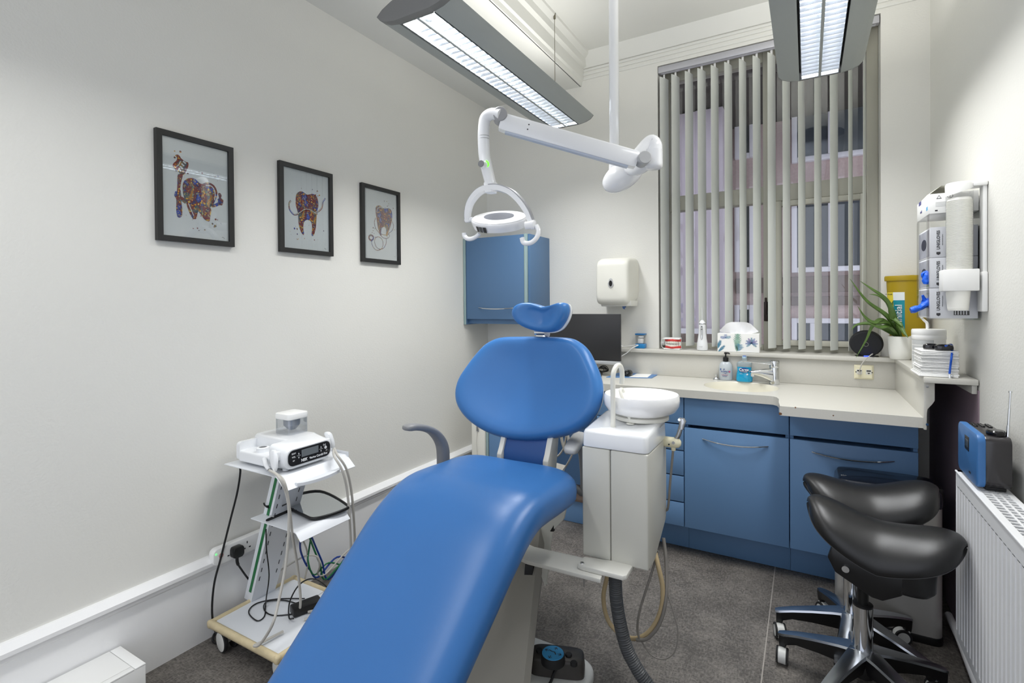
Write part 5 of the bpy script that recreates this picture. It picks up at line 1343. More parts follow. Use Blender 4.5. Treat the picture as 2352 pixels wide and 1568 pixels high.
# water bottle at the back
bz = Zd+Hf+.012
cw0 = PX(670, 985, (xf+xb_)/2-.03)
by, bxx = cw0.y, (xf+xb_)/2-.03
bw = .038
yl, yr = PX(640, 975, bxx).y, PX(699, 975, bxx).y
by = (yl+yr)/2; bw = min(.05, (yr-yl)/2*.9)
z1_ = PX(668, 962, bxx+.02).z
bt = MB().prism(rrect(bxx-bw, bxx+bw, by-bw, by+bw, .016, 5), 'z', bz-.004, z1_)
obj('water_bottle', bt, thin_glass('bottle_clear', (.86, .88, .91), .1), ud)
cup = MB().lathe([(bw*.7, z1_-.002), (bw*.68, z1_-.03), (bw*.3, z1_-.05), (0, z1_-.05)], (bxx, by, 0), 24, caps=False)
obj('inner_cup', cup, mat('filter_grey', (176, 180, 186), .4), ud)
obj('bottle_lid', MB().prism(rrect(bxx-bw-.002, bxx+bw+.002, by-bw-.002, by+bw+.002, .018, 6), 'z', z1_, z1_+.026, bev=.005, ends_only=True), WHITE, ud)
# handpieces in their holders and their hoses
hp = MB()
h0 = Vector((xf-.045, ya-.012, Zd+Hf-.008))
hp.loft([[Vector((xf-.052+.02*t+u, ya-.014-.010*t+v*.7, Zd+Hf-.004-.075*t)) for u, v in sup(w_, w_*.75, 3, 18)] for t, w_ in ((0, .010), (.08, .017), (.5, .019), (.85, .015), (1, .009))])
hp.tube([(xf-.035, ya-.024, Zd+.028), (xf-.028, ya-.03, Zd-.0+.01)], .006, 10, 1)
hp.box(xf-.075, xf-.03, ya-.012, ya+.002, Zd+.05, Zd+.085, .004)
obj('handpiece', hp, WHITE2, ud)
hp2 = MB().tube([(xf-.115, ya-.012, Zd+.045), (xf-.085, ya-.026, Zd+.032), (xf-.06, ya-.03, Zd+.018)], lambda t: .010-.003*t, 12, 4)
obj('connector', hp2, WHITE2, ud)
hp3 = MB().loft([[Vector((xf-.045+.02*t+u, yb_+.016+.012*t+v, Zd+Hf+.012-.07*t)) for u, v in sup(w_, w_*.7, 3, 18)] for t, w_ in ((0, .012), (.1, .018), (.6, .017), (.9, .012), (1, .008))])
hp3.box(xf-.07, xf-.02, yb_-.002, yb_+.012, Zd+.05, Zd+.085, .004)
obj('handpiece', hp3, WHITE2, ud)
def hose(nm, pts, r, m, par, label=None): return obj(nm, MB().tube(pts, r, 9, 6), m, par, label=label)
XH = tf.x+.065
hose('hose', [(xf-.03, ya-.030, Zd+.012), PX(652, 1105, XH), PX(664, 1160, XH), PX(672, 1230, XH-.02), PX(683, 1300, XH-.04), PX(690, 1370, XH-.06), PZ(689, 1400, ZD+.02)], .0052, HOSE, ud)
hose('hose', [(xf-.055, ya-.031, Zd+.016), PX(640, 1095, XH), PX(658, 1135, XH+.01), PX(664, 1190, XH+.01), PX(657, 1290, XH+.01), PX(640, 1380, XH+.02), PX(625, 1435, XH+.03), PY(598, 1478, y0-.018), PY(584, 1482, y0-.02), PZ(610, 1470, ZD+.016), PZ(650, 1450, ZD+.012)], .0052, HOSE, ud)
hose('hose', [(xf-.02, yb_+.03, Zd+Hf-.058), PX(775, 1045, XH-.02), PX(795, 1075, XH), PX(806, 1120, XH), PX(812, 1180, XH), PX(815, 1250, XH-.02), PX(814, 1310, XH-.03), Vector((-1.74, 1.50, ZD+.012)), Vector((-1.80, 1.40, ZD+.008))], .0052, HOSE, ud)
hose('hose', [(xf-.022, yb_+.028, Zd+Hf-.060), PX(768, 1048, XH-.02), PX(786, 1080, XH+.01), PX(797, 1125, XH+.01), PX(803, 1190, XH+.01), PX(806, 1260, XH-.0), PX(804, 1320, XH-.03), Vector((-1.72, 1.46, ZD+.012)), Vector((-1.77, 1.36, ZD+.008))], .0052, HOSE, ud)
# black mains lead from the shelf down the wall side
one('mains_lead', MB().tube([(ts0.x+.02, ys0+.05, ZT_-.02), PX(552, 1082, XL+.075), PX(545, 1130, XL+.07), PX(530, 1190, XL+.06), PX(506, 1285, XL+.055), PX(492, 1340, XL+.055), PX(487, 1400, XL+.06), PX(492, 1442, XL+.07), PZ(504, 1462, .03), PZ(520, 1475, .012), PZ(505, 1478, .008), PZ(490, 1474, .008), PZ(489, 1462, .008), PZ(500, 1452, .010), PZ(540, 1462, .008)], .0042, 9), BLACK, 'long black mains lead hanging from the trolley top shelf to the floor', 'cable')

# hand mirror on the lower trolley shelf
zm = ZM_+.002
q = [PZ(657, 1160, zm+.01), PZ(668, 1141, zm+.012), PZ(735, 1128, zm+.014), PZ(795, 1158, zm+.012), PZ(789, 1171, zm+.01), PZ(727, 1190, zm+.008), PZ(698, 1183, zm+.008)]
ctr = sum(q, Vector())/len(q)
out = spline(q, 6, True)
hm = thing('hand_mirror', 'black framed square hand mirror lying on the lower trolley shelf', 'mirror', (ctr.x, ctr.y, zm))
mg = MB().poly([ctr+(v-ctr)*.97 for v in out]); obj('glass', mg, mat('mirror_silver', (205, 210, 214), .04, 1., var=.01), hm, smooth=0)
obj('rim', MB().tube(q, .0065, 10, 6, closed=True, flat=(.8, 1)), BLACK, hm)
obj('back', MB().poly([ctr+(v-ctr)*.98-Vector((0, 0, .003)) for v in out][::-1]), BLACK, hm, smooth=0)
h0, h1 = PZ(665, 1172, zm+.010), PZ(617, 1193, zm+.009)
obj('grip', MB().loft([[h0.lerp(h1, t)+Vector((u*.15, u, v)) for u, v in sup(w_, .006, 3, 18)] for t, w_ in ((0, .02), (.3, .017), (.7, .017), (.95, .016), (1, .008))]), BLACK, hm)
e = h0.lerp(h1, .82)
obj('grip_slot', MB().loft([[e+Vector((u, v, .0066)) for u, v in ((.012, .001), (.01, -.004), (-.012, -.006), (-.016, -.001), (-.01, .004))], [e+Vector((u, v, .0068)) for u, v in ((.012, .001), (.01, -.004), (-.012, -.006), (-.016, -.001), (-.01, .004))]]), LGREY, hm)
# cables on and around the trolley
xk = colring(.45)[1][0]
one('tied_cord', MB().tube([PZ(662, 1155, ZM_+.055), PX(640, 1164, xk+.01), PX(615, 1165, xk+.004), PY(606, 1155, 1.332), PY(612, 1162, 1.33), PX(640, 1156, xk+.008), PX(668, 1150, xk+.01)], .003, 8), BLACK, 'thin black cord tied round the trolley column above the lower shelf', 'cable')
one('thin_cable', MB().tube([PX(611, 1215, xk+.0), PX(612, 1260, xk-.01), PX(618, 1320, xk-.02), PX(612, 1370, xk-.02), PZ(610, 1390, ZD+.006), PZ(607, 1415, ZD+.004), PZ(590, 1425, ZD+.004), PZ(571, 1405, ZD+.004), PZ(590, 1385, ZD+.005), PZ(640, 1375, ZD+.005), PZ(700, 1374, ZD+.006)], .0026, 7), BLACK, 'thin black cable looping down the trolley column onto its base', 'cable')
one('thin_cable', MB().tube([PZ(690, 1388, ZD+.005), PZ(650, 1378, ZD+.004), PZ(612, 1382, ZD+.007), PZ(607, 1400, ZD+.004), PZ(630, 1413, ZD+.004), PZ(690, 1408, ZD+.004)], .0026, 7), BLACK, 'flat oval loop of thin black cable on the trolley base', 'cable')
c = PZ(690, 1405, ZD)
tfm = thing('power_adaptor', 'black power adaptor on the trolley base beside the chair legrest', 'adaptor', (c.x, c.y, ZD))
obj('case', MB().box(-.03, .03, -.06, .06, .001, .036, .008, M=Matrix.Translation((c.x+.012, c.y+.02, ZD)) @ Matrix.Rotation(R(-20), 4, 'Z')), BLACK, tfm)
obj('lead', MB().tube([PZ(674, 1420, ZD+.02), PZ(664, 1418, ZD+.01), PX(666, 1380, -1.82), PX(690, 1340, -1.83), PX(725, 1330, -1.85), Vector((-1.90, 1.62, .06)), Vector((-1.98, 1.72, .008))], .003, 7), BLACK, tfm)
GRN = mat('green_cable', (36, 116, 72), .45); BLU = mat('blue_cable', (24, 66, 150), .45)
xw = XL+.12
one('network_cable', MB().tube([PX(710, 1218, -2.0), PX(725, 1255, xw), PX(740, 1290, xw), PX(755, 1330, xw), Vector((XL+.13, 1.86, .10)), Vector((XL+.12, 2.0, .008))], .0045, 8), BLU, 'blue cable hanging behind the trolley to the right', 'cable')
one('network_cable', MB().tube([PX(706, 1220, -2.0), PX(720, 1258, xw+.004), PX(735, 1295, xw+.004), PX(748, 1330, xw), Vector((XL+.15, 1.84, .10)), Vector((XL+.15, 1.98, .008))], .0045, 8), GRN, 'green cable running beside the right hand blue cable behind the trolley', 'cable')
one('network_cable', MB().tube([PX(690, 1232, -1.95), PX(690, 1262, xw+.02), PX(700, 1290, xw), PX(712, 1308, xw), PX(730, 1325, xw), Vector((XL+.10, 1.80, .10)), Vector((XL+.08, 1.94, .008))], .0045, 8), mat('dark_blue_cable', (28, 60, 140), .45), 'blue cable with yellow boot hanging from the lower trolley shelf', 'cable')
one('network_cable', MB().tube([PX(717, 1218, -2.02), PX(710, 1260, xw), PX(708, 1290, xw+.01), PX(722, 1320, xw), Vector((XL+.11, 1.74, .10)), Vector((XL+.10, 1.88, .008))], .0038, 8), GRN, 'single green cable hanging between the blue cables', 'cable')
one('cable_boot', MB().tube([PX(689, 1230, -1.95), PX(689, 1238, -1.951)], .008, 10, 1), mat('yellow_boot', (226, 206, 40), .45), 'yellow connector boot under the lower trolley shelf', 'connector')
one('white_lead', MB().tube([PX(640, 1312, xw), PX(675, 1290, xw), PX(705, 1276, xw), PX(728, 1278, xw+.02), PX(734, 1300, xw+.02), PX(730, 1318, xw), PX(750, 1316, xw), Vector((XL+.09, 1.90, .10)), Vector((XL+.06, 2.05, .008))], .0042, 8), HOSE, 'pale lead curling along the skirting behind the trolley', 'cable')
one('white_lead', MB().tube([PX(694, 1236, -1.96), PX(705, 1265, xw), PX(706, 1300, xw), PX(702, 1340, xw), Vector((XL+.12, 1.68, .008))], .004, 8), HOSE, 'pale lead hanging straight down behind the lower trolley shelf', 'cable')
# ================================================================== DENTAL CHAIR
CX = -1.0
dc = thing('dental_chair', 'bright blue padded dental chair with white frame in the middle of the room', 'dental chair', (CX, 1.72, 0))
def pad(path, wf, tf, dish=.012, n=40, ex=3.4, cx=CX, sm=6):
    P_ = spline([Vector((0, y, z)) for y, z in path], sm); K = len(P_)
    acc = [0]
    for i in range(1, K): acc.append(acc[-1]+(P_[i]-P_[i-1]).length)
    tot = acc[-1]; rings = []
    for i in range(K):
        t = (P_[min(i+1, K-1)]-P_[max(i-1, 0)]).normalized(); nn = Vector((1, 0, 0)).cross(t)
        if nn.z < 0: nn = -nn
        s = acc[i]; u = s/tot
        w, th, ew, et = wf(u), tf(u), 1, 1
        def rnd_(d, e): return math.sqrt(max(0, 1-((e-d)/e)**2)) if d < e else 1
        for d, e in ((s, .10), (tot-s, .13)): ew = min(ew, .55+.45*rnd_(d, e))
        for d, e in ((s, .05), (tot-s, .05)): et = min(et, .12+.88*rnd_(d, e))
        th2 = th*et; c = P_[i]-nn*(th/2); ring = []
        for a, b in sup(w*ew, th2/2, ex, n):
            b2 = b
            if b > 0: b2 = b-dish*max(0, 1-(a/(w*.85))**2)*(b/(th2/2))*et
            ring.append(c+Vector((cx+a, 0, 0))+nn*b2)
        rings.append(ring)
    return rings
path = [(1.765, .772), (1.74, .786), (1.68, .792), (1.58, .797), (1.48, .803), (1.39, .802), (1.30, .776), (1.20, .718), (1.10, .640), (1.0, .560), (.9, .482), (.80, .405), (.70, .330), (.62, .272)]
def wf(u): return .278-.028*max(0, (u-.45))/.55
rings = pad(path, wf, lambda u: .165-.05*max(0, u-.35)/.65, dish=.014, ex=2.9, cx=CX+.012)
obj('seat', MB().loft(rings), BLUEV, dc, smooth=80)
# hull under the pad
hull = [(1.70, .665), (1.55, .67), (1.42, .665), (1.30, .63), (1.20, .57), (1.08, .48), (.95, .385), (.8, .28), (.70, .215)]
obj('seat_shell', MB().loft(pad(hull, lambda u: .19, lambda u: .05, dish=0, n=28)), CREAM, dc, smooth=70)

# backrest: outline measured on the reclined plane
YB0, ZB0, TL = 1.87, .80, .27
def onback(px, py):
    d = _ray(px, py); n_ = Vector((0, 1, -TL)); P0 = Vector((0, YB0, ZB0))
    return EYE+d*((P0-EYE).dot(n_)/d.dot(n_))
ol = [(1150, 774), (1195, 771), (1245, 771), (1300, 774), (1328, 783), (1350, 803), (1366, 832), (1379, 862), (1385, 892), (1381, 925), (1366, 955), (1340, 982), (1300, 999), (1250, 1009), (1200, 1012), (1155, 1006), (1112, 990), (1078, 965), (1058, 935), (1053, 905), (1060, 873), (1080, 838), (1103, 806), (1122, 787)]
O = spline([onback(*q) for q in ol], 4, True)
ctr = sum(O, Vector())/len(O); bn = Vector((0, -1, TL)).normalized()
W2 = max(v.x for v in O)-ctr.x
prof = [(.10, .004), (.3, .006), (.5, .012), (.68, .022), (.8, .030), (.88, .031), (.94, .026), (.98, .012), (1.0, -.008), (.995, -.03), (.97, -.048), (.9, -.062), (.6, -.075), (.2, -.078)]
rr_ = []
for s, d in prof:
    ring = []
    for v in O:
        q = ctr+(v-ctr)*s; wrap_ = .035*((q.x-ctr.x)/W2)**2*(1 if s < .97 else .9)
        low = -.018*max(0, (ctr.z-.02-q.z))/.2*0
        ring.append(q+bn*(d+wrap_-.012))
    rr_.append(ring)
obj('backrest', MB().loft(rr_), BLUEV_LIT, dc, smooth=80)
obj('backrest_shell', MB().loft([[ctr+(v-ctr)*s+bn*(d+.03*((v.x-ctr.x)*s/W2)**2) for v in O] for s, d in ((.93, -.065), (.95, -.085), (.7, -.105), (.2, -.11))]), CREAM, dc, smooth=60)
# headrest: kidney shaped with two side lobes
YH = 2.03
hl = [(1184, 722), (1188, 706), (1200, 697), (1217, 695), (1233, 699), (1247, 703), (1262, 702), (1278, 698), (1294, 695), (1305, 699), (1309, 712), (1305, 728), (1296, 743), (1283, 756), (1265, 762), (1243, 762), (1222, 758), (1203, 750), (1190, 738)]
H = spline([PY(px, py, YH-.10*(1-0)+.0) for px, py in hl], 4, True)
hc = sum(H, Vector())/len(H); hn = Vector((0, -1, .10)).normalized(); hw = max(v.x for v in H)-hc.x
rr_ = []
for s, d in [(.08, .010), (.3, .012), (.5, .018), (.7, .024), (.85, .022), (.95, .010), (1.0, -.012), (.99, -.03), (.93, -.048), (.7, -.06), (.2, -.062)]:
    ring = []
    for v in H:
        q = hc+(v-hc)*s; u = (q.x-hc.x)/hw
        lob = .036*(abs(u)**1.5)*(1 if d > -.02 else .6)-.004
        ring.append(q+hn*(d+lob))
    rr_.append(ring)
hr = obj('headrest', MB().loft(rr_), BLUEV_LIT, dc, smooth=80)
obj('headrest_shell', MB().loft([[hc+Vector((.004, 0, -.001))+(v-hc)*s+hn*(d+.03*abs((v.x-hc.x)*s/hw)**1.5) for v in H] for s, d in ((1.005, -.030), (1.012, -.038), (.96, -.058), (.6, -.075), (.1, -.078))]), WHITE2, hr, smooth=60)
a, b = PY(1233, 780, YH-.02), PY(1262, 758, YH-.02)
nk = MB().box(a.x, b.x-.008, YH-.03, YH-.015, a.z-.06, b.z+.01, .002); nk.lathe([(0, -.0), (.012, 0), (.012, .055), (0, .055)], (a.x, YH-.034, (a.z+b.z)/2+.012), 16, 'x'); nk.lathe([(0, 0), (.016, 0), (.016, .012), (0, .012)], (b.x-.010, YH-.034, (a.z+b.z)/2+.008), 16, 'x', mat=1)
obj('headrest_bar', nk, [CHROME, LGREY], dc)
# lumbar link between seat and backrest
YK = 1.86
l0, l1 = PY(1157, 1040, YK).x, PY(1252, 1045, YK).x
zt_, zb2 = ZB0+.08, .62
obj('lumbar_panel', MB().loft([[(x, YK+o, z) for x in (l0, (l0+l1)/2, l1)]+[(x, YK+.03+o, z) for x in (l1, (l0+l1)/2, l0)] for z, o in ((zt_, .075), (zt_-.06, .03), (zt_-.12, .0), (zb2, -.01))]), BLUEV2, dc, smooth=60)
ps = MB()
for xa_, xb_2 in ((l0-.022, l0+.001), (l1-.001, l1+.024)):
    ps = MB().prism([(YK-.012, zb2), (YK-.022, zt_-.17), (YK-.022, zt_-.13), (YK-.006, zt_-.105), (YK+.03, zt_-.03), (YK+.06, zt_+.02), (YK+.10, zt_+.02), (YK+.04, zb2)], 'x', xa_, xb_2, bev=.004)
    obj('back_post', ps, OFFW, dc, smooth=30)
# armrests
def arm(pts, xc, capmat=True):
    m_ = MB(); pts = spline([Vector(p) for p in pts], 6); rings = []; K = len(pts)
    for i in range(K):
        t = (pts[min(i+1, K-1)]-pts[max(i-1, 0)]).normalized(); sd = Vector((1, 0, 0)); nn = sd.cross(t)
        u = i/(K-1); e = min(1, .45+.55*math.sqrt(min(1, u/.06)))
        w = (.027-.004*u)*e; h = (.0135+.012*min(1, max(0, u-.35)/.3))*e
        rings.append([pts[i]+sd*a_+nn*b_ for a_, b_ in sup(w, h, 2.8, 22)])
    return m_.loft(rings)
XA = -1.315
q = [PX(930, 983, XA), PX(950, 980, XA), PX(975, 983, XA), PX(995, 992, XA), PX(1010, 1010, XA), PX(1017, 1032, XA), PX(1018, 1065, XA), PX(1017, 1120, XA)]
q.append(Vector((XA, q[-1].y+.0, .62)))
obj('armrest', arm(q, XA), GREY, dc, smooth=60)
obj('armrest_bracket', MB().box(XA-.01, CX-.15, q[-1].y-.03, q[-1].y+.03, .60, .64, .008), OFFW, dc)
XB_ = -.705
aY = 1.93
ra_ = MB(); c0 = PY(1318, 1020, aY)
rings = []
for yo, w, h in ((-.11, .012, .006), (-.105, .022, .011), (-.08, .030, .015), (-.02, .032, .017), (.08, .030, .017), (.15, .026, .015), (.16, .012, .008)):
    rings.append([(c0.x+.002+u-yo*.25, aY+yo, c0.z+v) for u, v in sup(w, h, 3, 24)])
ra_.loft(rings); obj('armrest', ra_, LGREY, dc, smooth=60)
obj('armrest_post', MB().tube([(c0.x+.012, aY+.02, c0.z-.01), (c0.x+.025, aY+.03, c0.z-.06), (c0.x+.028, aY+.03, c0.z-.2), (c0.x+.0, aY+.0, .63), (c0.x-.05, aY-.05, .60), (CX+.12, aY-.12, .60)], .013, 12, flat=(1, 1.2)), GREY, dc)
# lift column, casting and base
zc_t = .60
xr = -.885
ca, cb = PY(1202, 1568, 1.50), PY(1226, 1342, 1.665)
def colx(z):
    t = (z-ca.z)/(cb.z-ca.z); yf_ = 1.50+(1.665-1.50)*t; xb_2 = ca.x+(cb.x-ca.x)*t
    return [(CX-.19, yf_+.03, z), (xb_2-.012, yf_, z), (xb_2, yf_+.003, z), (xb_2+.006, yf_+.045, z), (-.99, yf_+.36, z), (CX-.19, yf_+.42, z)]
cl = MB().loft([colx(z) for z in (.03, ca.z, .25, cb.z, .5, .62)])
obj('lift_column', cl, mat('column_cream_shaded', (158, 155, 147), .42, var=.02), dc, smooth=25)  # cream cover darkened, shadow below the legrest is in the colour
zs_ = cb.z+.02; yfs = 1.50+.165*(zs_-ca.z)/(cb.z-ca.z)
slc = MB()
c_a, c_b = PY(1204, 1337, yfs), PY(1226, 1299, yfs+.015)
slc.prism([(yfs-.004, c_a.z), (yfs+.008, c_b.z), (yfs+.05, c_b.z), (yfs+.05, c_a.z)], 'x', c_a.x, c_b.x)
obj('vent_slot', slc, BLACKG, dc)
cst = MB()
yy_ = 1.78
cst.prism([(PY(px, py, yy_).x, PY(px, py, yy_).z) for px, py in ((1180, 1130), (1303, 1130), (1302, 1160), (1295, 1192), (1270, 1218), (1264, 1250), (1262, 1290), (1255, 1345), (1238, 1300), (1180, 1300))], 'y', yy_, yy_+.012, bev=.004)
obj('casting', cst, CREAM, dc, smooth=30)
yg = 1.735
obj('gusset', MB().prism([(PY(px, py, yg).x, PY(px, py, yg).z) for px, py in ((1234, 1298), (1259, 1302), (1252, 1346))], 'y', yg, yg+.006), CREAM, dc, smooth=20)
obj('casting_notch', MB().prism([(PY(px, py, yy_).x, PY(px, py, yy_).z) for px, py in ((1264, 1219), (1272, 1206), (1272, 1220), (1266, 1220))], 'y', yy_-.002, yy_+.01), BLACK, dc)
bp_ = MB(); x0, x1, y0, y1 = CX-.31, -.675, 1.49, 1.83
bp_.loft([[((x0+x1)/2+u*q_, (y0+y1)/2+v*q_, z) for u, v in sup((x1-x0)/2, (y1-y0)/2, 4.5, 56)] for q_, z in ((1, .001), (1, .018), (.99, .028), (.96, .033), (.5, .034))])
obj('base_plate', bp_, mat('base_white', (222, 223, 220), .35, var=.02), dc, smooth=50)

# foot control -----------------------------------------------------------------------------
zt_ = .098
p0, p1 = PZ(1232, 1510, zt_), PZ(1330, 1512, zt_)
fcn = thing('foot_control', 'dark grey foot control with round blue pad on the chair base', 'foot control', (-.80, 1.72, .035))
FR_ = Matrix.Translation((-.80, 1.70, 0)) @ Matrix.Rotation(R(20), 4, 'Z')
fx0, fx1 = -.10, .10
fy0, fy1 = PZ(1320, 1527, zt_).y, PZ(1290, 1490, zt_).y
fy0, fy1 = -.047, .047
M_ = MB()
cx_, cy_ = (fx0+fx1)/2, (fy0+fy1)/2
M_.loft([[(cx_+u*q_, cy_+v*q_, z) for u, v in sup((fx1-fx0)/2, (fy1-fy0)/2, 5, 48)] for q_, z in ((.99, .036), (1, .05), (.97, zt_-.012), (.94, zt_-.003), (.88, zt_), (.3, zt_+.001))], M=FR_)
obj('body', M_, DGREY, fcn, smooth=50)
bc_ = PZ(1270, 1499, zt_+.03); rb = (PZ(1296, 1500, zt_+.03)-PZ(1244, 1500, zt_+.03)).length/2
obj('pad_ring', MB().lathe([(rb*1.06, zt_-.002), (rb*1.06, zt_+.024), (rb, zt_+.029), (0, zt_+.029)], (bc_.x, bc_.y, 0), 36), RUBBER, fcn)
bp2 = MB().lathe([(rb*.97, zt_+.0285), (rb*.95, zt_+.031), (0, zt_+.031)], (bc_.x, bc_.y, 0), 36)
def arrow(dx, dy, L_=.012):
    o = Vector((bc_.x+dx*rb*.72, bc_.y+dy*rb*.72, zt_+.0314)); d = Vector((dx, dy, 0)).normalized(); s_ = Vector((-d.y, d.x, 0))
    for a_, b_ in ((o-d*L_, o+d*.002), (o+d*.002, o-d*.006+s_*.007), (o+d*.002, o-d*.006-s_*.007)):
        e = (b_-a_).normalized(); f_ = Vector((-e.y, e.x, 0))*.0011
        bp2.quad(a_+f_, b_+f_, b_-f_, a_-f_, 1)
for dx, dy in ((0, 1), (0, -1), (-1, .1), (1, .1)): arrow(dx, dy)
pl_ = [(-.45, .18), (-.1, .10), (.1, .16), (.32, -.12)]
for i in range(3):
    a_ = Vector((bc_.x+pl_[i][0]*rb, bc_.y+pl_[i][1]*rb, zt_+.0314)); b_ = Vector((bc_.x+pl_[i+1][0]*rb, bc_.y+pl_[i+1][1]*rb, zt_+.0314))
    e = (b_-a_).normalized(); f_ = Vector((-e.y, e.x, 0))*.0018; bp2.quad(a_+f_, b_+f_, b_-f_, a_-f_, 1)
obj('blue_pad', bp2, [mat('control_blue', (56, 150, 206), .4), INK], fcn, smooth=30)
bt_ = MB()
for px, py in ((1239, 1492), (1306, 1502), (1318, 1521)):
    c = PZ(px, py, zt_+.006); bt_.lathe([(.0125, zt_-.003), (.0125, zt_+.006), (.011, zt_+.008), (0, zt_+.008)], (c.x, c.y, 0), 20)
obj('button', bt_, RUBBER, fcn)
c = FR_ @ Vector((0, -.047, 0)); fy0 = c.y
obj('lead', MB().tube([(c.x, fy0+.01, .075), (c.x, fy0-.02, .07), (c.x-.005, fy0-.05, .045), (c.x-.02, fy0-.14, .040)], .005, 9), BLACK, fcn)

# ================================================================== SPITTOON UNIT
ux0, ux1, uy0, uy1 = -.706, -.468, 1.72, 1.985
su = thing('spittoon_unit', 'white dental spittoon unit with round bowl to the right of the blue chair', 'spittoon', ((ux0+ux1)/2, (uy0+uy1)/2, .45))
za, zb_ = .485, .868
zfl, zfr = PY(1337, 1278, uy0).z, PY(1488, 1312, uy0).z
za = min(zfl, zfr)+.006
split = PY(1402, 1200, uy0).x
def cabp(xa, xb, zl): return MB()
bdy = MB()
# body with slanting rear underside
yz = [(uy0, za), (uy0, zb_), (uy1, zb_), (uy1, za+.115), (uy1-.015, za+.085), (uy0+.09, za-.0)]
bdy.prism(yz, 'x', split+.0008, ux1, bev=.006, seg=3); bdy.prism(yz, 'x', ux0, split-.0008, bev=.006, seg=3)
bdy.prism([(y+(.006 if y < 1.8 else -.006), z+(.006 if z < .7 else -.006)) for y, z in yz], 'x', split-.014, split+.014, mat=1)
obj('cabinet', bdy, [mat('unit_cream_shaded', (206, 205, 196), .35, var=.02), BLACK], su, smooth=40)  # cream toned down, shade on the unit's front is part of the colour
cpm = MB(); zc1_ = PY(1480, 1006, uy0).z+.004
ht = .062
rings = []
for q_, z, yb2 in ((.995, zb_+.003, 0), (1.0, zb_+.008, 0), (.985, zb_+ht-.012, 0), (.955, zb_+ht-.003, .0), (.90, zb_+ht, 0), (.4, zb_+ht+.001, 0)):
    rings.append([((ux0+ux1)/2+u*q_, (uy0+uy1)/2+v*q_+.0, z+(.028*max(0, (v*q_)/(uy1-uy0)*2) if z > zb_+.03 else 0)) for u, v in rrect(-(ux1-ux0)/2-.001, (ux1-ux0)/2+.001, -(uy1-uy0)/2-.002, (uy1-uy0)/2, .022, 5)])
cpm.loft(rings)
zr = zb_+ht
cpm.tube([((ux0+ux1)/2+.0+.082*math.cos(t), uy0+.085+.048*math.sin(t), zr-.000+.004*max(0, math.sin(t))) for t in [2*PI*i/28 for i in range(28)]], .0018, 6, 2, closed=True)
cpm.box(ux1-.002, ux1+.001, uy1-.10, uy1-.03, zb_+.058, zb_+.064, .0008, 1, mat=1)
obj('top_cover', cpm, [WHITE2, LGREY], su, smooth=50)
bcx, bcy = -.553, 1.945; br = .142
zb0_, zb1_ = .963, 1.036
bl_ = MB().lathe([(br*.52, zb0_-.028), (br*.72, zb0_-.02), (br*.72, zb0_-.008), (br*.66, zb0_-.004)], (bcx, bcy, 0), 44)
obj('bowl_neck', bl_, [CREAM], su)
bw_ = MB().lathe([(br*.66, zb0_-.003), (br*.72, zb0_-.001), (br*.9, zb0_+.012), (br*.985, zb0_+.032), (br, zb0_+.05), (br*.985, zb0_+.068), (br*.965, zb0_+.073), (br*.94, zb0_+.071), (br*.9, zb0_+.05), (br*.7, zb0_+.024), (br*.2, zb0_+.01), (0, zb0_+.008)], (bcx, bcy, 0), 56)
obj('bowl', bw_, mat('bowl_ceramic', (240, 240, 240), .14, coat=.4, var=.005), su)
yT = 1.80
tq = [PY(1408, 988, yT), PY(1408, 930, yT), PY(1408, 868, yT), PY(1411, 850, yT+.01), PY(1417, 840, yT+.03), PY(1424, 840, yT+.05), PY(1428, 850, yT+.065), PY(1429, 865, yT+.07), PY(1428, 880, yT+.075)]
fp_ = MB().tube(tq, .0092, 12, 5); fp_.box(tq[0].x-.013, tq[0].x+.016, yT-.012, yT+.012, tq[0].z-.01, tq[0].z+.004, .003)
obj('cup_filler', fp_, CREAM, su)
tq = [PY(1448, 970, 1.85), PY(1440, 940, 1.85), PY(1430, 915, 1.85), PY(1425, 898, 1.86), PY(1428, 893, 1.875), PY(1433, 900, 1.885)]
fp_ = MB().tube(tq, .0062, 12, 5); fp_.lathe([(.016, 0), (.014, .004), (0, .004)], (tq[0].x, 1.85, tq[0].z-.005), 18)
obj('bowl_rinse', fp_, CREAM, su)
# syringe holder
yS = 1.96
hs_ = PY(1548, 1016, yS)
hd_ = MB().lathe([(0, -.05), (.018, -.05), (.0195, -.03), (.0195, .006), (.017, .018), (.009, .025), (0, .026)], (hs_.x, yS, hs_.z), 28, 'x')
hd_.lathe([(0, -.003), (.0055, -.003), (.0055, .001)], (hs_.x+.002, yS-.0195, hs_.z+.004), 14, 'y', mat=1); hd_.lathe([(0, -.002), (.003, -.002), (.003, .001)], (hs_.x-.014, yS-.0195, hs_.z-.004), 10, 'y', mat=2)
hd_.lathe([(.008, -.03), (.009, -.012)], (hs_.x-.002, yS, hs_.z), 14)
obj('syringe_holder', hd_, [IVORY, LGREY, BLACK], su)
sy = thing('water_syringe', 'silver air and water syringe standing in the ivory holder beside the bowl', 'syringe', (hs_.x, yS, hs_.z))
e = PY(1570, 966, yS)
sm_ = MB().tube([(hs_.x+.0, yS, hs_.z+.005), PY(1558, 1000, yS), PY(1565, 975, yS)], .0085, 14, 3)
sm_.loft([[PY(1565, 985, yS)+Vector((.0, 0, 0))+Vector((dx+u, v, dz)) for u, v in sup(w_, .009, 3, 16)] for dx, dz, w_ in ((0, 0, .009), (.003, .018, .011), (.004, .03, .014), (.002, .040, .010))])
obj('handle', sm_, mat('satin_chrome', (196, 198, 200), .25, 1.), sy)
hb_ = PY(1562, 962, yS); obj('button', MB().lathe([(0, -.016), (.005, -.016), (.0055, -.006), (.0055, 0)], (hb_.x, yS, hb_.z), 14, 'y'), CHROME, sy)
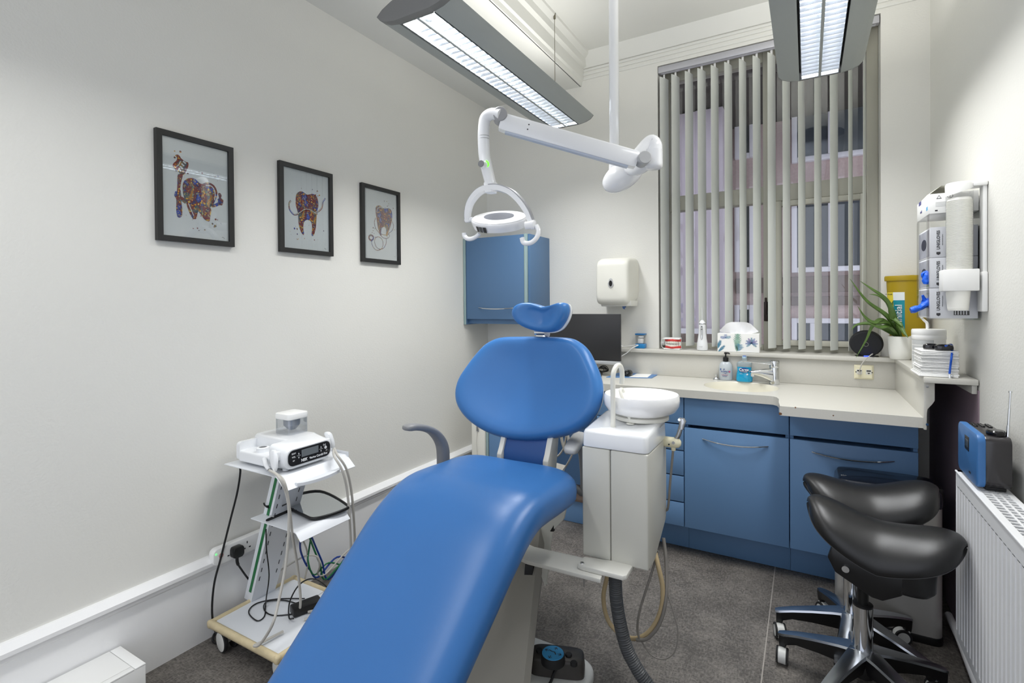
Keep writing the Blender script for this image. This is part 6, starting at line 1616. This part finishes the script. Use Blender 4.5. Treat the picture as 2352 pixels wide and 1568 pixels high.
SHO = mat('syringe_hose', (132, 128, 122), .45)
obj('hose', MB().tube([(hs_.x-.003, yS, hs_.z-.028), PY(1540, 1100, yS), PY(1533, 1170, yS+.015), (ux1-.03, uy1-.0+.03, .60), (ux1-.05, uy1+.02, .52)], .0045, 9), SHO, sy)
# carrying arm and bracket
zp = .463
pt_ = MB()
A_ = [PZ(1195, 1258, zp), PZ(1228, 1255, zp), PZ(1336, 1274, zp), PZ(1379, 1330, zp), PZ(1210, 1287, zp)]
pt_.prism([(A_[1].x-.12, A_[1].y+.03), (A_[1].x, A_[1].y), (A_[2].x+.10, A_[2].y-.01), (A_[3].x, A_[3].y), (A_[4].x, A_[4].y), (A_[4].x-.12, A_[4].y+.03)], 'z', zp-.014, zp, bev=.002)
obj('support_arm', pt_, OFFW, su, smooth=30)
zp2 = zp+.017
b0 = PZ(1326, 1294, zp2); b1 = PZ(1437, 1324, zp2)
br_ = MB().prism([(b0.x, b0.y), (b0.x+.02, b0.y-.006), (b1.x-.01, b1.y), (b1.x, b1.y+.012), (b1.x-.0, b1.y+.10), (b0.x, b0.y+.06)], 'z', zp2-.017, zp2, bev=.004)
br_.lathe([(0, .002), (.007, .002), (.008, 0)], (b0.x+.013, b0.y+.012, zp2), 14, mat=1)
bl2 = PZ(1333, 1325, zp-.03); br_.lathe([(0, -.05), (.0035, -.05), (.0035, -.0)], (b0.x+.02, b0.y+.012, zp-.014), 10, mat=1)
obj('bracket', br_, [OFFW, CHROME], su, smooth=30)
# corrugated hose
cq = spline([PY(1413, 1318, 1.74), PY(1415, 1370, 1.74), PY(1424, 1430, 1.74), PY(1440, 1490, 1.74), PY(1466, 1540, 1.74), PY(1492, 1580, 1.735), Vector((-.44, 1.70, .035)), Vector((-.38, 1.60, .030))], 14)
cq = [Vector(v) for v in cq]
ch_ = MB(); rings = []; up = None
acc = 0
for i in range(len(cq)-1):
    L_ = (cq[i+1]-cq[i]).length; n_ = max(1, int(L_/.0018))
    for k in range(n_):
        p = cq[i].lerp(cq[i+1], k/n_); t = (cq[min(i+1, len(cq)-1)]-cq[max(i-1, 0)]).normalized()
        s_ = acc+L_*k/n_
        r_ = .0222+.0016*math.sin(2*PI*s_/.0075)
        sd = t.cross(Vector((0, 1, 0))).normalized(); nn = sd.cross(t)
        rings.append([p+sd*(r_*math.cos(2*PI*j/18))+nn*(r_*math.sin(2*PI*j/18)) for j in range(18)])
    acc += L_
ch_.loft(rings); one('corrugated_hose', ch_, mat('hose_grey', (82, 84, 86), .45, var=.05), 'thick dark grey corrugated hose running from the spittoon bracket to the floor', 'hose', smooth=50)
def tubething(nm, pts, r, m_, label): one(nm, MB().tube(pts, r, 10, 7), m_, label, 'tube')
yq = 1.86
tubething('drain_tube', [PY(1396, 1318, yq), PY(1386, 1370, yq), PY(1395, 1420, yq), PY(1420, 1452, yq), PY(1460, 1466, yq), PY(1495, 1446, yq), PY(1518, 1400, yq), PY(1522, 1350, yq), PY(1512, 1300, yq), PY(1505, 1270, yq+.02)], .0085, TAN, 'beige looped tube hanging below the spittoon unit')
tubething('suction_tube', [PY(1524, 1235, yq+.05), PY(1530, 1290, yq+.03), PY(1530, 1370, yq), PY(1516, 1430, yq-.01), PY(1488, 1465, yq-.01), PY(1462, 1469, yq-.01)], .0065, SHO, 'grey tube curving down behind the beige loop')
tubething('thin_hose', [PY(1512, 1265, yq+.03), PY(1492, 1330, yq), PY(1470, 1400, yq-.01), PY(1464, 1440, yq-.01), PY(1468, 1466, yq-.012)], .0042, SHO, 'thin grey hose inside the beige loop below the spittoon')
tubething('thin_wire', [PY(1531, 1355, yq+.01), PY(1545, 1400, yq), PY(1557, 1450, yq), PY(1550, 1495, yq-.01), PY(1525, 1513, yq-.015), PY(1495, 1503, yq-.015), PY(1472, 1470, yq-.012)], .0025, SHO, 'thin grey wire hanging lowest under the spittoon unit')
# loose instrument leads seen behind the backrest
yq = 2.30
tubething('instrument_lead', [PY(1286, 985, yq), PY(1293, 1020, yq), PY(1302, 1040, yq), PY(1308, 1030, yq), PY(1306, 1010, yq), PY(1300, 985, yq)], .0075, HOSE, 'pale instrument lead looping just below the right edge of the backrest')
tubething('instrument_lead', [PY(1262, 1052, yq), PY(1280, 1048, yq), PY(1294, 1030, yq), PY(1300, 1005, yq), PY(1303, 985, yq)], .0045, HOSE, 'thin pale lead curving towards the chair back frame')
tubething('instrument_lead', [PY(1292, 1082, yq), PY(1306, 1060, yq), PY(1317, 1035, yq), PY(1322, 1005, yq), PY(1328, 985, yq)], .0045, HOSE, 'thin pale lead running down beside the right armrest')

# ================================================================== DENTAL LAMP
LW = mat('lamp_white', (236, 237, 239), .2, coat=.4, var=.008)
lp = thing('dental_lamp', 'white ceiling mounted dental lamp on a jointed arm above the chair', 'lamp', (-.773, 2.3, ZC))
px_ = PY(1411, 300, 2.3).x
obj('pole', MB().lathe([(.0225, 1.98), (.0225, ZC-.02)], (px_, 2.3, 0), 28).lathe([(.07, ZC-.02), (.07, ZC-.001)], (px_, 2.3, 0), 28), LW, lp)
bc_ = PY(1430, 404, 2.3)
rot = Matrix.Translation(bc_) @ Matrix.Rotation(R(-28), 4, 'Y')
prof = []
for i in range(17):
    t = PI*i/16; prof.append((max(.0005, .062*math.sin(t)**.85), -.10*math.cos(t)))
bm_ = MB().lathe(prof, (0, 0, 0), 32, 'x', M=rot)
bm_.tube([(px_, 2.3, 2.05), (px_+.004, 2.3, 2.0), bc_+Vector((-.02, 0, .02))], lambda t: .024+.012*t, 20, 4)
obj('pivot_housing', bm_, LW, lp, smooth=70)
YE_ = 2.16
e1, e2 = PY(1502, 372, YE_), PY(1497, 330, YE_)
lk = MB().tube([bc_+Vector((.03, -.02, .03)), PY(1462, 388, 2.22), PY(1490, 372, 2.17)], .030, 18, 4)
obj('lower_link', lk, LW, lp)
el = MB()
eb = PY(1501, 388, YE_); et = PY(1500, 345, YE_)
el.loft([[(eb.x+u*s, YE_+v*s, z) for u, v in sup(.036, .036, 3, 28)] for s, z in ((.75, eb.z), (.95, eb.z+.008), (1, eb.z+.02), (1, et.z-.002))])
obj('elbow_joint', el, LW, lp, smooth=60)
hk_ = MB().tube([PY(1502, 350, YE_), PY(1503, 335, YE_), PY(1497, 325, YE_), PY(1485, 332, YE_-.01), PY(1468, 350, YE_-.03), PY(1452, 362, YE_-.04)], lambda t: .034-.012*t, 20, 5)
obj('elbow', hk_, LW, lp, smooth=60)
# spring arm
A0, A1 = PY(1150, 280, 1.80), PY(1462, 368, 2.08)
d = (A1-A0).normalized(); up_ = Vector((0, 0, 1)); sd = d.cross(up_).normalized(); up2 = sd.cross(d)
sa = MB()
sec_ = [(-.026, .024), (-.022, .032), (.022, .032), (.026, .024), (.026, -.022), (.020, -.034), (-.020, -.034), (-.026, -.022)]
sa.loft([[p+sd*u*k+up2*v*k for u, v in sec_] for p, k in ((A0, .95), (A0.lerp(A1, .03), 1), (A0.lerp(A1, .97), 1), (A1, .95))])
un = [(-.012, -.030), (.012, -.030), (.012, -.041), (-.012, -.041)]
sa.loft([[p+sd*u+up2*v for u, v in un] for p in (A0.lerp(A1, .05), A0.lerp(A1, .95))], mat=1)
for px, py in ((1212, 280), (1209, 293)):
    c = A0.lerp(A1, .2)+up2*(.012 if py == 280 else -.008)+sd*.026
    sgn = 1 if sd.y < 0 else -1
    c = A0.lerp(A1, .2)+up2*(.012 if py == 280 else -.008)+sd*(.0262*sgn)
    sa.add([c+d*(.003*math.cos(a_))+up2*(.003*math.sin(a_))+sd*(.0004*sgn) for a_ in [2*PI*i/10 for i in range(10)]], [tuple(range(10))], 2)
obj('spring_arm', sa, [LW, mat('cable_channel', (196, 204, 218), .25), INK], lp, smooth=30)
def disc(p, nrm, r, h, m_, nm):
    z = Vector(nrm).normalized(); x = z.orthogonal().normalized(); y = z.cross(x)
    M4 = Matrix(((x.x, y.x, z.x, p.x), (x.y, y.y, z.y, p.y), (x.z, y.z, z.z, p.z), (0, 0, 0, 1)))
    obj(nm, MB().lathe([(0, -h), (r, -h), (r, h-.003), (r*.9, h), (0, h)], (0, 0, 0), 28, M=M4), m_, lp)
sn = sd if sd.y < 0 else -sd
disc(PY(1477, 366, 2.075)+sn*.0, sn, .026, .034, LGREY, 'joint_cap')
disc(PY(1149, 267, 1.80), sn, .029, .033, mat('cap_grey', (160, 160, 162), .4), 'joint_cap')
# head stem
YL = 1.78
sq = [PY(1150, 264, YL), PY(1130, 262, YL), PY(1115, 272, YL), PY(1111, 300, YL), PY(1111, 330, YL), PY(1113, 360, YL), PY(1119, 390, YL), PY(1126, 418, YL), PY(1127, 425, YL)]
obj('stem', MB().tube(sq, lambda t: .0225+.002*math.sin(t*3), 22, 6), LW, lp, smooth=60)
rgm = MB(); c1 = PY(1111, 321, YL)
rgm.lathe([(.0243, 0), (.0245, .0015), (.0243, .003)], (c1.x, YL, c1.z), 28, caps=False)
rgm.lathe([(.0243, 0), (.0245, .0015), (.0243, .003)], (c1.x, YL, c1.z+.011), 28, caps=False)
obj('joint_ring', rgm, LGREY, lp)
kb_ = PY(1110, 378, YL-.028)
kn_ = MB().lathe([(.0165, .028), (.0165, .012), (.0135, -.004), (.0130, -.014)], (kb_.x, YL-.03, kb_.z), 24, 'y')
obj('knob', kn_, LW, lp)
obj('knob_light', MB().lathe([(.0185, .012), (.0195, .008), (.0185, .004)], (kb_.x, YL-.024, kb_.z+.002), 24, 'y'), mat('green_glow', (90, 255, 60), .3, em=(80, 255, 40), es=2.2), lp)
obj('knob_cap', MB().lathe([(0, -.017), (.0132, -.017), (.0136, -.013), (0, -.013)], (kb_.x, YL-.03, kb_.z), 24, 'y'), GREY, lp)
# yoke arch
ap = [(1074, 510), (1074, 490), (1080, 466), (1095, 445), (1112, 434), (1132, 430), (1152, 432), (1175, 442), (1196, 462), (1212, 486), (1222, 512)]
def yk(px, py, i):
    t = i/(len(ap)-1); return PY(px, py, YL+.02-.06*t)
AP = spline([yk(px, py, i) for i, (px, py) in enumerate(ap)], 5)
yo = MB(); rings = []; K = len(AP)
for i in range(K):
    t = (AP[min(i+1, K-1)]-AP[max(i-1, 0)]).normalized(); inn = Vector((0, -1, 0)); nn = t.cross(inn).normalized()
    u = i/(K-1); w_ = .011+.010*math.sin(PI*u)
    rings.append([AP[i]+nn*a_+inn*b_ for a_, b_ in ((-.007, -w_), (.012, -w_*.8), (.016, 0), (.012, w_*.8), (-.007, w_))]+[AP[i]+nn*-.008+inn*w_*.6, AP[i]+nn*-.008-inn*w_*.6])
yo.loft(rings); obj('yoke', yo, LW, lp, smooth=50)
yi = MB(); rings = []
for i in range(K):
    t = (AP[min(i+1, K-1)]-AP[max(i-1, 0)]).normalized(); inn = Vector((0, -1, 0)); nn = t.cross(inn).normalized(); u = i/(K-1); w_ = .008+.008*math.sin(PI*u)
    rings.append([AP[i]+nn*a_+inn*b_ for a_, b_ in ((-.0075, -w_), (-.0075, w_), (-.0115, w_), (-.0115, -w_))])
yi.loft(rings); obj('yoke_strip', yi, mat('yoke_grey', (150, 152, 156), .4), lp, smooth=40)
yc_ = MB().loft([[Vector((PY(1127, 428, YL).x+u, YL+v, z)) for u, v in sup(w_, .024, 3.5, 24)] for z, w_ in ((PY(1127, 443, YL).z, .020), (PY(1127, 432, YL).z, .027), (PY(1127, 420, YL).z, .0245))])
obj('yoke_cap', yc_, LW, lp, smooth=50)
# head: shallow oval dish with its back turned up to the room
hc_ = PY(1147, 507, YL-.01)
nrm = Vector((.10, -.40, .9)).normalized(); nrm = (Matrix.Rotation(R(2), 3, 'Y') @ nrm)
xh = Vector((1, 0, 0)) - nrm*nrm.x; xh = (xh+Vector((0, 0, .0))).normalized(); yh = nrm.cross(xh)
MH = Matrix(((xh.x, yh.x, nrm.x, hc_.x), (xh.y, yh.y, nrm.y, hc_.y), (xh.z, yh.z, nrm.z, hc_.z), (0, 0, 0, 1)))
ra_ = .118
hdm = MB().lathe([(.0, -.026), (ra_*.80, -.026), (ra_*.93, -.022), (ra_*.985, -.004), (ra_, .007), (ra_*.985, .012), (ra_*.93, .016), (ra_*.6, .019), (ra_*.5, .019)], (0, 0, 0), 56, M=MH, ell=.86)
hh = obj('head', hdm, LW, lp, smooth=50)
obj('speaker_panel', MB().lathe([(ra_*.54, .0180), (ra_*.54, .0199), (0, .0200)], (.0, .0, 0), 44, M=MH, ell=.80), mat('head_grey', (120, 123, 130), .85, spec=.1), hh)
obj('trim_line', MB().tube([MH @ Vector((ra_*.955*math.cos(t), ra_*.82*math.sin(t), .0145)) for t in [2*PI*i/40 for i in range(40)]], .0008, 5, 1, closed=True), LGREY, hh)
sw = MB()
a_s = R(-108)
for k in range(3):
    a2 = a_s+R(9)*(k-.6); o = MH @ Vector((ra_*.985*math.cos(a2), ra_*.86*.985*math.sin(a2), -.008)); q = (MH.to_3x3() @ Vector((math.cos(a2), math.sin(a2), -.25))).normalized()
    tx = nrm.cross(q).normalized(); ty = q.cross(tx)
    sw.add([o+q*.003+tx*u+ty*v for u, v in ((-.0075, -.012), (.0075, -.012), (.0075, .012), (-.0075, .012))], [(0, 1, 2, 3)], 0 if k != 1 else 1)
obj('sensor_window', sw, [BLACKG, mat('sensor_grey', (70, 74, 76), .2)], hh, smooth=0)
# pivots and handles
for (px, py, yy, r_) in ((1074, 505, YL+.02, .012), (1224, 516, YL-.045, .018)):
    c = PY(px, py, yy); s_ = 1 if px > 1150 else -1
    obj('pivot', MB().lathe([(0, -.03), (r_*.85, -.03), (r_*.85, -.006), (r_, -.005), (r_, .008), (r_*.85, .010), (0, .010)] if s_ > 0 else [(0, -.010), (r_*.85, -.010), (r_, -.008), (r_, .005), (r_*.85, .006), (r_*.85, .03), (0, .03)], (c.x, c.y, c.z), 24, 'x'), LW, hh)
yy = YL-.04
obj('handle', MB().tube([PY(1066, 535, yy), PY(1067, 542, yy), PY(1074, 548, yy), PY(1084, 548, yy), PY(1094, 543, yy), PY(1101, 536, yy)], lambda t: .0095-.001*t, 14, 5), LW, hh)
obj('handle', MB().tube([PY(1199, 546, yy-.03), PY(1202, 556, yy-.03), PY(1210, 559, yy-.03), PY(1222, 556, yy-.028), PY(1233, 545, yy-.02), PY(1237, 530, yy-.01), PY(1232, 518, yy-.005)], lambda t: .0098-.001*t, 14, 5), LW, hh)

# ================================================================== LUMINAIRES
LUMG = mat('luminaire_grey', (168, 173, 171), .45, .0, bump=.10, bs=500, var=.02, stretch=(1, .02, 1))
LUMD = mat('endcap_grey', (126, 126, 125), .42, var=.02)
LOUV = mat('louvre_aluminium', (226, 229, 232), .16, .9, var=.05, vs=20)
TUBE = mat('fluorescent_tube', (255, 255, 255), .4, em=(246, 250, 255), es=16)
def luminaire(label, xc, y0, y1):
    t = thing('suspended_luminaire', label, 'ceiling light', (xc, (y0+y1)/2, 2.64), 0, 'suspended fluorescent lights')
    zb, hw, ww = 2.50, .088, .182
    def prof(s): # wing profile from diffuser edge up and out to the tip and over the top
        return [(s*hw, zb), (s*(hw+.045), zb+.008), (s*(hw+.075), zb+.020), (s*ww, zb+.040), (s*(ww-.03), zb+.062), (s*(ww-.08), zb+.082), (s*.04, zb+.095), (s*.0, zb+.096), (0, zb+.090), (s*.06, zb+.086), (s*hw, zb+.06)]
    b = MB()
    for s in (-1, 1): b.prism([(xc+x, z) for x, z in prof(s)], 'y', y0+.02, y1-.004)
    obj('housing', b, LUMG, t, smooth=28)
    ec = MB()
    full = [(-ww, zb+.040), (-hw-.075, zb+.020), (-hw-.045, zb+.008), (-hw, zb), (hw, zb), (hw+.045, zb+.008), (hw+.075, zb+.02), (ww, zb+.04), (ww-.03, zb+.062), (ww-.08, zb+.082), (.04, zb+.095), (-.04, zb+.095), (-ww+.08, zb+.082), (-ww+.03, zb+.062)]
    ec.prism([(xc+x, z) for x, z in full], 'y', y0-.012, y0+.022, bev=.002); obj('end_cap', ec, LUMD, t, smooth=30); ec = MB(); ec.prism([(xc+x, z) for x, z in full], 'y', y1-.006, y1+.004, bev=.002)
    obj('end_cap', ec, LUMD, t, smooth=30)
    for s in (-1, 1):
        xt = xc+s*.042
        lv = MB(); ya = y0+.03; yb = y1-.012
        # parabolic side reflectors and cross blades
        for q in (-1, 1):
            pr = [(xt+q*.036, zb+.002), (xt+q*.0395, zb+.025), (xt+q*.034, zb+.05), (xt+q*.020, zb+.064)]
            lv.loft([[(x, y, z) for x, z in pr] for y in (ya, yb)], False, False)
        lv.loft([[(x, y, z) for x, z in ((xt-.020, zb+.064), (xt+.020, zb+.064))] for y in (ya, yb)], False, False)
        n = int((yb-ya)/.042)
        for k in range(1, n):
            y = ya+(yb-ya)*k/n
            lv.prism([(y-.0006, zb+.002), (y+.0006, zb+.002), (y+.004, zb+.026), (y-.004, zb+.026)], 'x', xt-.0385, xt+.0385)
        lv.box(xt-.036, xt+.036, ya-.004, ya, zb+.002, zb+.06); lv.box(xt-.036, xt+.036, yb, yb+.004, zb+.002, zb+.06)
        obj('louvre', lv, LOUV, t, smooth=28)
        obj('fluorescent_tube', MB().tube([(xt, ya+.02, zb+.043), (xt, yb-.02, zb+.043)], .013, 14, 1), TUBE, t)
    obj('centre_rail', MB().box(xc-.005, xc+.005, y0+.02, y1-.006, zb-.001, zb+.02, .001), LUMG, t)
    for yy in (y0+.12, y1-.19):
        zc = ZC if xc > -1.30 else ZC
        w = MB().tube([(xc+.012, yy, zb+.09), (xc+.012, yy, ZC-.0)], .0018, 6, 1); w.tube([(xc+.012, yy, ZC-.035), (xc+.012, yy, ZC-.001)], .007, 10, 1)
        obj('suspension_wire', w, mat('wire_steel', (120, 116, 100), .4, .6), t)
    return t
LY0, LY1 = 1.535, 2.985
XLL, XRL = -1.315, .056
luminaire('left suspended grey twin tube light hanging above the dental chair', XLL, LY0, LY1)
luminaire('right suspended grey twin tube light hanging in front of the window blind', XRL, LY0, LY1)

# ================================================================== LIGHT
def area(name, loc, sx, sy, power, rot=(0, 0, 0), color=(1, 1, 1), spread=None):
    l = bpy.data.lights.new(name, 'AREA'); l.shape = 'RECTANGLE'; l.size = sx; l.size_y = sy; l.energy = power; l.color = color
    if spread: l.spread = spread
    o = bpy.data.objects.new(name, l); COL.objects.link(o); o.location = loc; o.rotation_euler = rot; return o
for xc in (XLL, XRL):
    area('luminaire_and_fill_light', (xc, (LY0+LY1)/2, 2.488), .16, LY1-LY0-.1, KDOWN*(1.02 if xc < -1 else .86), color=(1, .999, .991), spread=R(130))
    area('luminaire_uplight', (xc, (LY0+LY1)/2, 2.62), .2, LY1-LY0-.1, KUP*(.38 if xc < -1 else 1), rot=(PI, 0, 0), color=(1, .985, .95))
for xc in (XLL-.1,):
    area('luminaire_and_fill_light', (xc, .3, 2.488), .16, 1.35, KFILL, color=(1, .999, .991), spread=R(140))  # added fill lamp without a fitting, brightens the left wall and chair
w = bpy.data.worlds.new('world'); scene.world = w; w.use_nodes = True
bg = w.node_tree.nodes['Background']; bg.inputs[0].default_value = (.86, .90, 1.0, 1); bg.inputs[1].default_value = KWORLD
scene.view_settings.view_transform = VT
scene.view_settings.look = LOOK
scene.view_settings.exposure = EXPO
scene.cycles.use_denoising = True
scene.cycles.max_bounces = 8; scene.cycles.diffuse_bounces = 4; scene.cycles.glossy_bounces = 4; scene.cycles.transparent_max_bounces = 12; scene.cycles.transmission_bounces = 6
scene.cycles.caustics_reflective = False; scene.cycles.caustics_refractive = False
scene.cycles.sample_clamp_indirect = 6
